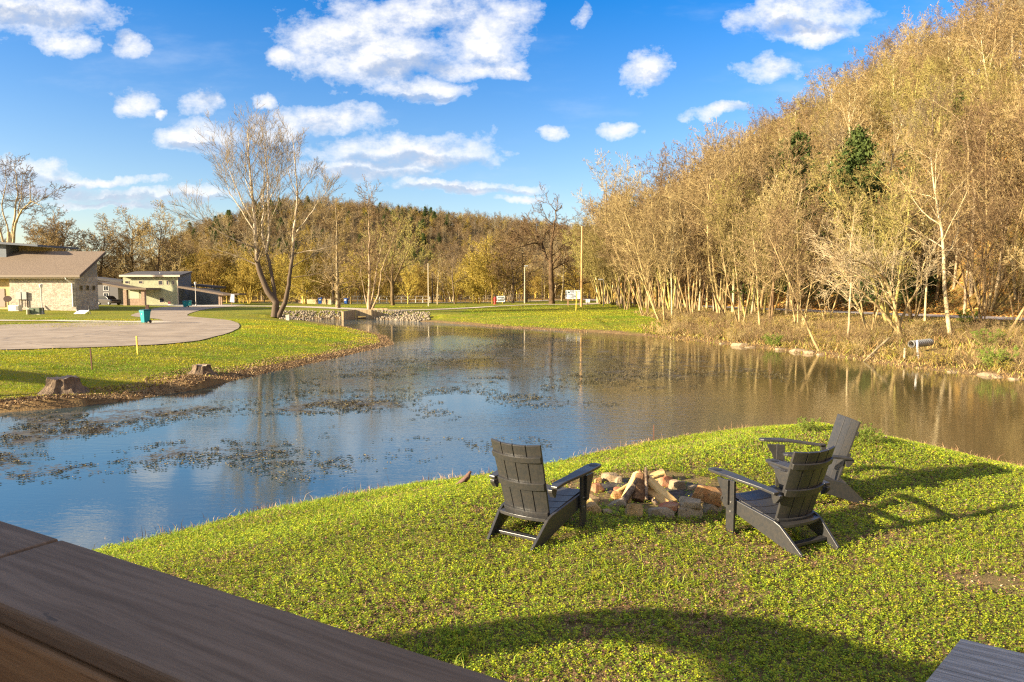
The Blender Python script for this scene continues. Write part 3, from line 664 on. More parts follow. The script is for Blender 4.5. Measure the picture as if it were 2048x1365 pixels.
ROCKS = [(285, 660, 190, 130, 'tan', 0, 0, 'chunky orange-tan rock at the left front of the fire ring'),
 (250, 545, 240, 85, 'tan', 0, 8, 'broad flat tan slab behind the chunky rock at the left end of the fire ring'),
 (480, 668, 170, 55, 'pale', 0, 10, 'thin pale slab lying low between the left front rocks of the fire ring'),
 (575, 600, 230, 100, 'grey', .03, -28, 'long grey rock tilted down to the right beside the leaning logs'),
 (785, 715, 205, 190, 'tan', 0, 5, 'rounded golden-tan rock at the front centre of the fire ring'),
 (1105, 715, 330, 135, 'grey', 0, 0, 'long low grey block at the front of the ring, under a thin reddish slab'),
 (1205, 605, 255, 70, 'red', .115, 0, 'thin reddish slab resting on the long low grey block of the fire ring'),
 (1455, 730, 310, 140, 'grey', 0, 0, 'grey block in the bottom course of the ring, carrying a rounded grey stone'),
 (1458, 590, 280, 120, 'grey', .13, 0, 'rounded grey stone stacked on the right front grey block'),
 (1745, 660, 225, 145, 'grey', 0, 6, 'grey-brown block under the big orange rock beside the right chair'),
 (1695, 510, 370, 180, 'orange', .13, 12, 'big angular orange rock at the right of the ring, nearest the right chair arm'),
 (1510, 395, 160, 80, 'pale', 0, 0, 'small flat brown rock just left of the big orange rock'),
 (1300, 385, 225, 120, 'pale', 0, 0, 'pale speckled rock at the right rear of the fire ring'),
 (1170, 350, 150, 165, 'red', 0, 20, 'upright rust-brown rock behind the leaning split log'),
 (1075, 270, 180, 130, 'tan', 0, -25, 'tan slab leaning at the back of the fire ring behind the logs'),
 (480, 290, 210, 110, 'pale', 0, 0, 'pinkish grey rock at the left rear of the fire ring'),
 (590, 300, 100, 95, 'grey', 0, 0, 'small dark grey rock next to the pinkish grey one at the left rear'),
 (338, 405, 135, 105, 'red', 0, 0, 'small brick-red rock on the left side of the fire ring'),
 (345, 300, 90, 70, 'orange', 0, 0, 'small brown rock behind the brick-red one on the left side'),
 (600, 410, 135, 60, 'red', 0, 0, 'reddish brown stone tucked left of the leaning logs'),
 (570, 480, 140, 75, 'orange', 0, 0, 'tan stone at the left foot of the leaning logs'),
 (30, 425, 80, 45, 'tan', 0, 0, 'small flat tan rock seen under the left chair armrest')]
for i, (X, Y, Wp, Hp, mk, lift, tilt, lab) in enumerate(ROCKS):
    px, py = 1140 + X / 6.024, 920 + Y / 6.024
    if lift: gx, gy, gz = P(px, py, lift)
    else: gx, gy, gz = G(px, py)
    sc = gy / FPX / 6.024; wx, hh = Wp * sc / 2 * 1.12, Hp * sc / 2 * 1.06
    dp = max(wx * .7, .07) if Wp > 120 else wx
    v, f = rock_verts(wx, dp, hh, 100 + i, blocky=.8 if mk != 'grey' else .7)
    v, f = hull_rock(wx, dp, hh, 100 + i); o = mobj('ring_rock', v, f, RM[mk], smooth=False); bv = o.modifiers.new('b', 'BEVEL'); bv.width = .008; bv.segments = 2; o.location = (gx, gy + dp * .7, gz + hh * .88); o.rotation_euler = (0, R(tilt), R(random.uniform(-20, 20)))
    tag(o, lab, 'rock', 'rocks of the fire ring')
wl = {'split': wood('split_wood', (.62, .38, .12), (.72, .52, .22), .25, 2.5, dark=(.35, .2, .07), knots=False),
      'orange': wood('orange_wood', (.52, .29, .09), (.60, .38, .14), .4, 2.5, dark=(.25, .12, .04), knots=False),
      'bark': mat('log_bark', (.10, .05, .022), .95, (.24, .13, .055), 22, 1.0, 40, stretch=(1, 1, 1)), 'grey': mat('log_grey', (.24, .17, .11), .95, (.09, .06, .04), 25, 1, 50)}
ty = G(1285, 1006)[1] - .16
LOGS = [((790, 175), (640, 490), 74, 'split', .18, -.10, 'pale split log leaning at the left of the stacked firewood'),
        ((828, 240), (630, 515), 56, 'grey', .06, -.22, 'thin spotted bark-covered branch leaning left across the firewood'),
        ((868, 215), (815, 505), 150, 'bark', .08, -.12, 'thick bark-covered log standing in the middle of the firewood'),
        ((832, 225), (700, 520), 48, 'orange', .10, -.14, 'narrow orange split stick between the bark log and the thin branch'),
        ((915, 115), (924, 480), 26, 'grey', .0, -.22, 'thin knobbly grey stick standing upright against the firewood'),
        ((965, 255), (1245, 515), 100, 'split', .12, -.16, 'large pale split log leaning to the right on the firewood stack'),
        ((945, 370), (1165, 530), 74, 'orange', .06, -.26, 'tan split log lying below the large pale one on the right'),
        ((940, 430), (1055, 540), 36, 'grey', .02, -.24, 'short thin brown stick on the ground in front of the firewood'),
        ((843, 130), (870, 225), 26, 'bark', .12, .04, 'short dark stub of a stick poking from the top of the firewood'),
        ((735, 285), (560, 390), 66, 'orange', .32, .16, 'split log lying flat behind the left side of the firewood'),
        ((1105, 165), (900, 230), 60, 'split', .30, .22, 'split log lying behind the top of the firewood')]
for i, (a, b, Wp, mk, da, db, lab) in enumerate(LOGS):
    p0 = Vector(PY(1140 + a[0] / 6.024, 920 + a[1] / 6.024, ty + .25 + da)); p1 = Vector(PY(1140 + b[0] / 6.024, 920 + b[1] / 6.024, ty + .25 + db))
    p0 = p1 + (p0 - p1) * 1.07; gz = hz(p1.x, p1.y)
    r_ = Wp / 6.024 * ty / FPX / 2 * (1.15 if Wp > 120 else 1.5); L_ = (p1 - p0).length; d = (p1 - p0).normalized(); rr = random.Random(i)
    mb = MB(); n = 10; rings = []
    for k in range(9):
        t = k / 8; wob_ = [rr.uniform(.92, 1.08) for _ in range(n)]
        ring = []
        for j in range(n):
            a_ = 2 * math.pi * j / n; cx_, cy_ = math.cos(a_), math.sin(a_)
            if mk in ('split', 'orange'): cy_ = max(cy_, -.35); cx_ = cx_ * (1 if cy_ > -.3 else .96)
            ring.append((L_ * t, cx_ * r_ * (1 + .06 * math.sin(k * 2.1 + i)) * (wob_[j] if mk in ('bark', 'grey') else 1), cy_ * r_ * (wob_[j] if mk in ('bark', 'grey') else 1)))
        rings.append(ring)
    vs = [q_ for rg in rings for q_ in rg]; fs = [(k * n + j, (k + 1) * n + j, (k + 1) * n + (j + 1) % n, k * n + (j + 1) % n) for k in range(8) for j in range(n)] + [tuple(range(n)), tuple(range(9 * n - 1, 8 * n - 1, -1))]
    mb.add(vs, fs); o = mb.build('firewood_log' if Wp > 40 else 'firewood_stick', wl[mk], bevel=.003)
    o.location = p0; q_ = d.to_track_quat('X', 'Z'); o.rotation_mode = 'QUATERNION'; o.rotation_quaternion = q_ @ Euler((R(180 + rr.uniform(-35, 35)) if mk in ('split', 'orange') else 0, 0, 0)).to_quaternion()
    tag(o, lab, 'log', 'firewood stacked in the fire ring')

# ------------------------------------------------------------------ added unseen shade casters left of the view, shaped to shade rail, table and lawn
cw = mat('shade_caster_timber', (.16, .12, .09), .8, (.22, .17, .13), 3, .3, 30)
shade_wall = empty('cabin', (-4, 0, 0)); tag(shade_wall, 'brown end wall, roof and arch added beside the deck to cast shade, left of the view', 'cabin')
MB().prism([(0, -6, 0), (0, .95, 0), (0, 1.05, 2.3), (0, .92, 3.5), (0, -6, 4.6)], (-.2, 0, 0)).build('wall', cw, shade_wall)
outer = [(3.22, 0), (3.20, .7), (3.13, 1.14), (2.98, 1.45), (2.76, 1.72), (2.3, 1.96), (1.8, 2.12), (1.38, 2.22), (1.0, 2.4)]  # arch outline shaped to cast the curved shade on the near lawn
inner = [(2.72, 0), (2.70, .9), (2.62, 1.31), (2.52, 1.55), (2.25, 1.70), (1.9, 1.81), (1.5, 1.80), (1.2, 1.62), (.95, 1.3)]
mb = MB(); k = len(outer); vs = [(0, *p) for p in outer] + [(0, *p) for p in inner] + [(-.12, *p) for p in outer] + [(-.12, *p) for p in inner]
fs = []
for i in range(k - 1): fs += [(i, i + 1, k + i + 1, k + i), (2 * k + i, 3 * k + i, 3 * k + i + 1, 2 * k + i + 1), (i, 2 * k + i, 2 * k + i + 1, i + 1), (k + i, k + i + 1, 3 * k + i + 1, 3 * k + i)]
mb.add(vs, fs).build('arched_shade_plate', cw, shade_wall)
MB().prism([(-.35, -6, 4.7), (-.35, 1.0, 3.6), (-.35, 1.0, 3.48), (-.35, -6, 4.58)], (1.2, 0, 0)).build('roof', cw, shade_wall)
shade_slab = empty('shade_roof', (-31, 13.2, 0)); shade_slab.rotation_euler = (0, 0, math.atan2(-2.5, 8.5)); tag(shade_slab, 'added timber roof on posts to cast shade, far left and outside the view', 'shade_roof')  # added slab on posts, unseen, casting the shade band on the left bank
for a, b in ((-7, -.9), (-7, .7), (2.8, -.9), (2.8, .7)): MB().box((a, b, -.4), (a + .18, b + .18, 5.4)).build('post', cw, shade_slab)
MB().prism([(-6.2, -.55, 5.5), (-6.2, .45, 5.6), (-6.2, .45, 5.75), (-6.2, -.55, 5.7)], (10.6, 0, 0)).build('roof', cw, shade_slab)

# ------------------------------------------------------------------ houses across the lawn
def stonemat():
    m = bpy.data.materials.new('pale_stone_wall'); m.use_nodes = True; t = m.node_tree; b = t.nodes['Principled BSDF']; b.inputs['Roughness'].default_value = .9
    tcn = t.nodes.new('ShaderNodeTexCoord'); p = tcn.outputs['Object']
    vo = t.nodes.new('ShaderNodeTexVoronoi'); vo.inputs['Scale'].default_value = 1; t.links.new(vmth(t, 'MULTIPLY', p, (3.2, 3.2, 6.5)), vo.inputs['Vector'])
    ve = t.nodes.new('ShaderNodeTexVoronoi'); ve.feature = 'DISTANCE_TO_EDGE'; ve.inputs['Scale'].default_value = 1; t.links.new(vmth(t, 'MULTIPLY', p, (3.2, 3.2, 6.5)), ve.inputs['Vector'])
    sc = t.nodes.new('ShaderNodeSeparateColor'); t.links.new(vo.outputs['Color'], sc.inputs[0])
    c = mixc(t, sc.outputs[0], (.50, .42, .32), (.30, .25, .20)); c = mixc(t, ramp(t, noise(t, p, 2, 5), .4, .7), c, (.56, .48, .38))
    c = mixc(t, ramp(t, ve.outputs['Distance'], .0, .05), (.22, .18, .15), c)
    t.links.new(c, b.inputs['Base Color'])
    bn = t.nodes.new('ShaderNodeBump'); bn.inputs['Strength'].default_value = 1; bn.inputs['Distance'].default_value = .06
    t.links.new(mth(t, 'ADD', mth(t, 'MINIMUM', ve.outputs['Distance'], .15), mth(t, 'MULTIPLY', sc.outputs[1], .3)), bn.inputs['Height']); t.links.new(bn.outputs[0], b.inputs['Normal']); return m
def siding(name, c, rows=7.0):
    m = bpy.data.materials.new(name); m.use_nodes = True; t = m.node_tree; b = t.nodes['Principled BSDF']; b.inputs['Roughness'].default_value = .7
    tcn = t.nodes.new('ShaderNodeTexCoord'); p = tcn.outputs['Object']; s_ = t.nodes.new('ShaderNodeSeparateXYZ'); t.links.new(p, s_.inputs[0])
    fr = mth(t, 'FRACT', mth(t, 'MULTIPLY', s_.outputs[2], rows)); line = mth(t, 'LESS_THAN', fr, .12)
    col = mixc(t, ramp(t, noise(t, p, 1.3, 4), .35, .65), c, tuple(v * .85 for v in c)); col = mixc(t, mth(t, 'MULTIPLY', line, .35), col, tuple(v * .45 for v in c))
    t.links.new(col, b.inputs['Base Color']); bn = t.nodes.new('ShaderNodeBump'); bn.inputs['Distance'].default_value = .02; t.links.new(fr, bn.inputs['Height']); t.links.new(bn.outputs[0], b.inputs['Normal']); return m
stone = stonemat(); shing = mat('brown_shingles', (.23, .175, .13), .95, (.14, .105, .08), 9, .6, 30, spec=.15, detail=8)
darkroof = mat('dark_shingles', (.06, .055, .055), .85, (.09, .08, .08), 6, .4, 30)
trim = mat('pale_trim', (.55, .45, .33), .6); dtrim = mat('dark_trim', (.09, .065, .05), .6); glass = mat('window_glass', (.03, .035, .045), .08, spec=.8)
tan_sd = siding('tan_siding', (.58, .42, .20)); grey_sd = siding('grey_siding', (.34, .30, .26)); green_sd = siding('green_siding', (.40, .40, .24)); shade_sd = siding('blue_shade_siding', (.17, .19, .22))  # last one: bluish shade put into the siding colour
brownst = mat('brown_stone', (.26, .17, .12), .95, (.38, .27, .19), 4, .8, 12); wht = mat('white_paint', (.75, .73, .70), .5); blk = mat('black_metal', (.03, .03, .03), .4)
def X(px, y): return (px - 1024) / FPX * y
def Z(py, y): return PY(1024, py, y)[2]
def window(parent, px, py, w_, h_, y, side=None, fm=None):
    """front-facing window; sizes in metres, centre placed at height Z"""
    x, z = (X(px, y), Z(py, y)) if side is None else (side, Z(py, y))
    mb = MB(); f = .06
    if side is None:
        mb.box((x - w_ / 2, y - .05, z - h_ / 2), (x - w_ / 2 + f, y + .03, z + h_ / 2)).box((x + w_ / 2 - f, y - .05, z - h_ / 2), (x + w_ / 2, y + .03, z + h_ / 2))
        mb.box((x - w_ / 2 + f, y - .05, z + h_ / 2 - f), (x + w_ / 2 - f, y + .03, z + h_ / 2)).box((x - w_ / 2 + f, y - .05, z - h_ / 2), (x + w_ / 2 - f, y + .03, z - h_ / 2 + f))
        wn = mb.build('window', fm or trim, parent); MB().box((x - w_ / 2 + f, y - .02, z - h_ / 2 + f), (x + w_ / 2 - f, y + .02, z + h_ / 2 - f)).build('pane', glass, wn)
    else:
        mb.box((x - .03, y - w_ / 2, z - h_ / 2), (x + .05, y - w_ / 2 + f, z + h_ / 2)).box((x - .03, y + w_ / 2 - f, z - h_ / 2), (x + .05, y + w_ / 2, z + h_ / 2))
        mb.box((x - .03, y - w_ / 2 + f, z + h_ / 2 - f), (x + .05, y + w_ / 2 - f, z + h_ / 2)).box((x - .03, y - w_ / 2 + f, z - h_ / 2), (x + .05, y + w_ / 2 - f, z - h_ / 2 + f))
        wn = mb.build('window', fm or trim, parent); MB().box((x - .02, y - w_ / 2 + f, z - h_ / 2 + f), (x + .02, y + w_ / 2 - f, z + h_ / 2 - f)).build('pane', glass, wn)
# -- stone house
h1 = empty('stone_house'); tag(h1, 'pale stone house with a brown shingled single-pitch roof at the left edge', 'house')
yf, yb = 82.0, 86.5; xr = X(153, yf); x_l = X(-150, yf); gz = .0; ze = Z(553, yf)
xm = X(22, yf)
MB().box((xm, yf, gz), (xr, yb, ze)).build('wall', stone, h1)
MB().box((x_l, yf + .6, gz), (xm - .003, yb, ze)).build('entry_wall', tan_sd, h1)
ex, ey = X(163, 81.3), 81.3; ry = 86.6; rx0 = X(215, ry); zr = Z(503, ry); ez = Z(550, ey)
slope = (zr - ez) / (ry - ey)
MB().prism([(xr - .003, yf, ze + .003), (xr - .003, yb, ze + .003), (xr - .003, yb, ez + slope * (yb - ey) - .05), (xr - .003, yf, ez + slope * (yf - ey) - .05)], (-.2, 0, 0)).build('gable', grey_sd, h1)
MB().prism([(x_l - 1, ey, ez), (x_l - 1, ry, zr), (x_l - 1, ry, zr - .22), (x_l - 1, ey, ez - .22)], (ex - x_l + 1, 0, 0)).build('roof', shing, h1)
MB().prism([(ex + .004, ey - .02, ez + .0), (ex + .004, ry + .02, zr), (ex + .004, ry + .02, zr - .34), (ex + .004, ey - .02, ez - .34)], (.07, 0, 0)).build('rake_board', dtrim, h1)
MB().box((x_l - 1, ey - .14, ez - .30), (ex + .07, ey - .03, ez - .03)).build('gutter', mat('gutter', (.20, .15, .11), .5), h1)
MB().box((x_l - 1, ey + .0, ez - .42), (ex, ey + .10, ez - .23)).build('fascia', trim, h1)
for k in range(3): window(h1, 0, 576, .62, .62, yf + 1.1 + k * 1.25, side=xr, fm=mat('bronze_frame', (.36, .27, .16), .6))
xd = X(148, yf); MB().tube([(xd - .35, ey - .05, ez - .3), (xd - .3, ey - .02, ez - .5), (xd, yf - .08, ez - 1.0), (xd, yf - .08, .75)], .07, 8).build('downspout', wht, h1)
for px in (42, 53): 
    x, z = X(px, yf), Z(592, yf); mbx = MB().box((x - .28, yf - .22, z - .45), (x + .28, yf - .003, z + .45)).build('meter_box', mat('meter_grey', (.30, .29, .27), .5, metal=.3), h1, bevel=.02)
    MB().tube([(x, yf - .1, z - .45), (x, yf - .1, .7)], .04, 6).build('conduit', dtrim, mbx)
x = X(57, yf); MB().tube([(x, yf - .1, Z(585, yf)), (x, yf - .1, .7)], .05, 6).build('conduit', dtrim, h1)
MB().box((X(4, yf + .6) - .5, yf + .53, .7), (X(4, yf + .6) + .5, yf + .6 - .003, 2.9)).build('door', mat('door_grey', (.28, .22, .17), .6), h1)
# upper storey block behind
MB().box((X(-150, 85.2), 85.2, 0), (X(19, 85.2), 92, Z(488, 85.2))).build('upper_wall', shade_sd, h1)
MB().box((X(19, 85.2) + .003, 87.4, 0), (X(38, 87.4), 92, Z(492, 87.4))).build('upper_wall', shade_sd, h1)
MB().box((X(38, 87.4) + .003, 87.4, 0), (X(63, 87.4), 92, Z(492, 87.4))).build('upper_wall', tan_sd, h1)
MB().prism([(X(-150, 84.3), 84.3, Z(473, 84.3)), (X(82, 84.3), 84.3, Z(489.5, 84.3)), (X(82, 84.3), 84.3, Z(493.5, 84.3)), (X(-150, 84.3), 84.3, Z(478, 84.3))], (0, 8, .15)).build('upper_roof', mat('slate_roof', (.11, .12, .14), .8), h1)
# -- carport house (behind, between the two)
h3 = empty('dark_house'); tag(h3, 'dark grey house half hidden behind the stone house, with a carport on stone columns', 'house')
y3 = 117.0; g3 = hz(X(240, y3), y3) - .1
MB().box((X(170, 125), 125, g3), (X(238, 125), 130, Z(570, 125))).build('wall', mat('charcoal_siding', (.11, .10, .10), .7), h3)
for px, py in ((212, 577), (217, 577), (212, 591), (217, 591)): window(h3, px, py, .5, .9, 125.0 - .003, fm=wht)
MB().prism([(X(190, y3), y3, Z(563, y3)), (X(258, y3), y3, Z(575.5, y3)), (X(258, y3), y3, Z(579.5, y3)), (X(190, y3), y3, Z(567.5, y3))], (0, 7.5, 0)).build('carport_roof', shing, h3)
MB().prism([(X(258, y3) + .01, y3, Z(575.5, y3)), (X(294, y3), y3, Z(576, y3)), (X(294, y3), y3, Z(580, y3)), (X(258, y3) + .01, y3, Z(579.5, y3))], (0, 5, 0)).build('carport_roof', shing, h3)
MB().prism([(X(170, 124.4), 124.4, Z(553, 124.4)), (X(246, 124.4), 124.4, Z(562, 124.4)), (X(246, 124.4), 124.4, Z(566, 124.4)), (X(170, 124.4), 124.4, Z(558, 124.4))], (0, 6, 0)).build('roof', darkroof, h3)
for px, w_ in ((248, .6), (284, .55)): MB().box((X(px, y3) - w_ / 2, y3 + .5, g3), (X(px, y3) + w_ / 2, y3 + 1.1, Z(580, y3))).build('column', brownst, h3)
MB().box((X(248, y3) + .303, y3 + .7, g3), (X(284, y3) - .28, y3 + .95, Z(598, y3))).build('low_wall', brownst, h3)
MB().box((X(257, y3), y3 + .7, Z(597.5, y3)), (X(275, y3), y3 + .8, Z(581.5, y3))).build('screen_panel', mat('screen_panel', (.42, .41, .27), .6), h3)
# -- green house
h2 = empty('green_house'); tag(h2, 'two-storey house with sage green siding, dark roof and a sloping carport on its right', 'house')
y2 = 122.0; g2 = hz(X(300, y2), y2) - .1; x0, x1 = X(249, y2), X(358, y2); ze = Z(555, y2)
MB().box((x0, y2, g2), (x1, 127, ze)).build('wall', green_sd, h2)
MB().prism([(x1 + .003, y2 + .003, g2), (x1 + .003, 127, g2), (x1 + .003, 127, Z(546, 127)), (x1 + .003, y2 + .003, ze)], (.06, 0, 0)).build('side_wall', shade_sd, h2)  # side wall's shade put into its bluish colour, the front stays green
MB().prism([(X(242, 121.3), 121.3, Z(550.5, 121.3)), (X(275, 128), 128, Z(543, 128)), (X(388, 128), 128, Z(543, 128)), (X(363, 121.3), 121.3, Z(550.5, 121.3))], (0, 0, -.22)).build('roof', darkroof, h2)
MB().box((X(242, 121.3), 121.18, Z(550.5, 121.3) - .32), (X(363, 121.3), 121.29, Z(550.5, 121.3) + .02)).build('fascia', trim, h2)
MB().box((x1 - .12, y2 - .03, g2), (x1 + .03, y2 - .003, ze)).build('corner_board', trim, h2)
for px, py, w_, h_ in ((257, 565, .75, .5), (284, 565, .75, .5), (323.5, 566, .8, .8), (337.5, 566, .45, .8), (349, 566, .45, .8), (325, 601, .85, .85)): window(h2, px, py, w_, h_, y2)
for px, py in ((306, 549), (323, 546)): MB().tube([(X(px, 124), 124, Z(552, 124)), (X(px, 124), 124, Z(py, 124) + .1)], .05, 8).build('vent_pipe', wht, h2)
MB().prism([(X(356, 120.5), 120.5, Z(572, 120.5)), (X(448, 120.5), 120.5, Z(588, 120.5)), (X(448, 120.5), 120.5, Z(591.5, 120.5)), (X(356, 120.5), 120.5, Z(576, 120.5))], (0, 4, 0)).build('carport_roof', shing, h2)
MB().prism([(X(448, 120.5) + .01, 120.5, Z(588, 120.5)), (X(479, 121), 121, Z(587, 121)), (X(479, 121), 121, Z(590.5, 121)), (X(448, 120.5) + .01, 120.5, Z(591.5, 120.5))], (0, 3.5, 0)).build('carport_roof', shing, h2)
MB().prism([(X(381, 127), 127, Z(568, 127)), (X(431, 127), 127, Z(573, 127)), (X(431, 127), 127, Z(577, 127)), (X(381, 127), 127, Z(572, 127))], (0, 5, 0)).build('back_roof', darkroof, h2)
MB().box((x1 + .07, 126, g2), (X(424, 126), 130, Z(577, 126))).build('back_wall', shade_sd, h2)
for px in (439, 443): MB().box((X(px, 121.5) - .12, 121.6, g2), (X(px, 121.5) + .12, 121.9, Z(590, 121.5))).build('post', brownst, h2)

# ------------------------------------------------------------------ parked car under the carport
cx_, cy_ = X(222, 120), 119.5; cg = hz(cx_, cy_) + .05
car = empty('parked_car', (cx_, cy_, cg), R(-28)); tag(car, 'dark grey estate car parked under the carport, seen from behind', 'car')
cp = mat('car_paint', (.09, .085, .085), .25, metal=.6, spec=.6)
prof = [(-2.3, .35), (-2.35, .75), (-2.2, 1.0), (-1.95, 1.12), (1.0, 1.05), (1.25, 1.0), (2.15, .88), (2.3, .7), (2.3, .35), (1.75, .3), (-1.7, .3)]
MB().prism([(a, -.9, b) for a, b in prof], (0, 1.8, 0)).build('body', cp, car, bevel=.08)
g_ = [(-2.0, 1.1), (-1.75, 1.5), (-1.5, 1.6), (.0, 1.62), (.45, 1.52), (1.15, 1.04)]
MB().prism([(a, -.76, b) for a, b in g_], (0, 1.52, 0)).build('cabin', cp, car, bevel=.06)
MB().prism([(a, -.775, b) for a, b in [(-1.75, 1.14), (-1.6, 1.5), (.0, 1.53), (.35, 1.45), (.85, 1.12)]], (0, 1.55, 0)).build('side_window', glass, car)
MB().prism([(-2.01, -.68, 1.12), (-2.01, .68, 1.12), (-1.80, .60, 1.48), (-1.80, -.60, 1.48)], (-.02, 0, .0)).build('rear_window', glass, car)
for s in (-1, 1):
    MB().box((-2.36, s * .72 - .16, .82), (-2.26, s * .72 + .16, .98)).build('tail_light', mat('tail_red', (.35, .02, .02), .3), car)
    for a in (-1.4, 1.45):
        wh = MB().tube([(a, s * .93, .33), (a, s * .72, .33)], .33, 20).build('wheel', mat('tyre', (.02, .02, .02), .8), car)
        MB().tube([(a, s * .945, .33), (a, s * .90, .33)], .20, 14).build('rim', mat('rim', (.4, .4, .42), .3, metal=.9), wh)
MB().box((-2.385, -.26, .72), (-2.36, .26, .84)).build('number_plate', wht, car)

# ------------------------------------------------------------------ bins, boxes, lamps, signs
teal = mat('teal_plastic', (.0, .20, .22), .45, (.0, .24, .26), 20); bluep = mat('blue_plastic', (.015, .08, .32), .45)
def make_bin(name, m, lab, logo=False):
    b = empty(name); tag(b, lab, 'bin')
    mb = MB(); n = []
    lo, hi = (.23, .27), (.31, .36)
    vs = [(-lo[0], -lo[1], .04), (lo[0], -lo[1], .04), (lo[0], lo[1], .12), (-lo[0], lo[1], .12), (-hi[0], -hi[1], .95), (hi[0], -hi[1], .95), (hi[0], hi[1], .95), (-hi[0], hi[1], .95)]
    mb.add(vs, [(0, 3, 2, 1), (4, 5, 6, 7), (0, 1, 5, 4), (1, 2, 6, 5), (2, 3, 7, 6), (3, 0, 4, 7)]).build('body', m, b, bevel=.03)
    MB().box((-.33, -.385, .87), (.33, .375, .952)).build('rim', m, b, bevel=.01)
    vs = [(-.34, -.40, .955), (.34, -.40, .955), (.34, .42, .98), (-.34, .42, .98), (-.30, -.34, 1.02), (.30, -.34, 1.02), (.30, .36, 1.06), (-.30, .36, 1.06)]
    MB().add(vs, [(0, 3, 2, 1), (4, 5, 6, 7), (0, 1, 5, 4), (1, 2, 6, 5), (2, 3, 7, 6), (3, 0, 4, 7)]).build('lid', m if m is bluep else mat('bin_lid', (.01, .07, .08), .5), b, bevel=.015)
    MB().tube([(-.26, .45, .95), (.26, .45, .95)], .02, 8).build('handle', blk, b)
    for s in (-1, 1): MB().tube([(s * .24, .30, .13), (s * .31, .30, .13)], .125, 16).build('wheel', blk, b)
    if logo:
        lg = MB()
        for k in range(4):
            a = k * math.pi / 2; c_ = (math.cos(a) * .04, math.sin(a) * .04); lg.prism([(c_[0] - .022, -.352, .70 + c_[1]), (c_[0], -.352, .70 + c_[1] - .022), (c_[0] + .022, -.352, .70 + c_[1]), (c_[0], -.352, .70 + c_[1] + .022)], (0, -.004, 0))
        mk_ = lg.build('emblem', wht, b)
    return b
def put(o, px, py, rz=0, sc=1.0):
    g = G(px, py); o.location = (g[0], g[1], g[2] + .05); o.rotation_euler = (0, 0, rz); o.scale = (sc,) * 3; return g
b1 = make_bin('wheelie_bin', teal, 'teal wheeled rubbish bin with dark lid at the kerb of the asphalt loop', True); put(b1, 291, 648, R(-25), 1.0); b1.scale = (.84, .84, 1.02)
b2 = copy_tree(b1); tag(b2, 'small distant teal wheeled bin standing on the driveway before the green house', 'bin', 'teal wheeled bins'); b1['group'] = 'teal wheeled bins'; put(b2, 371.5, 615.5, R(-15), .92)
b3 = copy_tree(b1); tag(b3, 'dark teal bin half hidden right behind the distant teal bin', 'bin', 'teal wheeled bins'); put(b3, 380, 613.0, R(20), .85)
bb1 = make_bin('wheelie_bin', bluep, 'larger blue wheeled bin in front of the timber fence left of the tall bare tree'); bb1['group'] = 'blue wheeled bins'; put(bb1, 640.5, 609.3, R(10), 1.15)
MB().box((-.16, -.372, .62), (.16, -.355, .84)).build('sticker', wht, bb1)
bb2 = copy_tree(bb1); tag(bb2, 'smaller blue wheeled bin right of the tall bare tree', 'bin', 'blue wheeled bins'); put(bb2, 692.5, 609.2, R(-10), 1.05)
pst = MB().box((-.24, -.13, 0), (.24, .13, .95)).box((-.2, -.09, .95), (.2, .09, 1.35)).build('kerb_post', mat('post_brown', (.10, .05, .035), .7), bevel=.02)
g = put(pst, 295, 628, R(10), .8); pst.location.z -= .1; tag(pst, 'dark brown square post just behind the teal bin at the kerb', 'post')

def lamp_post(px, py, top, lab, arm=False):
    g = G(px, py); h_ = PY(px, top, g[1])[2] - g[2]
    l = empty('street_lamp', g); tag(l, lab, 'street lamp', 'lantern posts')
    m = mat('lamp_post_paint', (.50, .46, .40), .5)
    MB().lathe([(.11, 0), (.11, .25), (.06, .35), (.05, h_ - .5)]).build('pole', m, l, smooth=False)
    MB().lathe([(.09, h_ - .5), (.16, h_ - .3), (.18, h_ - .14)], n=8).build('lantern', mat('lantern_glass', (.7, .7, .66), .2), l)
    MB().lathe([(.24, h_ - .14), (.13, h_ - .04), (.02, h_)], n=8).build('lantern_cap', m, l)
lamp_post(84.5, 629, 568, 'pale garden lantern post on the lawn in front of the stone house')
lamp_post(392, 613, 564, 'pale lantern post in front of the green house carport')
lamp_post(608, 606.5, 565, 'pale slim lantern post beside the timber fence, right of the forked bare tree')

g = G(64, 629); tr = empty('transformer_box', g, R(4)); tag(tr, 'low green electrical transformer box on the lawn beside the lantern post', 'utility box')
gm_ = mat('utility_green', (.12, .15, .09), .6)
k = g[1] / FPX
MB().box((-.1, -.4, 0), (1.0 * 20 * k * .95, .5, .72)).build('housing', gm_, tr, bevel=.03); MB().box((-.02, -.46, .1), (.45, -.403, .62)).build('door', gm_, tr)
MB().box((-.2, -.5, -.05), (20 * k * 1.0, .6, .04)).build('pad', conc, tr); MB().lathe([(.16, 0), (.16, .5), (.02, .55)], (-.02, -.62, 0)).build('pedestal', mat('pedestal', (.30, .27, .16), .6), tr)
g = G(26, 613.5); gn = empty('generator', (g[0] - 1.0, 79.5, hz(X(26, 79.5), 79.5))); gn.location.x = X(17, 79.5); tag(gn, 'white home generator box standing by the stone house wall', 'generator')
MB().box((0, 0, 0), (1.25, .6, .70)).build('housing', mat('generator_beige', (.62, .58, .48), .5), gn, bevel=.04)
MB().box((.92, -.012, .1), (1.2, -.002, .6)).build('grille', mat('grille', (.2, .19, .17), .6), gn)
sd = empty('satellite_dish', (X(18, 80.5), 80.5, hz(X(18, 80.5), 80.5))); tag(sd, 'brown satellite dish on a short post above the generator', 'satellite dish')
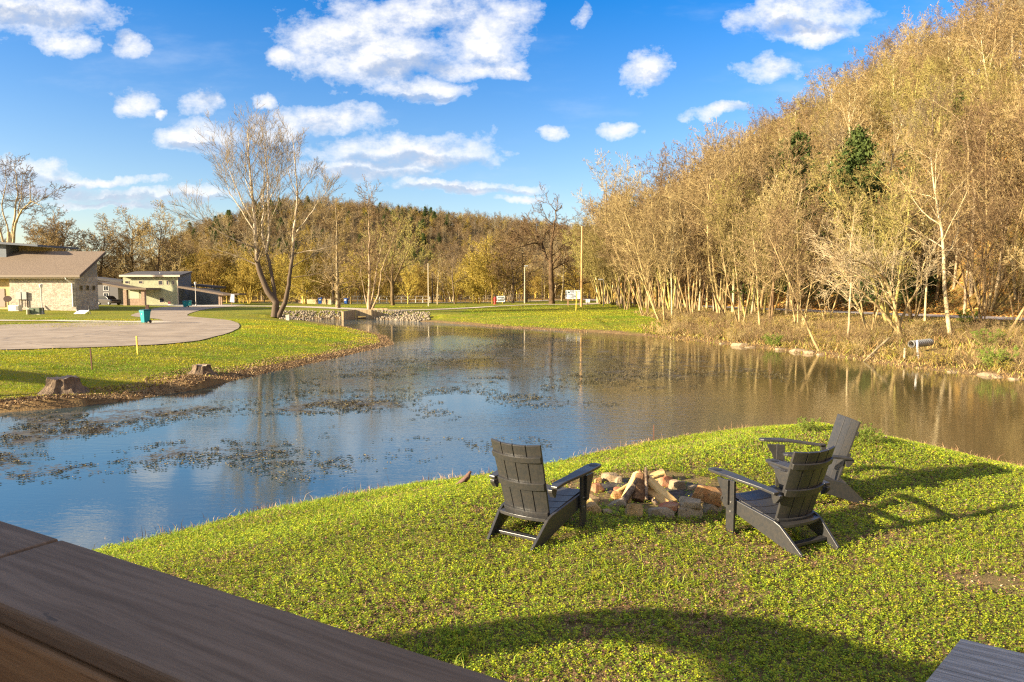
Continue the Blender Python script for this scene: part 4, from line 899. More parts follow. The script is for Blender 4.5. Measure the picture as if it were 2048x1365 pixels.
MB().tube([(0, 0, 0), (0, 0, 1.15)], .04, 8).build('mast', blk, sd); mb = MB().lathe([(.02, 0), (.2, .03), (.38, .10), (.42, .15)]); o = mb.build('dish', mat('dish_brown', (.25, .16, .10), .5), sd); o.location = (0, -.05, 1.3); o.rotation_euler = (R(60), 0, R(30))

# tipped frame sign on the lawn
g = G(165, 629); fs_ = empty('tipped_sign', g); tag(fs_, 'white board slung between two black stakes on the left lawn', 'sign'); k = g[1] / FPX
for s in (-11, 13): MB().tube([(s * k - .1, 0, 0), (s * k, .05, .55), (s * k, .05, 17 * k)], .035, 6).tube([(s * k + .22, 0, 0), (s * k, .05, .55)], .03, 6).build('stake', blk, fs_)
MB().prism([(-15 * k, -.25, .05), (7 * k, -.25, .05), (12 * k, .1, .42), (-10 * k, .1, .42)], (0, .03, .02)).build('board', wht, fs_)

# wooden street light pole and smaller utility poles
def pole(name, px, py, top, rad, lab, m, arm=None, group=None):
    g = G(px, py); k = g[1] / FPX; h_ = PY(px, top, g[1])[2] - g[2]; o = empty(name, g); tag(o, lab, 'pole', group)
    MB().tube([(0, 0, -.3), (0, 0, h_ * .5), (0, 0, h_)], [rad, rad * .85, rad * .68], 12).build('shaft', m, o)
    if arm:
        ax, az = arm
        MB().tube([(0, 0, h_ - .2), (ax * .3 * k, 0, h_ + az * .6 * k), (ax * .7 * k, 0, h_ + az * k), (ax * k, 0, h_ + az * k * 1.0)], .05, 6).build('bracket', mat('grey_metal', (.5, .5, .48), .4, metal=.5), o)
        MB().box((ax * k - .55, -.13, h_ + az * k - .12), (ax * k + .12, .13, h_ + az * k + .06)).build('lamp_head', mat('grey_metal'), o, bevel=.03)
    return o
yw = mat('pole_timber', (.56, .33, .12), .85, (.48, .30, .13), 2, .4, 20, stretch=(4, 4, .3)); gw = mat('grey_pole_timber', (.33, .26, .18), .9, (.42, .34, .25), 2, .3, 20)
pole('utility_pole', 1163, 614, 453, .185, 'tall orange-brown timber pole with a curved street light arm by the billboard', yw, (-17, 6))
pole('utility_pole', 1049.5, 607, 535, .15, 'slim grey pole with a short lamp arm left of the big oak', gw, (5, 3))
pole('utility_pole', 1007.5, 606.5, 505, .10, 'thin pale pole rising behind the small white sign', mat('pale_pole', (.5, .42, .28), .8))
pole('utility_pole', 857, 613, 527, .10, 'thin yellowish pole, leftmost of the three poles on the right of the culvert', mat('pale_pole'))
pole('utility_pole', 865, 607, 545, .13, 'dark timber pole right of the thin yellowish pole near the second pond bank', mat('dark_pole', (.10, .07, .05), .9))
pole('street_light', 1207, 613, 560, .07, 'dark slim street light with flat white head beside the track', blk, (-3, 1))

def text_obj(name, body, size, m, parent, loc, rot=(R(90), 0, 0)):
    cu = bpy.data.curves.new(name, 'FONT'); cu.body = body; cu.size = size; cu.align_x = 'CENTER'; cu.align_y = 'CENTER'; cu.extrude = .004
    o = bpy.data.objects.new(name, cu); COL.objects.link(o); bpy.context.view_layer.update()
    me = bpy.data.meshes.new_from_object(o.evaluated_get(bpy.context.evaluated_depsgraph_get())); bpy.data.objects.remove(o)
    o = bpy.data.objects.new(name, me); COL.objects.link(o); me.materials.append(m); o.parent = parent; o.location = loc; o.rotation_euler = rot; return o
ink = mat('sign_ink', (.03, .06, .06), .6); sgw = mat('sign_white', (.66, .68, .72), .5, (.60, .62, .67), 3)
g = G(1134, 611.5); bd = empty('billboard', g, R(-4)); tag(bd, 'white FOR SALE billboard on two posts in front of the tall timber pole', 'billboard'); k = g[1] / FPX; s_ = k * 29
W_, H_, zb = 28 * k, 17.5 * k, 13 * k
MB().box((0, -.05, zb), (W_, .05, zb + H_)).build('board', sgw, bd)
for a in (.06, .94): MB().box((W_ * a - .12, .055, -.2), (W_ * a + .12, .25, zb + H_ * .9)).build('post', mat('sign_post', (.30, .18, .09), .8), bd)
text_obj('lettering', 'RIVER FRONT', H_ * .20, ink, bd, (W_ * .58, -.056, zb + H_ * .88)); text_obj('lettering', 'FOR SALE', H_ * .20, ink, bd, (W_ * .55, -.056, zb + H_ * .69))
mb = MB()
for (a0, a1, c) in ((.08, .47, .49), (.17, .38, .37), (.08, .47, .25), (.08, .47, .13)): mb.box((W_ * a0, -.057, zb + H_ * (c - .02)), (W_ * a1, -.0503, zb + H_ * (c + .02)))
tag(mb.build('text_lines', ink, bd), kind='stuff')
MB().prism([(W_ * (.12 + .08 * math.cos(a)), -.053, zb + H_ * (.76 + .10 * math.sin(a))) for a in (0, .9, 1.6, 2.4, 3.1, 4.4, 5.4)], (0, -.004, 0)).build('logo', ink, bd)
MB().tube([(W_ * (.60 + .06 * math.cos(a)), -.055, zb + H_ * (.38 + .09 * math.sin(a))) for a in np.linspace(-.2, 4.8, 12)], .03 * W_ / 3, 5).build('logo', ink, bd)
g = G(1129, 610.5); sb = empty('notice_board', (g[0], bd.location.y + 1.2, g[2]), R(-4)); tag(sb, 'narrow white notice panel peeking out left behind the FOR SALE billboard', 'sign')
MB().box((0, 0, zb), (7 * k, .06, zb + H_ * .48)).build('upper_panel', wht, sb); MB().box((0, 0, zb + H_ * .52), (7 * k, .06, zb + H_)).build('lower_panel', wht, sb)
MB().box((5.6 * k, .065, -.2), (6.8 * k, .2, zb + H_)).build('post', mat('sign_post'), sb)
g = G(993, 608.5); k = g[1] / FPX; s2 = empty('roadside_sign', g); tag(s2, 'small white lettered sign by the red hydrant', 'sign')
MB().box((0, 0, 4 * k), (17 * k, .08, 16 * k)).build('board', wht, s2)
for a in (2.5, 15): MB().box((a * k - .08, .085, -.2), (a * k + .08, .2, 12 * k)).build('post', blk, s2)
text_obj('lettering', 'Running Water', 3.0 * k, ink, s2, (8.7 * k, -.006, 10 * k)); 
mb = MB()
for c in (7.0, 13.2): mb.box((2.5 * k, -.008, c * k - .06), (15 * k, -.001, c * k + .06))
tag(mb.build('text_lines', ink, s2), kind='stuff')
g = G(1172, 609.5); k = g[1] / FPX; s3 = empty('notice_sign', g); tag(s3, 'pair of tiny white notices on one post right of the tall timber pole', 'sign')
MB().box((3.5 * k - .05, .04, 0), (3.5 * k + .05, .12, 6 * k)).build('post', blk, s3)
for a in (-.5, 4): MB().box((a * k, 0, 4 * k), (a * k + 3.6 * k, .035, 10.5 * k)).build('board', wht, s3)
g = G(464, 611.5); k = g[1] / FPX; s4 = empty('leaning_sign', g, R(8)); tag(s4, 'tilted white board on a post beside the carport of the green house', 'sign')
MB().prism([(-4 * k, 0, 7 * k), (4.5 * k, 0, 6 * k), (5.2 * k, 0, 22 * k), (-1.5 * k, 0, 23 * k)], (0, .06, 0)).build('board', sgw, s4); MB().box((-1.5 * k, .065, -.2), (0, .15, 14 * k)).build('post', mat('sign_post'), s4)
g = G(338, 613); k = g[1] / FPX; s5 = empty('yard_sign', g); tag(s5, 'little dark and white yard sign on the drive before the green house', 'sign')
MB().box((-2 * k, 0, 4 * k), (3 * k, .05, 9.5 * k)).build('upper_panel', mat('sign_maroon', (.15, .03, .04), .6), s5); MB().box((-2 * k, 0, .2), (3 * k, .05, 3.9 * k)).build('lower_panel', wht, s5)
g = G(614, 606); k = g[1] / FPX; s6 = empty('street_sign', g); tag(s6, 'green street name sign on a thin post left of the timber fence', 'sign')
MB().tube([(0, 0, 0), (0, 0, 26 * k)], .06, 8).build('post', wht, s6); MB().box((-4 * k, -.04, 24 * k), (3.5 * k, .04, 27 * k)).build('blade', teal, s6)
g = G(990, 609); hy = empty('fire_hydrant', g); tag(hy, 'red fire hydrant beside the small white roadside sign', 'hydrant'); red = mat('hydrant_red', (.45, .03, .02), .5)
MB().lathe([(.18, 0), (.18, .06), (.13, .08), (.13, .62), (.17, .64), (.17, .70), (.12, .82), (.03, .92)]).build('barrel', red, hy)
for s in (-1, 1): MB().tube([(s * .1, 0, .48), (s * .24, 0, .48)], .07, 10).build('nozzle', red, hy)
hy.scale = (1.5,) * 3

# stakes
def stake(name, px, py, top, w_, m, lab, lean=(0, 0)):
    g = G(px, py); h_ = PY(px, top, g[1])[2] - g[2]
    o = MB().box((-w_ / 2, -w_ / 2, -.1), (w_ / 2, w_ / 2, h_ * .8)).prism([(-w_ / 2, -w_ / 2, h_ * .8), (w_ / 2, -w_ / 2, h_ * .8), (w_ / 2, -w_ / 2, h_ * .97), (0, -w_ / 2, h_), (-w_ / 2, -w_ / 2, h_ * .97)], (0, w_, 0)).build(name, m)
    o.location = g; o.rotation_euler = (lean[0], lean[1], 0); return tag(o, lab, 'stake')
rst = mat('rusty_steel', (.16, .08, .05), .9, (.10, .05, .035), 30); ylw = mat('yellow_paint', (.75, .52, .08), .6)
stake('steel_stake', 184, 740, 697, .035, rst, 'thin rusty steel stake on the left lawn above the big stump', (0, R(-2)))
stake('marker_stake', 275.5, 709, 672, .05, ylw, 'yellow marker stake on the lawn between the two stumps and the asphalt loop', (0, R(-2)))
stake('steel_stake', 1307, 886, 850, .022, rst, 'thin brown rod sticking up at the near shore behind the fire ring')
stake('marker_stake', 1151.5, 622, 582, .10, ylw, 'yellow marker stake in the far lawn in front of the billboard', (0, R(3)))
stake('drain_post', 576, 641, 630, .35, conc, 'stubby concrete post at the waterline beside the forked bare tree')
stake('white_pipe', 1836, 719, 680, .055, wht, 'leaning white plastic pipe standing in front of the corrugated culvert', (R(5), R(-8)))
stake('white_pipe', 1808.5, 720, 697, .05, mat('pale_paint', (.68, .56, .36), .6), 'short pale pipe left of the leaning white pipe on the right bank')

# corrugated culvert pipe on the right bank
g = G(1845, 700); pc = PY(1822, 689, g[1] - 1.0); k = g[1] / FPX
m = mat('galvanised', (.30, .285, .26), .55, (.20, .19, .17), 12, metal=.3); mb = MB(); pts = []; rad = []
for i in range(41): pts.append((i * .033 * 1.0, i * .035 * .45, i * .0015)); rad.append(.165 + .016 * math.sin(i * 2 * math.pi / 4))
mb.tube(pts, rad, 20, cap=False); mb.tube([(p[0] + .0, p[1], p[2]) for p in pts[:40]], [.145] * 40, 20, cap=False)
o = mb.build('culvert_pipe', m, smooth=True); o.location = (pc[0], pc[1], pc[2]); tag(o, 'corrugated grey metal culvert pipe jutting from the right bank', 'pipe')
md = o.modifiers.new('s', 'SOLIDIFY'); md.thickness = .006

# concrete culvert headwall
wcm = mat('stained_concrete', (.44, .33, .18), .9, (.26, .18, .10), 1.3, .6, 12, stretch=(3, 3, .6))
cy = P(715, 638, WZ)[1]; hw_ = empty('culvert_headwall', (0, 0, 0)); tag(hw_, 'stained concrete culvert headwall with a square opening where the lane crosses', 'culvert')
zt = Z(619.5, cy); zo = Z(632.5, cy); xa, xb, xc, xd_ = X(711, cy), X(714, cy), X(731.5, cy), X(743, cy)
MB().box((xa, cy, zo), (xc, cy + .5, zt)).build('lintel', wcm, hw_); MB().box((xc + .003, cy - .02, WZ - .6), (xd_, cy + .5, zt + .003)).build('pier', wcm, hw_)
MB().box((xa, cy + .02, WZ - .6), (xb, cy + .5, zo - .003)).build('pier', wcm, hw_)
MB().box((xb, cy + 2.2, WZ - .6), (xc, cy + 2.4, zo)).build('back_wall', mat('culvert_shade', (.05, .04, .03), .9), hw_)  # dark sheet standing in for the shade inside the opening
y5 = cy - 3.6; MB().prism([(X(687, y5), y5, WZ - .6), (xa - .01, cy, WZ - .6), (xa - .01, cy, zt), (X(687, y5), y5, Z(623.5, y5))], (-.25, .1, 0)).build('wing_wall', wcm, hw_)
MB().prism([(xd_ + .01, cy + .1, WZ - .6), (xd_ + 2.4, cy + 2.5, WZ - .6), (xd_ + 2.4, cy + 2.5, zt - .9), (xd_ + .01, cy + .1, zt - .05)], (-.2, .25, 0)).build('wing_wall', wcm, hw_)
o = MB().box((X(745, cy + 8), cy + 8, -.2), (X(775, cy + 8), cy + 8.3, Z(617, cy + 8))).build('far_headwall', wcm, hw_)

# timber fence / barrier and rail fences
tf = empty('timber_fence'); tag(tf, 'brown vertical-board timber fence running back behind the blue bin', 'fence')
tfm = mat('fence_timber', (.40, .28, .15), .9, (.28, .18, .09), 2, .6, 30, stretch=(6, 6, .5))
a0 = Vector(G(661, 609.5)); a1 = Vector(G(591, 606.6)); mb = MB(); n = 60
for i in range(n):
    p = a0.lerp(a1, i / n); q_ = a0.lerp(a1, (i + .93) / n); z0 = hz(p.x, p.y) - .1; h_ = 1.15 - .3 * i / n
    mb.prism([(p.x, p.y, z0), (q_.x, q_.y, z0), (q_.x, q_.y, z0 + h_), (p.x, p.y, z0 + h_)], (-.05, -.02, 0))
mb.build('boards', tfm, tf)
for i in range(0, 7): p = a0.lerp(a1, i / 6); z0 = hz(p.x, p.y) - .1; MB().box((p.x, p.y - .1, z0), (p.x + .15, p.y + .05, z0 + 1.5 - .05 * i)).build('post', trim, tf)
def rail_fence(pts, h_, m, lab, npost, rails=(.5, .95)):
    f = empty('rail_fence'); tag(f, lab, 'fence', 'rail fences')
    for i in range(npost):
        t = i / (npost - 1) * (len(pts) - 1); j = min(int(t), len(pts) - 2); p = Vector(pts[j]).lerp(Vector(pts[j + 1]), t - j); z0 = hz(p.x, p.y) - .1
        MB().tube([(p.x, p.y, z0), (p.x, p.y, z0 + h_)], .085, 6).build('post', m, f)
    mb = MB()
    for r_ in rails:
        for j in range(len(pts) - 1): p, q_ = pts[j], pts[j + 1]; mb.tube([(p[0], p[1] - .1, hz(p[0], p[1]) + h_ * r_), (q_[0], q_[1] - .1, hz(q_[0], q_[1]) + h_ * r_)], .05, 5)
    tag(mb.build('rails', m, f), kind='stuff')
fm_ = mat('fence_rail', (.36, .29, .20), .9)
rail_fence([G(700, 606.5)[:2], G(860, 606)[:2]], 1.5, mat('fence_white', (.60, .56, .48), .8), 'pale post and rail fence behind the trees right of the blue bins', 12)
rail_fence([G(865, 605)[:2], G(985, 604)[:2]], 1.5, fm_, 'brown post and rail fence left of the red hydrant', 14)
rail_fence([G(1018, 605)[:2], G(1060, 604)[:2]], 1.7, mat('fence_dark', (.10, .08, .06), .9), 'short dark post fence between the small white sign and the oak', 9)

# stumps
def stump(px, py, wpx, hpx, lab, seed):
    g = G(px, py); k = g[1] / FPX; r0 = wpx * k / 2; h_ = hpx * k; r_ = random.Random(seed); n = 40; vs = []; rows = 9
    lobes = [(r_.uniform(0, 6.28), r_.uniform(.25, .5), r_.randint(3, 7)) for _ in range(5)]
    for j in range(rows):
        t = j / (rows - 1)
        for i in range(n):
            a = 2 * math.pi * i / n
            fl = 1 + (1 - t) ** 2.2 * (.75 + .55 * max(0, math.sin(4 * a + seed)) + .3 * max(0, math.sin(7 * a + 2 * seed))) + .05 * math.sin(9 * a + seed * 3) + .04 * math.sin(17 * a)
            rr = r0 * fl * (1 + r_.uniform(-.025, .025)); vs.append((rr * math.cos(a), rr * math.sin(a), h_ * (t - .12) + (r_.uniform(-.02, .03) + .02 * math.sin(3 * a + seed) if j == rows - 1 else 0)))
    fs = [(j * n + i, j * n + (i + 1) % n, (j + 1) * n + (i + 1) % n, (j + 1) * n + i) for j in range(rows - 1) for i in range(n)]
    o = empty('tree_stump', g); tag(o, lab, 'stump', 'stumps on the left bank')
    bkm = mat('stump_bark', (.21, .145, .09), .95, (.085, .055, .035), 5, 1.0, 14, stretch=(2.2, 2.2, .5), bump_dist=.05)
    MB().add(vs, fs).build('bark', bkm, o)
    top = [(x, y, z + .002) for x, y, z in vs[-n:]]; MB().add(top + [(0, 0, h_ * .88)], [(i, (i + 1) % n, n) for i in range(n)]).build('cut_face', mat('cut_face', (.36, .26, .18), .9, (.20, .14, .09), 12, .4, 60), o)
stump(127, 786, 54, 34, 'large flared tree stump at the waterline on the left bank', 3)
stump(404, 750, 32, 22, 'smaller tree stump further along the left bank', 8)

ash = mat('ash_soil', (.035, .03, .026), .95, (.10, .085, .07), 9, .6, 40)
av = []; an_ = 40; g0 = P(1300, 988, 0)
for j, r__ in enumerate((0, .3, .55, .72)):
    for i in range(an_ if j else 1): a = i * 2 * math.pi / an_; q_ = (g0[0] + .1 + r__ * math.cos(a) * (1 + .1 * math.sin(5 * a)), g0[1] + .12 + r__ * .8 * math.sin(a)); av.append((q_[0], q_[1], hz(*q_) + .018 - .01 * (j == 3)))
af = [(0, 1 + i, 1 + (i + 1) % an_) for i in range(an_)] + [(1 + (j - 1) * an_ + i, 1 + j * an_ + i, 1 + j * an_ + (i + 1) % an_, 1 + (j - 1) * an_ + (i + 1) % an_) for j in (1, 2) for i in range(an_)]
tag(mobj('ash_bed', av, af, ash), 'dark ash and charred soil inside the fire ring', 'ash', kind='stuff')

# small bird on the near lawn
g = G(931, 973); k = g[1] / FPX; bi = empty('bird', g, R(15)); tag(bi, 'small brown bird standing on the grass near the shore', 'bird')
def blob(name, pts, rad, m, parent):
    return MB().tube(pts, rad, 10).build(name, m, parent, smooth=True)
bm_ = mat('bird_brown', (.16, .08, .055), .8, (.10, .06, .045), 40)
body = blob('body', [(-.135, 0, .035), (-.09, 0, .055), (-.05, 0, .075), (0, 0, .10), (.035, 0, .135), (.05, 0, .165), (.06, 0, .185), (.075, 0, .192), (.085, 0, .19)], [.008, .012, .028, .042, .040, .026, .022, .018, .004], bm_, bi)
blob('beak', [(.078, 0, .192), (.103, 0, .187)], [.007, .001], mat('beak', (.25, .16, .05), .5), bi)
for s in (-1, 1): blob('leg', [(.0, s * .015, .07), (.005, s * .018, .0)], [.004, .003], blk, bi); blob('wing', [(-.09, s * .03, .06), (-.03, s * .042, .09), (.02, s * .036, .13)], [.006, .018, .006], mat('bird_wing', (.11, .06, .045), .8), bi)

# ------------------------------------------------------------------ trees
def barkmat(name, a, b, var_scale=3, base_dark=None, objvar=.42):
    m = bpy.data.materials.new(name); m.use_nodes = True; t = m.node_tree; bb = t.nodes['Principled BSDF']; bb.inputs['Roughness'].default_value = .9; bb.inputs['Specular IOR Level'].default_value = .15
    tcn = t.nodes.new('ShaderNodeTexCoord'); p = tcn.outputs['Object']
    c = mixc(t, ramp(t, noise(t, vmth(t, 'MULTIPLY', p, (1, 1, .45)), var_scale, 5, .65), .38, .62), a, b)
    if base_dark:
        s_ = t.nodes.new('ShaderNodeSeparateXYZ'); t.links.new(p, s_.inputs[0])
        f = mth(t, 'SUBTRACT', 1.0, ramp(t, mth(t, 'ADD', s_.outputs[2], mth(t, 'MULTIPLY', noise(t, p, 1.2, 4), 4.0)), base_dark[1], base_dark[2])); c = mixc(t, f, c, base_dark[0])
    if objvar:
        oi = t.nodes.new('ShaderNodeObjectInfo'); h = t.nodes.new('ShaderNodeHueSaturation')
        t.links.new(mth(t, 'ADD', mth(t, 'MULTIPLY', oi.outputs['Random'], objvar * 2), 1 - objvar), h.inputs['Value'])
        t.links.new(mth(t, 'ADD', mth(t, 'MULTIPLY', oi.outputs['Random'], .03), .485), h.inputs['Hue']); t.links.new(c, h.inputs['Color']); c = h.outputs[0]
    t.links.new(c, bb.inputs['Base Color'])
    bn = t.nodes.new('ShaderNodeBump'); bn.inputs['Strength'].default_value = .7; bn.inputs['Distance'].default_value = .04
    t.links.new(noise(t, vmth(t, 'MULTIPLY', p, (1, 1, .35)), 9, 5, .6), bn.inputs['Height']); t.links.new(bn.outputs[0], bb.inputs['Normal']); return m
BK = {'tan': barkmat('bark_tan', (.37, .265, .125), (.14, .09, .04)), 'olive': barkmat('bark_olive', (.33, .26, .09), (.15, .115, .035)),
      'white': barkmat('bark_white', (.60, .51, .36), (.36, .28, .17), 2.2, ((.115, .085, .058), 7.0, 12.5), .05), 'pale': barkmat('bark_pale', (.52, .41, .24), (.32, .24, .13), 2.5, None, .15),
      'dark': barkmat('bark_dark', (.17, .11, .055), (.09, .06, .03)), 'gold': barkmat('bark_gold', (.48, .34, .08), (.26, .18, .04)), 'grey': barkmat('bark_grey', (.25, .185, .11), (.13, .095, .055))}
class TB:
    """collects limbs (round tubes) and twigs (thin three-sided prisms)"""
    def __init__(s, seed): s.r = random.Random(seed); s.limbs = MB(); s.sg = []; s.leaf = []
    def twig(s, p, q, r0, r1): s.sg.append((*p, *q, r0, r1))
    def grow(s, p, d, L, r, lv, A):
        R_ = s.r; n = A['steps'][lv]; st = L / n; pts = [p]; rad = [r]; tip = A['tip'][lv]
        d = d.copy()
        for i in range(n):
            w_ = A['wob'][lv]
            d = Vector((d.x + R_.gauss(0, w_), d.y + R_.gauss(0, w_), d.z + R_.gauss(0, w_) + A['up'][lv])).normalized()
            p = p + d * st; pts.append(p); rad.append(max(r * (1 - (i + 1) / n * (1 - tip)), A['rmin']))
        if lv <= A['limb_lv']: s.limbs.tube(pts, rad, 7 if lv == 0 else 5, cap=False)
        else:
            for i in range(n): s.twig(pts[i], pts[i + 1], rad[i], rad[i + 1])
        s.kids(pts, rad, L, lv, A)
    def kids(s, pts, rad, L, lv, A, tmin=None, count=None):
        if lv + 1 >= len(A['n']) + 1 or lv >= len(A['n']): return
        R_ = s.r; n = len(pts) - 1; k = count if count is not None else A['n'][lv]; t0 = A['t0'][lv] if tmin is None else tmin
        for c in range(k):
            t = t0 + (1 - t0) * (c + R_.random() * .9) / k; t = min(t, .999); i = min(int(t * n), n - 1); f = t * n - i
            p = pts[i].lerp(pts[i + 1], f); d = (pts[i + 1] - pts[i]).normalized(); r = (rad[i] * (1 - f) + rad[i + 1] * f) * A['rr'][lv]
            o = d.orthogonal(); o.rotate(Matrix.Rotation(c * 2.4 + R_.random() * 1.2, 3, d)); ang = R(A['ang'][lv] + R_.gauss(0, 9))
            nd_ = d * math.cos(ang) + o.normalized() * math.sin(ang)
            s.grow(p, nd_, L * A['lr'][lv] * (1 - A['sh'] * t) * R_.uniform(.75, 1.15), max(r, A['rmin'] * 1.2), lv + 1, A)
    def arrays(s):
        a = np.array(s.sg); p, q, r0, r1 = a[:, :3], a[:, 3:6], a[:, 6], a[:, 7]
        d = q - p; d /= np.linalg.norm(d, axis=1)[:, None] + 1e-9
        ref = np.where(np.abs(d[:, 2:3]) < .9, np.array([[0, 0, 1.]]), np.array([[1., 0, 0]])); u = np.cross(d, ref); u /= np.linalg.norm(u, axis=1)[:, None]; v = np.cross(d, u)
        V = []
        for base, rr in ((p, r0), (q, r1)):
            for k in range(3): an = 2.094 * k; V.append(base + (u * math.cos(an) + v * math.sin(an)) * rr[:, None])
        V = np.stack(V, 1); n = len(a); o = np.arange(n)[:, None] * 6
        F = np.concatenate([o + np.array([[k, (k + 1) % 3, 3 + (k + 1) % 3, 3 + k]]) for k in range(3)])
        return V.reshape(-1, 3), F
def leaf_quads(pts, size, r_, tilt=None):
    n = len(pts); c = np.asarray(pts)
    a = r_.normal(size=(n, 3)); a /= np.linalg.norm(a, axis=1)[:, None]; b = np.cross(a, r_.normal(size=(n, 3))); b /= np.linalg.norm(b, axis=1)[:, None]
    s_ = size * r_.uniform(.6, 1.3, (n, 1)); V = np.stack([c - a * s_, c - b * s_ * .55, c + a * s_, c + b * s_ * .55], 1).reshape(-1, 3)
    return V, (np.arange(n)[:, None] * 4 + np.arange(4)[None])
def tree_meshes(tb, bark, twigm, buds=None):
    """returns mesh datas (trunk, crown)"""
    t = tb.limbs.build('trunk', bark, smooth=True); v, f = tb.arrays(); c = mobj('crown', v, f, twigm)
    if buds:
        m, frac, size, seed = buds; r_ = np.random.default_rng(seed); a = np.array(tb.sg); fine = a[a[:, 6] < np.quantile(a[:, 6], .7)]
        k = int(len(fine) * frac); sel = fine[r_.integers(0, len(fine), k)]; t_ = r_.random((k, 1)); P_ = sel[:, :3] * (1 - t_) + sel[:, 3:6] * t_ + r_.normal(0, size * .8, (k, 3))
        lv, lf = leaf_quads(P_, size, r_); V = np.concatenate([v, lv]); F = np.concatenate([f, lf + len(v)])
        bpy.data.objects.remove(c); c = mobj('crown', V, F, twigm); c.data.materials.append(m)
        mi = np.zeros(len(F), np.int32); mi[len(f):] = 1; c.data.polygons.foreach_set('material_index', mi)
    out = (t.data, c.data); bpy.data.objects.remove(t); bpy.data.objects.remove(c); return out
def A_(**k):
    d = dict(steps=[7, 5, 4, 3, 2], tip=[.25, .3, .4, .5, .6], wob=[.05, .12, .16, .2, .25], up=[.02, .05, .05, .04, .02], limb_lv=1, n=[12, 8, 6, 5], t0=[.25, .2, .15, .1],
             rr=[.5, .55, .6, .65], ang=[48, 42, 42, 40], lr=[.5, .5, .5, .5], sh=.45, rmin=.006); d.update(k); return d
PROTO = {}
def proto(name, seed, H, r, A, bark, twig, stems=1, lean=0, buds=None, spread=.25):
    tb = TB(seed)
    for k in range(stems):
        a = 6.28 * k / max(stems, 1) + tb.r.random(); s_ = spread if stems > 1 else lean
        tb.grow(Vector((math.cos(a) * .15 * (stems > 1), math.sin(a) * .15 * (stems > 1), -.3)), Vector((math.cos(a) * s_, math.sin(a) * s_ * .7, 1)).normalized(), H * tb.r.uniform(.85, 1.0), r * (tb.r.uniform(.75, 1) if stems > 1 else 1), 0, A)
    PROTO[name] = tree_meshes(tb, BK[bark], BK[twig], buds)
ybud = mat('yellow_buds', (.38, .28, .04), .8, (.28, .22, .04), 2, translucent=.3); gbud = mat('green_leaves', (.13, .20, .02), .7, (.20, .26, .03), 2, translucent=.35)
tbud = mat('tan_buds', (.36, .24, .08), .8, (.26, .16, .06), 2, translucent=.2)
proto('wood_a', 11, 13, .17, A_(rmin=.0115), 'pale', 'tan'); proto('wood_b', 12, 14, .18, A_(n=[14, 8, 6, 4], ang=[40, 40, 42, 40], rmin=.0115), 'pale', 'tan', 2, buds=(tbud, .25, .07, 1))
proto('wood_c', 13, 12, .16, A_(ang=[38, 45, 45, 45], rmin=.0115), 'olive', 'olive', 3, spread=.22); proto('wood_d', 14, 15, .24, A_(n=[10, 9, 7, 5], t0=[.4, .2, .1, .1], wob=[.07, .15, .2, .2, .2], rmin=.0115), 'grey', 'grey')
proto('gold_a', 15, 12, .2, A_(n=[16, 9, 6, 4], t0=[.12, .15, .1, .1], ang=[42, 40, 40, 38], lr=[.55, .5, .5, .5], rmin=.016), 'gold', 'gold', buds=(ybud, .6, .08, 2))
proto('gold_b', 16, 10, .16, A_(n=[14, 9, 6, 4], t0=[.1, .1, .1, .1], ang=[50, 42, 40, 38], lr=[.6, .5, .5, .5], rmin=.016), 'gold', 'gold', 3, buds=(ybud, .45, .08, 3))
proto('thin_a', 17, 11, .10, A_(n=[10, 6, 5, 3], t0=[.35, .2, .1, .1], ang=[35, 38, 40, 38], lr=[.35, .5, .5, .5], rmin=.010), 'pale', 'tan', 1, .12)
proto('thin_b', 18, 10, .085, A_(n=[10, 6, 5, 3], t0=[.3, .2, .1, .1], ang=[38, 38, 40, 38], lr=[.4, .5, .5, .5], rmin=.010), 'tan', 'olive', 3, spread=.3)
proto('round_a', 19, 13, .30, A_(n=[18, 10, 8, 5], t0=[.18, .15, .1, .1], ang=[55, 48, 45, 42], lr=[.62, .52, .5, .5], wob=[.08, .16, .2, .22, .2], rmin=.018), 'dark', 'tan')
proto('round_b', 20, 12, .26, A_(n=[18, 10, 8, 4], t0=[.15, .15, .1, .1], ang=[52, 48, 45, 42], lr=[.62, .52, .5, .5], wob=[.08, .16, .2, .22, .2], rmin=.018), 'grey', 'tan', buds=(tbud, .35, .08, 4))
proto('shrub', 21, 2.6, .03, A_(steps=[4, 4, 3, 2, 2], n=[6, 5, 4], t0=[.1, .1, .1], ang=[35, 40, 40], rmin=.005), 'tan', 'tan', 9, spread=.75)
proto('green_shrub', 22, 2.2, .03, A_(steps=[4, 4, 3, 2, 2], n=[6, 5, 3], t0=[.1, .1, .1], ang=[35, 40, 40], rmin=.005), 'olive', 'olive', 9, spread=.75, buds=(gbud, 2.2, .055, 6))
proto('lime_shrub', 23, 2.0, .03, A_(steps=[4, 4, 3, 2, 2], n=[5, 5, 3], t0=[.1, .1, .1], ang=[35, 40, 40], rmin=.005), 'tan', 'tan', 9, spread=.7, buds=(ybud, 1.2, .05, 7))
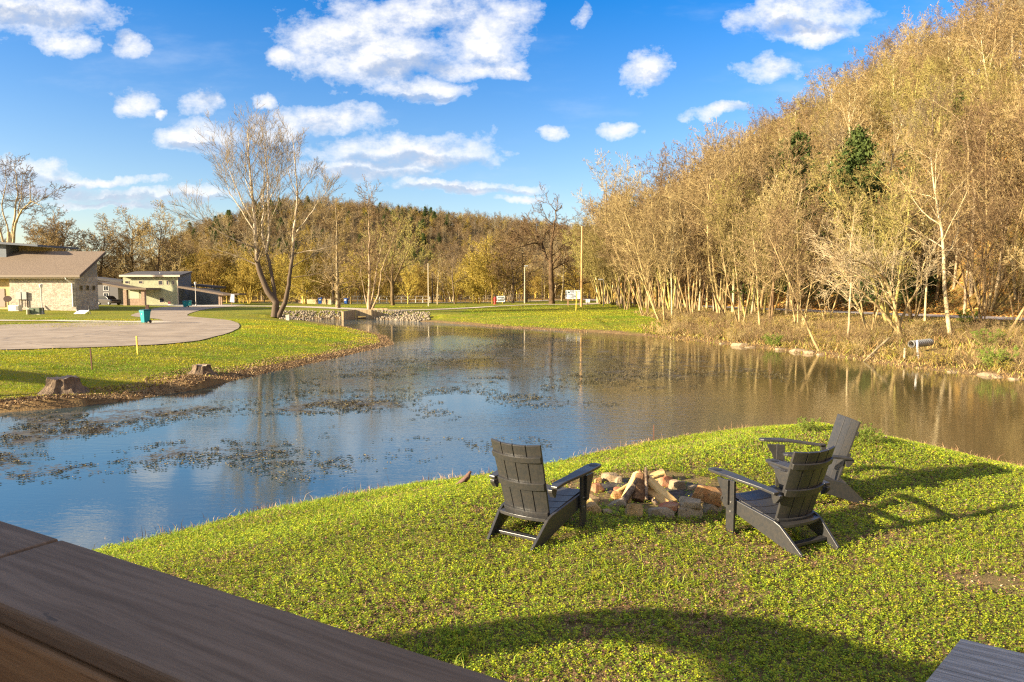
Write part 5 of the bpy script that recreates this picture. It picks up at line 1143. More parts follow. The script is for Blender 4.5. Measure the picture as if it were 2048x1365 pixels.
# evergreen cedar
def cedar(name, seed, H=11, W=3.1):
    r_ = np.random.default_rng(seed); mb = MB().tube([(0, 0, -.3), (.1, 0, H * .5), (0, .05, H * .97)], [.2, .12, .02], 7, cap=False)
    t = mb.build('trunk', BK['dark'], smooth=True); pts = []
    for k in range(210):
        h_ = H * (.08 + .92 * r_.random() ** .85); a = r_.random() * 6.283; R0 = W * (1 - h_ / H) ** .7 * (1.0 + .35 * math.sin(a * 3 + seed) + r_.normal() * .12) + .15
        L_ = R0 * r_.uniform(.75, 1.1); m_ = int(24 + L_ * 26); u = r_.random(m_) ** .6; rad = u * L_
        base = np.stack([np.cos(a) * rad, np.sin(a) * rad, h_ + rad * .25 - rad ** 2 * .05], -1); pts.append(base + r_.normal(0, .17, (m_, 3)) * (.4 + u[:, None]))
    v, f = leaf_quads(np.concatenate(pts), .12, r_); c = mobj('crown', v, f, mat('cedar_green', (.045, .075, .012), .85, (.085, .11, .02), .8, translucent=.2))
    PROTO[name] = (t.data, c.data); bpy.data.objects.remove(t); bpy.data.objects.remove(c)
cedar('cedar_a', 5); cedar('cedar_b', 9, 9, 2.9)
def put_tree(kind, x, y, sc, rot, name, label, cat='tree', group=None, tilt=(0, 0), zs=1.0, dz=0):
    o = empty(name, (x, y, hz(x, y) + dz), rot); o.rotation_euler = (tilt[0], tilt[1], rot); o.scale = (sc, sc, sc * zs); tag(o, label, cat, group)
    for nm, me in zip(('trunk', 'crown'), PROTO[kind]):
        c = bpy.data.objects.new(nm, me); COL.objects.link(c); c.parent = o
    return o
def skeleton_tree(name, px0, py0, lines, label, bark, twig, A, seed, depth=None, group=None, rsc=.70, lmul=.30):
    """limbs follow measured lines; side branches grow from them. lines: [(pts [(px,py,dy)], r0, r1, nkids)]"""
    g = G(px0, py0) if depth is None else None
    if g is None: x = X(px0, depth); g = (x, depth, hz(x, depth))
    tb = TB(seed); k = g[1] / FPX; zb = (PY(px0, py0, g[1])[2] - g[2]) if depth else 0
    for pts, r0, r1, nk in lines:
        P3 = [Vector(((a - px0) * k, d, (py0 - b) * k + zb)) for a, b, d in pts]
        # refine with wobble
        Q = []
        for i in range(len(P3) - 1):
            for j in range(3): q_ = P3[i].lerp(P3[i + 1], j / 3); Q.append(q_ + Vector((tb.r.gauss(0, .4), tb.r.gauss(0, .8), tb.r.gauss(0, .25))) * k * 1.3 if (i or j) else q_)
        Q.append(P3[-1]); L = sum((Q[i + 1] - Q[i]).length for i in range(len(Q) - 1)); n = len(Q) - 1
        rad = [max((r0 + (r1 - r0) * (i / n) ** .8) * rsc, A['rmin']) for i in range(n + 1)]
        tb.limbs.tube(Q, rad, 8, cap=False)
        tb.kids(Q, rad, min(L, 9) * lmul * 3.8, 0, A, count=nk)
    t, c = tree_meshes(tb, BK[bark], BK[twig]); o = empty(name, (g[0], g[1], g[2] - .05)); tag(o, label, 'tree', group)
    for nm, me in (('trunk', t), ('crown', c)): q_ = bpy.data.objects.new(nm, me); COL.objects.link(q_); q_.parent = o
    return o
def zz(pts, f, ox, oy, d=0, dd=0): return [(ox + a / f, oy + b / f, d + dd * i / max(1, len(pts) - 1)) for i, (a, b) in enumerate(pts)]
# forked sycamore by the loop
q = lambda pts, d=0, dd=0: zz(pts, 3.33, 390, 240, d, dd)
SYC = [(q([(530, 1330), (538, 1230), (490, 1160), (440, 1040), (420, 940), (415, 850), (408, 700), (400, 560), (385, 430), (380, 300), (375, 150), (365, 75)], 0, .6), .52, .02, 30),
 (q([(536, 1240), (515, 1080), (490, 980), (470, 900), (440, 800), (430, 700), (438, 600), (437, 480), (442, 300), (450, 150)], .3, 2.2), .28, .02, 26),
 (q([(472, 905), (495, 830), (505, 700), (508, 560), (512, 400), (500, 250), (488, 95)], .6, -1.2), .18, .015, 24),
 (q([(555, 1330), (600, 1230), (635, 1110), (650, 1000), (672, 880), (680, 770), (700, 650), (712, 520), (710, 380), (700, 260), (690, 140)], 0, -1), .36, .02, 26),
 (q([(432, 985), (380, 970), (300, 935), (200, 900), (120, 880), (65, 855)], .2, 2.5), .11, .01, 16), (q([(415, 870), (350, 845), (260, 800), (180, 745), (120, 700), (40, 620)], .2, -3), .12, .01, 20),
 (q([(402, 700), (335, 560), (300, 450), (270, 330), (255, 200)], .3, -2), .10, .01, 18), (q([(408, 770), (310, 620), (220, 500), (175, 400), (165, 290)], .3, 2.4), .10, .01, 18),
 (q([(400, 560), (340, 420), (320, 280), (330, 130)], .4, 2), .07, .01, 14), (q([(437, 560), (470, 420), (470, 280), (470, 70)], 1, 1.5), .08, .01, 16), (q([(508, 560), (560, 430), (575, 300), (560, 160)], .2, 2), .07, .01, 14),
 (q([(660, 910), (760, 895), (850, 890), (960, 868)], 0, -2.5), .09, .01, 12), (q([(652, 1000), (720, 950), (800, 900), (865, 810)], 0, 2), .08, .01, 12), (q([(690, 765), (760, 690), (830, 600), (900, 520), (935, 460)], 0, -1.5), .09, .01, 16),
 (q([(712, 520), (770, 420), (815, 320)], 0, 1.5), .07, .01, 12), (q([(640, 1070), (740, 1055), (850, 1040), (925, 1020)], 0, -1.5), .06, .01, 9), (q([(510, 850), (580, 820), (650, 795)], .6, 2), .05, .01, 8), (q([(500, 960), (560, 920), (650, 885)], .4, -2), .05, .01, 8),
 (q([(710, 560), (650, 420), (625, 280), (615, 200)], 0, 1), .06, .01, 12), (q([(505, 700), (590, 560), (620, 420)], .5, -2), .06, .01, 12)]
skeleton_tree('sycamore_tree', 548, 637, SYC, 'tall forked white-barked bare tree standing at the end of the asphalt loop', 'white', 'grey', A_(n=[8, 6, 4], t0=[.28, .15, .1], ang=[36, 30, 30], rr=[.36, .55, .6], up=[.02, .10, .12, .10, .05], wob=[.05, .09, .09, .10, .1], lr=[.5, .55, .6, .5], steps=[7, 5, 4, 3, 2], limb_lv=0, rmin=.010, sh=.35), 3, lmul=.24, rsc=.86)
# big oak
q = lambda pts, d=0, dd=0: zz(pts, 5.25, 960, 380, d, dd)
OAK = [(q([(757, 1215), (755, 1100), (750, 1000), (745, 850), (740, 750)]), .78, .5, 0), (q([(740, 770), (700, 720), (670, 640), (655, 560), (620, 520), (600, 480), (560, 400), (520, 350), (480, 330)], 0, 3), .42, .03, 18),
 (q([(655, 565), (580, 560), (490, 580), (400, 615), (320, 635), (235, 680)], 1, -3), .24, .03, 14), (q([(650, 640), (600, 620), (540, 612)], 0, 2), .14, .03, 5), (q([(742, 780), (745, 650), (752, 550), (768, 440), (778, 370), (797, 290), (790, 220), (740, 165), (700, 100)], 0, 1), .42, .04, 8),
 (q([(792, 235), (850, 185)], 1, 1), .14, .03, 3), (q([(748, 160), (790, 98)], 1, .5), .08, .02, 1), (q([(775, 370), (705, 315), (668, 250), (640, 175)], 1, -1), .14, .03, 5), (q([(745, 790), (800, 730), (842, 675)], 0, -1), .26, .16, 2),
 (q([(768, 835), (840, 790), (935, 748), (1010, 720)], 0, 2), .16, .02, 12), (q([(748, 560), (800, 470), (875, 370)], 0, -2), .2, .02, 14), (q([(490, 580), (445, 525), (395, 508), (330, 470)], -1, -1), .12, .02, 12), (q([(655, 560), (690, 450), (740, 400)], 1, 2), .14, .02, 12),
 (q([(600, 480), (480, 450), (360, 440)], 1, 3), .13, .02, 14), (q([(745, 700), (850, 620), (950, 560)], 0, 2), .13, .02, 14)]
skeleton_tree('oak_tree', 1104, 609, OAK, 'huge gnarled oak with thick trunk and dead forked top left of the billboard', 'dark', 'tan', A_(n=[8, 7, 5], t0=[.2, .1, .1], ang=[45, 45, 42], rr=[.45, .6, .65], wob=[.1, .22, .25, .25], limb_lv=0, rmin=.02), 5, depth=113, lmul=.28)
# leaning multi-stem tree on the right bank
q = lambda pts, d=0, dd=0: zz(pts, 2.566, 1250, 300, d, dd)
LEAN = [(q([(1425, 1010), (1385, 890), (1350, 780), (1290, 670), (1220, 612), (1120, 575), (1000, 570)], 0, -1.5), .24, .02, 18), (q([(1400, 930), (1300, 795), (1235, 725), (1150, 680), (1075, 705)], 0, 1.2), .15, .02, 14),
 (q([(1350, 1010), (1290, 885), (1242, 760), (1220, 650), (1160, 520), (1130, 430)], 1, 1.5), .17, .015, 20), (q([(1355, 790), (1330, 680), (1280, 580), (1250, 480)], 0, 1.5), .10, .015, 16), (q([(1405, 890), (1440, 780), (1482, 680), (1470, 600), (1505, 480)], 0, -1), .13, .015, 18),
 (q([(1285, 655), (1235, 590), (1180, 555)], 0, -1), .07, .01, 10), (q([(1345, 760), (1400, 640), (1420, 520)], 0, 1), .07, .01, 14), (q([(1482, 680), (1540, 640), (1590, 600)], 0, -1), .06, .01, 8), (q([(1225, 660), (1130, 620), (1060, 500)], 0, 1), .06, .01, 12)]
skeleton_tree('leaning_tree', 1804, 676, LEAN, 'low spreading tree with several trunks leaning left over the pond beside the culvert pipe', 'tan', 'pale', A_(n=[7, 6, 4], t0=[.25, .15, .1], ang=[42, 40, 40], rr=[.42, .6, .65], limb_lv=0, rmin=.007), 7, lmul=.27)
# big white sycamore at the far left
SL = [([(28, 600, 0), (28, 540, 0), (26, 495, 0), (22, 465, .5)], .62, .35, 0), ([(28, 540, 0), (12, 470, 0), (-5, 430, 1), (-25, 390, 2)], .35, .04, 12), ([(27, 500, 0), (30, 430, 1), (38, 390, 1), (30, 345, 2), (26, 322, 2)], .3, .03, 14),
      ([(30, 500, 0), (50, 450, -1), (72, 425, -2), (98, 410, -3), (125, 418, -4), (133, 430, -4)], .32, .03, 16), ([(52, 448, -1), (62, 400, -1), (60, 350, 0)], .18, .02, 12), ([(98, 410, -3), (100, 370, -3), (97, 358, -3)], .12, .02, 8), ([(72, 425, -2), (110, 395, 0), (128, 375, 1)], .12, .02, 8), ([(22, 470, .5), (5, 410, 1), (10, 360, 2), (2, 330, 2)], .2, .02, 12)]
skeleton_tree('sycamore_tree', 28, 600, SL, 'large white-limbed bare tree behind the stone house at the left edge', 'pale', 'grey', A_(n=[8, 6, 4], t0=[.25, .1, .1], ang=[48, 42, 40], rr=[.42, .6, .65], wob=[.1, .22, .22, .25], limb_lv=0, rmin=.02), 11, depth=112, lmul=.26)
# cypress-like tree and birch clump
LT = [([(676, 617, 0), (676, 560, 0), (675, 480, .3), (674, 402, .5)], .55, .04, 42)]
skeleton_tree('bald_cypress', 676, 617, LT, 'upright single-trunk bare tree with level branches between the two blue bins', 'grey', 'tan', A_(n=[10, 8, 4], t0=[.08, .1, .1], ang=[72, 42, 40], rr=[.26, .6, .65], lr=[.5, .42, .45, .5], up=[0, .04, .03, .02], limb_lv=0, rmin=.018, sh=.6), 13, lmul=.36)
BT = [([(738, 621, 0), (740, 560, 0), (741, 500, 0), (740, 440, 0), (738, 385, .5)], .34, .02, 34), ([(740, 621, .3), (748, 570, .5), (753, 530, 1), (765, 470, 1.5), (770, 430, 2)], .2, .02, 16), ([(744, 621, -.3), (758, 590, -.5), (766, 545, -1), (785, 500, -1.5), (800, 460, -2)], .22, .02, 16), ([(736, 621, 0), (728, 590, .5), (720, 550, 1), (722, 490, 1)], .12, .02, 10)]
skeleton_tree('birch_clump', 740, 621, BT, 'clump of pale slender trunks leaning right just above the culvert headwall', 'pale', 'tan', A_(n=[8, 7, 4], t0=[.25, .1, .1], ang=[45, 40, 40], rr=[.36, .6, .65], limb_lv=0, rmin=.016), 17, lmul=.24)
VT = [([(786, 611, 0), (785, 580, 0), (784, 562, 0)], .5, .4, 0), ([(785, 570, 0), (770, 545, 0), (755, 510, 1), (745, 470, 2)], .3, .03, 18), ([(786, 570, 0), (800, 540, 0), (830, 520, 0), (858, 512, 0)], .26, .03, 18), ([(784, 565, 0), (785, 520, 1), (790, 470, 2), (800, 440, 2)], .3, .03, 20), ([(800, 540, 0), (820, 500, -1), (835, 465, -2)], .2, .02, 14)]
skeleton_tree('vase_tree', 786, 611, VT, 'dark vase-shaped bare tree with forking trunk left of the thin yellowish pole', 'dark', 'olive', A_(n=[8, 7, 4], t0=[.2, .1, .1], ang=[45, 42, 40], rr=[.4, .6, .65], limb_lv=0, rmin=.018), 19, lmul=.3)
proto('tall_a', 31, 16, .16, A_(n=[12, 8, 6, 4], t0=[.42, .15, .1, .1], ang=[42, 40, 42, 40], lr=[.42, .5, .5, .5], rmin=.010), 'pale', 'tan')
proto('tall_b', 32, 16, .145, A_(n=[13, 8, 6, 4], t0=[.38, .15, .1, .1], ang=[38, 40, 42, 40], lr=[.45, .5, .5, .5], rmin=.010), 'tan', 'tan', 2, spread=.14)
proto('multi_a', 33, 11, .09, A_(n=[12, 8, 6, 4], t0=[.3, .15, .1, .1], ang=[36, 38, 40, 40], lr=[.42, .5, .5, .5], rmin=.0075), 'tan', 'tan', 4, spread=.30)
proto('lean_a', 34, 9, .085, A_(n=[11, 8, 6, 4], t0=[.3, .15, .1, .1], ang=[45, 40, 42, 40], lr=[.5, .5, .5, .5], rmin=.008), 'tan', 'tan', 1, lean=.32)
# individual trees on the right bank
BANK = [(1901, 672, 'tall_a', .80, (0, R(-7)), 'tall pale speckled trunk on the right bank, just above the culvert pipe'),
 (1873, 598, 'tall_b', 1.05, (0, 0), 'tall straight brown-trunked tree on the leafy slope behind the pale speckled trunk'),
 (1943, 590, 'tall_a', 1.15, (0, R(2)), 'tall pale tree on the slope between the brown trunk and the many-stemmed tree'),
 (1972, 625, 'multi_a', 1.35, (0, 0), 'large pale many-stemmed tree with ivy at its foot near the right edge'),
 (2035, 600, 'tall_b', 1.1, (0, R(3)), 'tall bare tree at the right picture edge above the road'),
 (1992, 590, 'tall_a', 1.0, (0, R(-3)), 'grey leafless tree right behind the many-stemmed tree near the right edge'),
 (1694, 680, 'thin_a', .75, (0, R(-5)), 'thin whitish sapling left of the low spreading tree'),
 (1643, 702, 'lean_a', .85, (0, R(-10.5)), 'slim pale tree leaning left from the rocks at the waterline'),
 (1540, 650, 'tall_b', .70, (0, 0), 'dark vine-wrapped upright trunk midway along the right bank'),
 (1572, 628, 'tall_a', .85, (0, 0), 'grey upright trunk just right of the dark vine-wrapped one'),
 (1524, 668, 'lean_a', .95, (0, R(-5)), 'tree leaning left in front of the dark vine-wrapped trunk'),
 (1456, 636, 'lean_a', 1.1, (0, R(-12)), 'slender tree bent far to the left over the brushy bank'),
 (1382, 628, 'multi_a', 1.05, (0, 0), 'many-stemmed bushy bare tree rising from the brush left of the bent slender tree'),
 (1345, 640, 'thin_a', .95, (0, R(-3)), 'straight thin pale stem at the left end of the brushy bank'),
 (1325, 645, 'multi_a', 1.0, (0, R(-14)), 'group of curved stems leaning left where the bank brush meets the far lawn'),
 (1290, 632, 'multi_a', 1.15, (0, R(-6)), 'leaning clump of stems at the right end of the far green lawn'),
 (1252, 620, 'tall_b', .85, (0, R(-4)), 'bare tree beside the track just right of the dark slim street light'),
 (1600, 660, 'multi_a', .75, (0, 0), 'bushy young tree with many thin stems above the pale rocks'),
 (1480, 650, 'thin_b', 1.0, (0, R(-8)), 'thin twiggy tree between the bent slender tree and the vine-wrapped trunk'),
 (1740, 668, 'thin_b', .9, (0, R(6)), 'twiggy sapling directly left of the low spreading tree'),
 (2010, 668, 'lean_a', .9, (0, R(8)), 'small bare tree at the lower right bank near the picture edge')]
for i, (px, py, kd, sc, tilt, lab) in enumerate(BANK):
    g = G(px, py); put_tree(kd, g[0], g[1], sc, random.Random(i).uniform(0, 6.28) if abs(tilt[1]) < R(10) else math.pi, 'bare_tree', lab, 'tree', 'bare trees on the right bank', (tilt[0], -tilt[1]) if abs(tilt[1]) >= R(10) else tilt, dz=-.1)
# evergreens on the slope
for i, (px, top, y, kd, sc, lab) in enumerate([(1582, 272, 72, 'cedar_a', 1.0, 'dark green cedar, leftmost of the evergreens standing out on the slope'), (1705, 262, 80, 'cedar_b', 1.1, 'dark green cedar in the middle of the slope right of the leftmost one'),
        (1765, 400, 62, 'cedar_b', .75, 'low dark cedar on the slope above the low spreading tree'), (1640, 430, 85, 'cedar_a', .7, 'small cedar half hidden by branches below the two big cedars'),
        (1900, 190, 85, 'cedar_b', 1.0, 'cedar high on the slope above the tall pale trunks'), (1960, 330, 66, 'cedar_a', .9, 'cedar behind the large many-stemmed tree near the right edge'), (1810, 300, 72, 'cedar_a', .95, 'cedar on the slope above the culvert pipe, behind bare branches')]):
    x = X(px, y); z = hz(x, y); H = (PY(px, top, y)[2] - z) / (11 if kd == 'cedar_a' else 9)
    put_tree(kd, x, y, max(.5, min(H, 1.75)), i * 1.3, 'cedar_tree', lab, 'tree', 'cedars on the slope', zs=1.0)
def spaced(n, gen, dmin, taken=None):
    out = list(taken or []); k0 = len(out); cell = {}
    for p in out: cell.setdefault((int(p[0] // dmin), int(p[1] // dmin)), []).append(p)
    tries = 0
    while len(out) - k0 < n and tries < n * 30:
        tries += 1; p = gen(); c = (int(p[0] // dmin), int(p[1] // dmin))
        if all((p[0] - q_[0]) ** 2 + (p[1] - q_[1]) ** 2 > dmin * dmin for a in (-1, 0, 1) for b in (-1, 0, 1) for q_ in cell.get((c[0] + a, c[1] + b), [])):
            out.append(p); cell.setdefault(c, []).append(p)
    return out[k0:]
rr = random.Random(42)
KIND = {'wood_a': 'full-crowned tan', 'wood_b': 'twin-stemmed pale', 'wood_c': 'olive three-stemmed', 'wood_d': 'grey high-crowned', 'tall_a': 'tall pale', 'tall_b': 'tall brown', 'gold_a': 'golden full-crowned',
        'gold_b': 'yellow-budding bushy', 'thin_a': 'thin pale', 'thin_b': 'thin three-stemmed', 'multi_a': 'many-stemmed', 'lean_a': 'slightly leaning'}
LM_MID = [(500, 'behind the tilted white board'), (555, 'behind the forked white tree'), (612, 'behind the street name sign'), (641, 'behind the left blue bin'), (676, 'behind the level-branched tree'), (695, 'behind the right blue bin'), (722, 'behind the culvert headwall'), (745, 'behind the pale slender clump'),
          (788, 'behind the vase-shaped tree'), (825, 'between vase-shaped tree and yellowish pole'), (860, 'behind the yellowish pole'), (900, 'behind the left end of the brown rail fence'), (945, 'behind the brown rail fence'), (985, 'behind the red hydrant'), (1010, 'behind the small white roadside sign'), (1050, 'behind the grey pole with lamp arm'), (1102, 'behind the huge oak'), (1145, 'behind the billboard')]
LM_BANK = [(1190, 'beside the dark slim street light'), (1230, 'at the far end of the track'), (1265, 'above the far lawn corner'), (1300, 'where lawn and brush meet'), (1340, 'at the left of the brushy bank'), (1385, 'by the many-stemmed bushy tree'), (1430, 'left of the bent slender tree'), (1465, 'over the bent slender tree'), (1505, 'left of the dark vine-wrapped trunk'), (1545, 'beside the dark vine-wrapped trunk'),
           (1590, 'right of the dark vine-wrapped trunk'), (1640, 'above the pale rocks'), (1690, 'beside the thin whitish sapling'), (1740, 'left of the low spreading tree'), (1800, 'behind the low spreading tree'), (1850, 'above the culvert pipe'), (1900, 'by the tall pale speckled trunk'), (1950, 'right of the pale speckled trunk'), (2000, 'near the right edge'), (2045, 'at the right edge')]
USED = set()
def describe(kd, sc, x, y, lms, rows, tail):
    px = 1024 + x / y * FPX; lm = min(lms, key=lambda l: abs(l[0] - px))[1]; row = next(n_ for lim, n_ in rows if y < lim)
    for size in (('', 'larger ', 'smaller ') if .7 < sc < 1.1 else (('big ', 'larger ', 'bulky ') if sc >= 1.1 else ('small ', 'smaller ', 'low '))):
        l = f'{size}{KIND[kd]} bare tree {row}{tail} {lm}'
        if l not in USED: break
    USED.add(l); return l
# roadside row on the slope (nearest trees, individually)
def window_px(x, y):
    px = 1024 + x / y * FPX; return 42 < y < 82 and (1545 < px < 1625 or 1665 < px < 1745)
def g_slope():
    y = rr.uniform(34, 135); return (float(road_x(y)) + rr.uniform(4.5, 20), y)
KW = ['wood_a', 'wood_b', 'wood_c', 'wood_d', 'tall_a', 'tall_b']
near_slope = spaced(72, g_slope, 3.2)
for i, (x, y) in enumerate(near_slope):
    if window_px(x, y): continue
    if x / y > .80: continue
    far_ = y > 80; kd = KW[rr.randrange(6)]; sc = rr.uniform(.62, .95) * (.85 if y < 60 else 1.0)
    put_tree(kd, x, y, sc, rr.uniform(0, 6.28), 'woodland_tree', describe(kd, sc, x, y, LM_BANK, [(60, 'low on slope'), (95, 'mid slope'), (999, 'far along slope')], ''),
             'tree', 'woodland trees along the road, far end' if far_ else 'woodland trees along the near road', dz=-.1)
# thicket between pond bank and road
def g_th():
    y = rr.uniform(42, 128); return (float(road_x(y)) - rr.uniform(3.2, 11 if y > 60 else 9), y)
TH = [p for p in spaced(82, g_th, 1.9) if p[1] > 62 or rr.random() < .55]
for i, (x, y) in enumerate(TH):
    if window_px(x, y): continue
    if x / y > .80 or x / y < .125: continue
    tall_ = y > 62
    kd = rr.choice(['tall_a', 'tall_b', 'multi_a', 'wood_d', 'tall_b', 'wood_c'] if tall_ else ['thin_a', 'thin_b', 'multi_a', 'lean_a', 'thin_b', 'wood_c']); sc = rr.uniform(.8, 1.3) if tall_ else rr.uniform(.55, 1.0)
    put_tree(kd, x, y, sc, rr.uniform(2.4, 3.9), 'thicket_tree', describe(kd, sc, x, y, LM_BANK, [(60, 'near thicket'), (90, 'middle thicket'), (999, 'far thicket')], ''), 'tree', 'slender thicket trees between bank and road', (0, R(rr.uniform(-3, 10))), dz=-.1)
# middle distance: golden trees beyond the lane
def g_mid():
    y = rr.uniform(128, 185); return (X(rr.uniform(470, 1160), y), y)
MID = spaced(60, g_mid, 5)
for i, (x, y) in enumerate(MID):
    if -3 < (x - X(1130, y)) < 14 and y < 150: continue
    kd = rr.choice(['gold_a', 'gold_b', 'gold_a', 'wood_b', 'wood_d', 'gold_b']); sc = rr.uniform(.6, 1.0)
    put_tree(kd, x, y, sc, rr.uniform(0, 6.28), 'golden_tree', describe(kd, sc, x, y, LM_MID, [(150, 'front row'), (999, 'back row')], ','), 'tree', 'golden trees beyond the lane')
LEFTB = [(70, 'round_b', 1.15, 138, 'rounded bare tree behind the stone house roof, next to the white-limbed tree'), (118, 'round_a', 1.2, 145, 'dense rounded bare tree above the middle of the stone house roof'), (160, 'round_b', 1.35, 150, 'reddish-brown rounded bare tree above the right part of the stone house roof'),
 (205, 'round_a', 1.15, 148, 'rounded dark bare tree just right of the stone house roof ridge'), (240, 'round_b', 1.1, 155, 'brown bare tree between the stone house and the green house'), (268, 'round_a', 1.25, 150, 'dark bare tree rising behind the left end of the green house'),
 (318, 'round_a', 1.3, 146, 'darkest rounded bare tree, behind the middle of the green house roof'), (352, 'round_b', 1.15, 155, 'bare tree with wide crown behind the right end of the green house'), (395, 'gold_b', 1.05, 150, 'low yellow-green budding tree right of the green house roof'),
 (425, 'gold_b', 1.15, 142, 'bright yellow-green budding tree above the carport of the green house'), (455, 'gold_a', 1.0, 145, 'golden bare tree behind the tilted white board'), (15, 'round_b', 1.2, 150, 'rounded bare tree at the very left edge behind the house'), (500, 'gold_b', 1.0, 140, 'golden bushy tree left of the forked white tree')]
for i, (px, kd, sc, y, lab) in enumerate(LEFTB): put_tree(kd, X(px, y), y, sc, i * 2.1, 'background_tree', lab, 'tree', 'trees behind the houses')
for i, (px, y, kd, sc, lab) in enumerate([(612, 132, 'gold_a', 1.1, 'golden bare tree behind the street name sign'), (1025, 128, 'round_b', .95, 'bare tree with curved trunk behind the small white roadside sign'), (985, 132, 'gold_a', 1.05, 'golden bare tree left of the red hydrant'),
        (875, 125, 'tall_a', .72, 'narrow bare tree with dark trunk beside the dark timber pole'), (1160, 135, 'round_a', 1.0, 'dark bare tree behind the billboard and timber pole'), (1205, 140, 'wood_d', 1.25, 'tall bare tree behind the dark slim street light')]):
    put_tree(kd, X(px, y), y, sc, i * 1.7 + .4, 'bare_tree', lab, 'tree', 'trees along the lane')

# woods too dense to count: one object each, trees instanced on the slope
def forest(name, label, cat, kinds, pts, smin, smax, seed=0, sink=.1):
    cl = bpy.data.collections.new(name + '_kinds')
    for k in kinds:
        for j, me in enumerate(PROTO[k]): pass
        a, b = PROTO[k]; key = k + '_joined'
        if key not in PROTO:
            bm = bmesh.new(); bm.from_mesh(a); na = len(bm.faces); bm.from_mesh(b); me = bpy.data.meshes.new(key)
            bm.faces.ensure_lookup_table()
            nm = len(a.materials)
            for i in range(na, len(bm.faces)): bm.faces[i].material_index += nm
            bm.to_mesh(me); bm.free()
            for m_ in list(a.materials) + list(b.materials): me.materials.append(m_)
            PROTO[key] = me
        cl.objects.link(bpy.data.objects.new(key, PROTO[key]))
    pts = np.array(pts); r_ = np.random.default_rng(seed); n = len(pts)
    z = height(pts[:, 0], pts[:, 1]) - sink
    o = mobj(name, np.column_stack([pts, z]), np.zeros((0, 4), np.int32)) if False else None
    me = bpy.data.meshes.new(name); me.vertices.add(n); me.vertices.foreach_set('co', np.column_stack([pts, z]).astype(np.float32).ravel())
    for an, tp, vals in (('sc', 'FLOAT', r_.uniform(smin, smax, n)), ('rz', 'FLOAT', r_.uniform(0, 6.28, n)), ('ix', 'INT', r_.integers(0, len(kinds), n))):
        at = me.attributes.new(an, tp, 'POINT'); at.data.foreach_set('value', vals.astype(np.float32 if tp == 'FLOAT' else np.int32))
    o = bpy.data.objects.new(name, me); COL.objects.link(o); tag(o, label, cat, kind='stuff')
    ng = bpy.data.node_groups.new(name, 'GeometryNodeTree'); ng.interface.new_socket('Geometry', in_out='INPUT', socket_type='NodeSocketGeometry'); ng.interface.new_socket('Geometry', in_out='OUTPUT', socket_type='NodeSocketGeometry')
    gi, go = ng.nodes.new('NodeGroupInput'), ng.nodes.new('NodeGroupOutput'); ip = ng.nodes.new('GeometryNodeInstanceOnPoints'); ci = ng.nodes.new('GeometryNodeCollectionInfo')
    ci.inputs['Collection'].default_value = cl; ci.inputs['Separate Children'].default_value = True; ci.inputs['Reset Children'].default_value = True
    def na_(nm, tp): q_ = ng.nodes.new('GeometryNodeInputNamedAttribute'); q_.data_type = tp; q_.inputs['Name'].default_value = nm; return q_.outputs['Attribute']
    L_ = ng.links.new; cx = ng.nodes.new('ShaderNodeCombineXYZ'); L_(na_('rz', 'FLOAT'), cx.inputs[2])
    L_(gi.outputs[0], ip.inputs['Points']); L_(ci.outputs[0], ip.inputs['Instance']); ip.inputs['Pick Instance'].default_value = True
    L_(na_('ix', 'INT'), ip.inputs['Instance Index']); L_(cx.outputs[0], ip.inputs['Rotation']); L_(na_('sc', 'FLOAT'), ip.inputs['Scale']); L_(ip.outputs[0], go.inputs[0])
    md = o.modifiers.new('scatter', 'NODES'); md.node_group = ng; return o
def g_hill():
    y = 28 + 400 * rr.random() ** 1.35; u = 4.5 + rr.random() ** 1.1 * 110; return (float(road_x(y)) + u, y)
hp = [p for p in spaced(1050, g_hill, 4.2, near_slope) if p[0] / p[1] < .84 and not (p[1] < 84 and window_px(*p)) and not (p[0] < float(road_x(p[1])) + 20 and p[1] < 135)]
forest('hillside_wood', 'dense bare brown wood covering the hillside on the right up to the skyline', 'wood', ['wood_a', 'wood_b', 'wood_c', 'wood_d', 'tall_b'], hp, .75, 1.15, 1)
ce = [p for p in spaced(60, g_hill, 9) if p[0] / p[1] < .84]
forest('hillside_cedars', 'scattered small dark cedars among the bare trees of the right hillside', 'wood', ['cedar_a', 'cedar_b'], ce, .35, .8, 2)
def g_far():
    y = rr.uniform(190, 620); return (X(rr.uniform(-150 if y < 330 else 330, 1240), y), y)
fp = spaced(3300, g_far, 4.7)
forest('far_hill_wood', 'brown bare wood covering the far hill behind the lane', 'wood', ['wood_a', 'wood_b', 'wood_d', 'gold_a', 'round_b'], [p for p in fp if p[1] > 330], .55, .85, 3)
forest('valley_wood', 'golden and brown bare wood on the flat ground between lane and far hill', 'wood', ['gold_a', 'gold_b', 'wood_b', 'wood_a', 'round_b'], [p for p in fp if p[1] <= 330 and rr.random() < .8], .6, .95, 4)
def g_fc():
    y = rr.uniform(400, 560)
    while True:
        px = rr.choice([rr.gauss(470, 40), rr.gauss(800, 45), rr.gauss(560, 60), rr.gauss(840, 30)])
        if 380 < px < 900: break
    return (X(px, y), y)
forest('far_hill_cedars', 'dark green evergreens in patches on the far hill', 'wood', ['cedar_a', 'cedar_b'], spaced(170, g_fc, 5), .7, 1.2, 5)

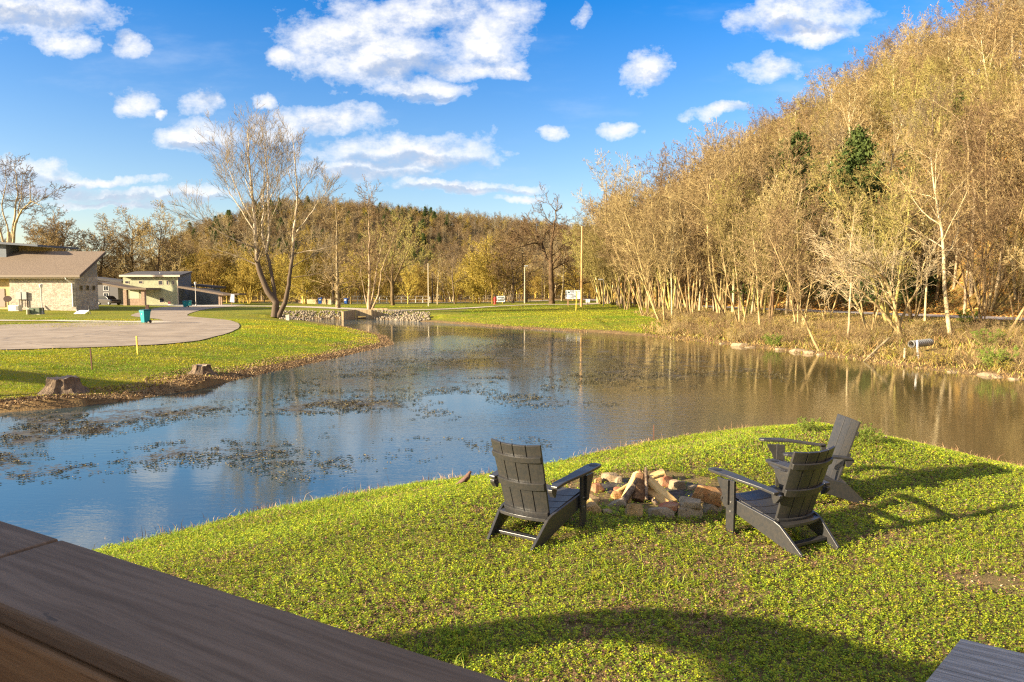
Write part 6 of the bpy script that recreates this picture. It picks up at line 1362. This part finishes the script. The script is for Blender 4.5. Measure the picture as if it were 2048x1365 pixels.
# ------------------------------------------------------------------ low vegetation and loose matter
def vmat(name, rough=.8, translucent=.3, spec=.2):
    m = bpy.data.materials.new(name); m.use_nodes = True; t = m.node_tree; b = t.nodes['Principled BSDF']; b.inputs['Roughness'].default_value = rough; b.inputs['Specular IOR Level'].default_value = spec
    a = t.nodes.new('ShaderNodeAttribute'); a.attribute_name = 'tint'; t.links.new(a.outputs['Color'], b.inputs['Base Color'])
    if translucent:
        tr = t.nodes.new('ShaderNodeBsdfTranslucent'); mx = t.nodes.new('ShaderNodeMixShader'); mx.inputs[0].default_value = translucent
        t.links.new(a.outputs['Color'], tr.inputs[0]); t.links.new(b.outputs[0], mx.inputs[1]); t.links.new(tr.outputs[0], mx.inputs[2]); t.links.new(mx.outputs[0], t.nodes['Material Output'].inputs[0])
    return m
VM = vmat('tinted_foliage'); DM = vmat('tinted_litter', .95, 0, .1)
def tinted(name, V, F, tint, m, label, cat):
    """tint: one colour per vertex"""
    o = mobj(name, V, F, m); a = o.data.color_attributes.new('tint', 'FLOAT_COLOR', 'POINT')
    a.data.foreach_set('color', np.column_stack([tint, np.ones(len(tint))]).astype(np.float32).ravel()); tag(o, label, cat, kind='stuff'); return o
def mixcol(cols, r_, n):
    cols = np.array(cols); i = r_.integers(0, len(cols), n); j = r_.integers(0, len(cols), n); t = r_.random((n, 1)); return cols[i] * (1 - t) + cols[j] * t
def scatter(n, x0, x1, y0, y1, r_): return r_.uniform(x0, x1, n), r_.uniform(y0, y1, n)
def blades(x, y, hgt, wid, lean, cols, r_, z=None):
    n = len(x); z = height(x, y) if z is None else z; a = r_.uniform(0, 2 * np.pi, n); la = r_.uniform(0, 2 * np.pi, n); b = np.stack([x, y, z - .01], -1)
    w_ = np.stack([np.cos(a), np.sin(a), 0 * a], -1) * wid[:, None]; l_ = np.stack([np.cos(la), np.sin(la), 0 * a], -1) * (lean * hgt)[:, None]; up = np.array([0, 0, 1.])
    mid = b + l_ * .35 + up * (hgt * .6)[:, None]; tip = b + l_ + up * (hgt * np.sqrt(np.maximum(1 - lean ** 2 * .5, .2)))[:, None]
    V = np.stack([b - w_, b + w_, mid + w_ * .7, tip, mid - w_ * .7], 1).reshape(-1, 3)
    F = np.concatenate([np.arange(n)[:, None] * 5 + np.array([[0, 1, 2, 4]])]); F2 = np.arange(n)[:, None] * 5 + np.array([[4, 2, 3, 3]])
    return V, np.concatenate([F, np.arange(n)[:, None] * 5 + np.array([[4, 2, 3, 4]])])[:n], np.arange(n)[:, None] * 5 + np.array([[4, 2, 3]]), np.repeat(cols, 5, 0)
def blade_obj(name, x, y, hgt, wid, lean, cols, r_, m, label, cat):
    V, Fq, Ft, T = blades(x, y, hgt, wid, lean, cols, r_)
    F = np.concatenate([np.column_stack([Fq[:, 0], Fq[:, 1], Fq[:, 2]]), np.column_stack([Fq[:, 0], Fq[:, 2], Fq[:, 3]]), Ft]); return tinted(name, V, F, T, m, label, cat)
def quads(x, y, size, r_, lift=0.0, flat=.5):
    n = len(x); z = height(x, y) + lift; c = np.stack([x, y, z + size * .25], -1); a = r_.normal(size=(n, 3)); a[:, 2] *= flat; a /= np.linalg.norm(a, axis=1)[:, None]; b = np.cross(a, r_.normal(size=(n, 3))); b /= np.linalg.norm(b, axis=1)[:, None]
    V = np.stack([c - a * size[:, None], c - b * size[:, None] * .45, c + a * size[:, None], c + b * size[:, None] * .45], 1).reshape(-1, 3); return V, np.arange(4 * n).reshape(-1, 4)
r_ = np.random.default_rng(77)
# clover and henbit covering the near lawn
x, y = scatter(620000, -9, 14, 3.0, 17.0, r_)
D = sdist(x, y); keep = (D > .12) & (np.abs(x) < y * .80 + .3) & (r_.random(len(x)) < np.where(y < 6.5, 1.0, np.where(y < 9, .7, .42)))
dens = vnoise(x, y, .55, 21) + vnoise(x, y, 1.9, 22) * .8 + vnoise(x, y, .18, 23) * .45
fc = P(1305, 992, 0); fire = ((x - fc[0]) / 1.12) ** 2 + ((y - fc[1] - .15) / 1.0) ** 2
keep &= (dens > -.56 + r_.normal(0, .12, len(x))) & ((fire > 1) | (r_.random(len(x)) < .10))
x, y, D, dens = x[keep], y[keep], D[keep], dens[keep]; n = len(x); z = height(x, y)
NL = 7; sz = r_.uniform(.006, .0125, n) * np.where(y > 9, 1.5, np.where(y > 6.5, 1.2, 1.0)); hh = r_.uniform(.012, .05, n) + .018 * np.clip(dens + .2, 0, 1)
lum = mixcol([(.38, .42, .020), (.30, .38, .022), (.22, .31, .025), (.48, .45, .03), (.14, .23, .025)], r_, n)
lum *= (1 + .35 * vnoise(x, y, .8, 25))[:, None]; dry = r_.random(n) < .05 + .25 * (dens < -.25); lum[dry] = mixcol([(.33, .17, .09), (.40, .27, .12), (.24, .13, .09)], r_, int(dry.sum()))
purp = r_.random(n) < .018; 
Vs, Ts = [], []
for k in range(NL):
    up = k % 2; a = k * 2.4 + r_.uniform(0, 1.2, n); tl_ = r_.uniform(-.15, .75, n); L = sz * (1.0 if not up else .75) * r_.uniform(.7, 1.25, n)
    c = np.stack([x + r_.normal(0, .006, n), y + r_.normal(0, .006, n), z + hh * (1.0 if up else .55)], -1); d = np.stack([np.cos(a) * np.cos(tl_), np.sin(a) * np.cos(tl_), np.sin(tl_)], -1); sd_ = np.stack([-np.sin(a), np.cos(a), 0 * a], -1)
    Vs.append(np.stack([c, c + d * (L * .9)[:, None] + sd_ * (L * .62)[:, None], c + d * (L * 1.7)[:, None], c + d * (L * .9)[:, None] - sd_ * (L * .62)[:, None]], 1))
    col = lum * r_.uniform(.75, 1.2, (n, 1)) * (1.1 if up else .8)
    if k == 5: col[purp] = (.42, .22, .36)
    Ts.append(np.repeat(col[:, None], 4, 1))
V = np.concatenate(Vs).reshape(-1, 3); T = np.concatenate(Ts).reshape(-1, 3); F = np.arange(len(V)).reshape(-1, 4)
tinted('clover_cover', V, F, T, VM, 'dense low clover and henbit covering the near lawn', 'ground cover')
x, y = scatter(200000, -9, 14, 3.0, 15.0, r_); D = sdist(x, y); keep = (D > .1) & (np.abs(x) < y * .8 + .3) & (r_.random(len(x)) < .05 + .6 * (vnoise(x, y, .55, 21) + vnoise(x, y, 1.9, 22) * .8 < -.2)); x, y = x[keep], y[keep]; n = len(x)
V, F = quads(x, y, r_.uniform(.004, .015, n), r_, .002, .6)
tinted('lawn_litter', V, F, np.repeat(mixcol([(.34, .18, .10), (.45, .30, .17), (.22, .12, .07), (.50, .40, .22)], r_, n), 4, 0), DM, 'dry reddish-brown bits lying between the plants of the near lawn', 'litter')
# grass tufts on the near lawn: along the shore and in loose clumps
x, y = scatter(420000, -9, 14, 3.0, 17.3, r_); D = sdist(x, y)
band = np.exp(-((D - .75) / .5) ** 2) * np.where(x < 1.2, 1, .35); cl = np.zeros(len(x))
for cx_, cy_, s_, k_ in [(P(915, 1290)[0], P(915, 1290)[1], .17, 1.2), (P(1210, 1165)[0], P(1210, 1165)[1], .25, .35), (P(1880, 1100)[0], P(1880, 1100)[1], .2, .4), (P(1330, 1180)[0], P(1330, 1180)[1], .2, .3), (P(700, 1030)[0], P(700, 1030)[1], .5, .4), (P(1250, 915)[0], P(1250, 915)[1], .5, .4), (P(1500, 880)[0], P(1500, 880)[1], .9, .5)]:
    cl = np.maximum(cl, k_ * np.exp(-((x - cx_) ** 2 + (y - cy_) ** 2) / (2 * s_ * s_)))
p_ = np.maximum(band * (.55 + 1.2 * np.clip(vnoise(x, y, .7, 31), -.4, .5)), cl) + .006
keep = (((x - fc[0]) / 1.1) ** 2 + ((y - fc[1] - .15) / 1.0) ** 2 > 1) & (r_.random(len(x)) < p_ * .8) & (D > .05) & (np.abs(x) < y * .8 + .3); x, y, D = x[keep], y[keep], D[keep]; n = len(x)
blade_obj('lawn_grass', x, y, r_.uniform(.04, .13, n), r_.uniform(.0022, .0045, n), r_.uniform(.1, .9, n), mixcol([(.20, .34, .02), (.30, .40, .03), (.14, .26, .02), (.42, .40, .08)], r_, n), r_, VM, 'bright green grass tufts along the near shore and on the lawn', 'grass')
# dead stalks at the near waterline
x, y = scatter(300000, -9, 14, 3.0, 18.5, r_); D = sdist(x, y); p_ = np.exp(-((D - .10) / .2) ** 2) * np.clip(.75 + 1.9 * vnoise(x, y, .9, 33), .05, 1.2)
keep = (r_.random(len(x)) < p_) & (np.abs(x) < y * .8 + .3); x, y = x[keep], y[keep]; n = len(x)
blade_obj('shore_stalks', x, y, r_.gamma(2.2, .026, n) + .02, r_.uniform(.0025, .005, n), r_.uniform(.1, 1.0, n), mixcol([(.40, .25, .11), (.28, .15, .07), (.48, .34, .18), (.20, .10, .06)], r_, n), r_, DM, 'dry brown stalks fringing the near waterline', 'dry grass')
# left lawn: short grass clumps and blades
x, y = scatter(520000, -44, 6, 17.5, 62, r_); D = sdist(x, y)
keep = (D > .8) & (D < 22) & (np.abs(x) < y * .80) & (r_.random(len(x)) < np.exp(-(y - 17) / 26) * 1.0)
x, y = x[keep], y[keep]
lp = np.array(smooth_outline([P(a, b)[:2] for a, b in loop], 2)); k2 = sdist(x, y, lp) > .15; x, y = x[k2], y[k2]; n = len(x)
blade_obj('left_grass', x, y, r_.uniform(.015, .055, n) * (1 + y / 60), r_.uniform(.005, .011, n) * (1 + y / 40), r_.uniform(.2, 1.0, n), (lambda f: np.array([.15, .27, .012]) * (1 - f) + np.array([.46, .40, .02]) * f)(np.clip(.5 + 1.1 * vnoise(x * .6, y, 1.7, 61) + .7 * vnoise(x, y, .45, 62) + r_.normal(0, .22, n), 0, 1)[:, None]) * r_.uniform(.7, 1.2, (n, 1)) * np.array([1, 1, 1]) + np.clip(vnoise(x, y, 3.1, 63), 0, .5)[:, None] * np.array([.16, .0, .03]), r_, VM, 'sunlit yellow-green grass on the left bank', 'grass')
x, y = scatter(420000, -45, 40, 40, 112, r_); D = sdist(x, y); keep = (D > 1.0) & (np.abs(x) < y * .8) & (x < .2 * y + 1) & ((D >= 22) | (x > -6)) & (x < road_x(y) - 3) & (sdist(x, y, lp) > .3) & (r_.random(len(x)) < .42)
lx = np.array([p[0] for p in lane]); ly = np.array([p[1] for p in lane])
for i in range(len(lane) - 1):
    ex, ey = lx[i + 1] - lx[i], ly[i + 1] - ly[i]; t = np.clip(((x - lx[i]) * ex + (y - ly[i]) * ey) / (ex * ex + ey * ey), 0, 1); keep &= np.hypot(x - lx[i] - t * ex, y - ly[i] - t * ey) > 2.5
fp0, fp1 = P(-60, 643)[1], P(330, 646)[1]; keep &= ~((x < -20) & (y > fp1 - 1.6) & (y < fp0 + 2.0))
keep &= ~((x < -38) & (y > 78)); x, y = x[keep], y[keep]; n = len(x)
blade_obj('far_grass', x, y, r_.uniform(.03, .09, n), r_.uniform(.02, .045, n), r_.uniform(.3, 1.2, n), (lambda f: np.array([.14, .25, .012]) * (1 - f) + np.array([.44, .38, .03]) * f)(np.clip(.5 + 1.2 * vnoise(x * .5, y, 2.6, 64) + .6 * vnoise(x, y, .8, 65) + r_.normal(0, .2, n), 0, 1)[:, None]) * r_.uniform(.7, 1.2, (n, 1)), r_, VM, 'mown yellow-green grass on the far lawns', 'grass')
# debris on the left bank
x, y = scatter(900000, -46, 6, 17.5, 64, r_); D = sdist(x, y); wd_ = 2.0 + vnoise(x, y, 2.0, 6) * 2.2
for sx_, sy_, _ in STUMPS: wd_ = wd_ + 2.2 * np.exp(-(((x - sx_) / 2.0) ** 2 + ((y - sy_) / 1.6) ** 2))
keep = (D > -.12) & (D < wd_) & (np.abs(x) < y * .8) & (r_.random(len(x)) < 30 / (y + 8)); x, y = x[keep], y[keep]; n = len(x)
V, F = quads(x, y, r_.uniform(.012, .05, n) * np.where(y > 42, .8, 1), r_)
tinted('bank_debris', V, F, np.repeat(mixcol([(.30, .19, .09), (.15, .09, .05), (.42, .29, .15), (.07, .05, .035), (.24, .16, .09)], r_, n), 4, 0), DM, 'brown leaf and bark debris on the left bank along the water', 'debris')
x, y = scatter(500000, -46, 6, 17.5, 64, r_); D = sdist(x, y); keep = (D > -.1) & (D < .75) & (np.abs(x) < y * .8) & (r_.random(len(x)) < 26 / (y + 8) * np.clip(.6 + 1.2 * vnoise(x, y, 1.5, 41), .1, 1)); x, y = x[keep], y[keep]; n = len(x)
blade_obj('bank_stalks', x, y, r_.gamma(2.2, .032, n) + .03, r_.uniform(.006, .013, n), r_.uniform(.5, 1.9, n), mixcol([(.36, .22, .10), (.22, .13, .07), (.46, .32, .16), (.14, .08, .05)], r_, n), r_, DM, 'dead brown stalks fringing the left bank waterline', 'dry grass')
# right bank: tall dry grass, leaf litter on the slope
x, y = scatter(900000, 3, 62, 18, 110, r_); D = sdist(x, y)
keep = (D > -.1) & (x > .19 * y + vnoise(x, y, 4, 8) * 4) & (x < road_x(y) - 2.4) & (x / y < .80) & (r_.random(len(x)) < np.clip(.75 + 1.1 * vnoise(x, y, 2.4, 43), .05, 1) * 34 / (y + 10) * .55)
keep &= np.hypot(x - G(1842, 705)[0], y - G(1842, 705)[1]) > 1.3; x, y = x[keep], y[keep]; n = len(x)
blade_obj('bank_grass', x, y, (r_.gamma(2.5, .09, n) + .04) * (.45 + .55 * smooth((sdist(x, y)) / 1.8)) * (1 - .7 * smooth((x - road_x(y) + 15) / 6)), r_.uniform(.007, .015, n) * (1 + y / 60), r_.uniform(.4, 1.7, n), mixcol([(.38, .24, .09), (.28, .165, .06), (.42, .30, .14), (.18, .11, .05), (.22, .23, .03)], r_, n), r_, DM, 'tall dry tan grass covering the right bank', 'dry grass')
x, y = scatter(420000, 18, 110, 18, 140, r_); u = x - road_x(y); keep = (u > 2.3) & (u < 30) & (x / y < .8) & (r_.random(len(x)) < 60 / (y + 25)); x, y = x[keep], y[keep]; n = len(x)
V, F = quads(x, y, r_.uniform(.04, .11, n) * (1 + y / 70), r_, .01, .4)
tinted('leaf_litter', V, F, np.repeat(mixcol([(.42, .19, .04), (.50, .27, .07), (.26, .12, .035), (.54, .34, .12)], r_, n), 4, 0), DM, 'orange-brown fallen leaves covering the slope beyond the road', 'leaf litter')
# brush on the right bank
def g_br():
    y = rr.uniform(20, 105)
    return (rr.uniform(.19 * y, .80 * y), y)
bp_ = []
cand = spaced(1700, g_br, .75); cx = np.array(cand); Dc = sdist(cx[:, 0], cx[:, 1])
pipe = G(1842, 705); bp_ = [c for c, d in zip(cand, Dc) if d > .7 and math.hypot(c[0] - pipe[0], c[1] - pipe[1]) > 2.6 and c[0] < float(road_x(c[1])) - 3.0 and c[0] > .2 * c[1] + 1]
BKN = ['shrub', 'shrub', 'shrub', 'lime_shrub', 'shrub', 'shrub', 'shrub']
forest('bank_brush', 'tangled tan brush and twiggy shrubs with some green leaves on the right bank', 'brush', BKN, [p for p in bp_ if p[0] < float(road_x(p[1])) - 13], .2, .48, 8)
forest('verge_brush', 'low twiggy brush on the verge between the right bank and the road', 'brush', BKN, [p for p in bp_ if p[0] >= float(road_x(p[1])) - 13], .07, .2, 10)
forest('roadside_brush', 'twiggy undergrowth among the trees beyond the road', 'brush', ['shrub', 'lime_shrub', 'shrub'], spaced(90, lambda: (lambda y: (float(road_x(y)) + rr.uniform(6, 30), y))(rr.uniform(40, 130)), 2.6), .5, 1.0, 9)
for i, (px, py, sc, kd, lab) in enumerate([(1995, 738, .5, 'green_shrub', 'bright green leafy shrub at the right edge near the waterline'), (1975, 695, .5, 'green_shrub', 'bright green shrub above the leafy one near the right edge'), (1935, 645, .5, 'green_shrub', 'green shrub at the roadside under the large many-stemmed tree'),
        (1700, 708, .35, 'lime_shrub', 'small lime green bush left of the fallen sticks on the right bank'), (1545, 692, .4, 'green_shrub', 'low green bush above the pale rocks on the right bank'), (1888, 698, .25, 'lime_shrub', 'small yellow-green bush partly covering the corrugated culvert pipe'), (1640, 694, .35, 'lime_shrub', 'yellow-green bush just left of the slim leaning tree')]):
    g = G(px, py); put_tree(kd, g[0], g[1], sc, i * 1.1, 'green_shrub', lab, 'shrub', 'green shrubs on the right bank', dz=-.05)
# weed tufts at the crest of the near lawn
for i, (px, py, sc) in enumerate([(1617, 866, .10), (1716, 885, .12), (1738, 890, .10)]):
    g = G(px, py); put_tree('green_shrub', g[0], g[1], sc * 1.4, i, 'weed_plant', ['small leafy weed on the lawn crest left of the chair turned sideways', 'leafy weed directly right of the sideways chair back', 'leafy weed a little further right of the sideways chair back'][i], 'plant', 'weeds on the lawn crest')
# rocks: waterline on the right, riprap beside the culvert
for i, (px, py, w_) in enumerate([(1480, 692, 40), (1500, 696, 26), (1595, 703, 34), (1622, 706, 30), (1560, 700, 22), (1640, 710, 18), (1905, 745, 22), (1972, 752, 44), (1995, 756, 20), (2030, 760, 26), (1840, 737, 16), (1445, 688, 14)]):
    g = G(px, py); k = g[1] / FPX; v, f = hull_rock(w_ * k / 2.2, w_ * k / 2.6, w_ * k / 6.5, 300 + i); o = mobj('shore_rock', v, f, RM['pale']); o.location = (g[0], g[1], max(g[2], WZ) + .0)
    tag(o, ['broad', 'small'][w_ < 25] + ' pale rock at the right waterline, ' + ['leftmost broad one', 'just right of the leftmost broad one', 'left one of the central pair', 'largest of the central group', 'between the two rock groups', 'at the foot of the slim leaning tree', 'left of the longest flat rock', 'the longest flat one', 'touching the longest flat rock', 'at the right picture edge', 'below the culvert pipe', 'furthest left of all'][i], 'rock', 'pale rocks along the right waterline')
Vs, Fs, off = [], [], 0
def g_rip():
    return rr.uniform(560, 860), rr.uniform(617, 639)
v0, f0 = ICO1
cnt = 0
for _ in range(9000):
    px, py = g_rip()
    if 684 < px < 746: continue
    g = P(px, py, WZ + .35); 
    d_ = float(sdist(np.array([g[0]]), np.array([g[1]]))[0])
    if d_ < -.2 or d_ > 4.2 or g[1] < 74: continue
    s_ = rr.uniform(.07, .21); R3 = np.array(Euler((rr.random() * 6, rr.random() * 6, rr.random() * 6)).to_matrix())
    v = (v0 * np.array([1, rr.uniform(.6, .9), rr.uniform(.4, .7)]) * s_ * (1 + np.random.default_rng(cnt).normal(0, .12, (len(v0), 1)))) @ R3.T + np.array([g[0], g[1], hz(g[0], g[1]) + s_ * .3]); Vs.append(v); Fs.append(f0 + off); off += len(v0); cnt += 1
    if cnt > 2600: break
o = mobj('riprap', np.concatenate(Vs), np.concatenate(Fs), rockmat('riprap_stone', (.29, .23, .155), (.20, .155, .10), (.13, .10, .065))); tag(o, 'pale riprap stones on the bank either side of the culvert', 'rocks', kind='stuff')
# fallen sticks under the leaning tree
for i, (a, b, r0, lab) in enumerate([((1797, 660), (1722, 726), .055, 'longest pale fallen stick sloping down to the water under the leaning tree'), ((1762, 682), (1738, 722), .035, 'short pale fallen stick propped on the long one under the leaning tree'), ((1768, 700), (1715, 718), .028, 'thin pale stick lying low at the waterline under the leaning tree')]):
    g0, g1 = G(a[0], a[1] + 22), G(*b); y_ = g1[1]; p0 = Vector(PY(a[0] - (a[0] - b[0]) * .25, a[1] + (b[1] - a[1]) * .25, y_ + .6)); p1 = Vector((g1[0], g1[1], g1[2] - .05)); m_ = p0.lerp(p1, .5) + Vector((.05, 0, .06))
    tag(MB().tube([p0, m_, p1], [r0, r0 * .8, r0 * .5], 7).build('fallen_stick', BK['grey']), lab, 'stick', 'fallen sticks on the right bank')
# floating weed on the pond
x, y = scatter(2200000, -30, 30, 8, 60, r_); dn = weed_density(x, y); cl = vnoise(x, y, .6, 51) * .6 + vnoise(x, y * 1.6, .16, 52) * .9 + vnoise(x, y, 2.6, 53) * .8
keep = (sdist(x, y) < -.2) & (dn > .25) & (cl > .22) & (r_.random(len(x)) < np.clip(dn, 0, 1) * 20 / (y + 3) * np.where(y > 26, .35, .8)); x, y = x[keep], y[keep]; n = len(x)
a = r_.normal(0, .35, n) + np.where(r_.random(n) < .5, 0, r_.uniform(0, 3.1, n)); L = r_.uniform(.008, .028, n) * (1 + y / 45); d = np.stack([np.cos(a), np.sin(a), 0 * a], -1); sd_ = np.stack([-np.sin(a), np.cos(a), 0 * a], -1); c = np.stack([x, y, np.full(n, WZ + .008) + r_.uniform(0, .012, n)], -1)
V = np.stack([c - d * L[:, None], c - sd_ * (L * .3)[:, None] + [0, 0, .012], c + d * L[:, None], c + sd_ * (L * .3)[:, None]], 1).reshape(-1, 3)
tinted('pond_weed', V, np.arange(4 * n).reshape(-1, 4), np.repeat(mixcol([(.10, .085, .045), (.07, .06, .045), (.18, .14, .06), (.06, .055, .04)], r_, n), 4, 0), DM, 'brown floating weed scattered over the pond surface', 'pond weed')
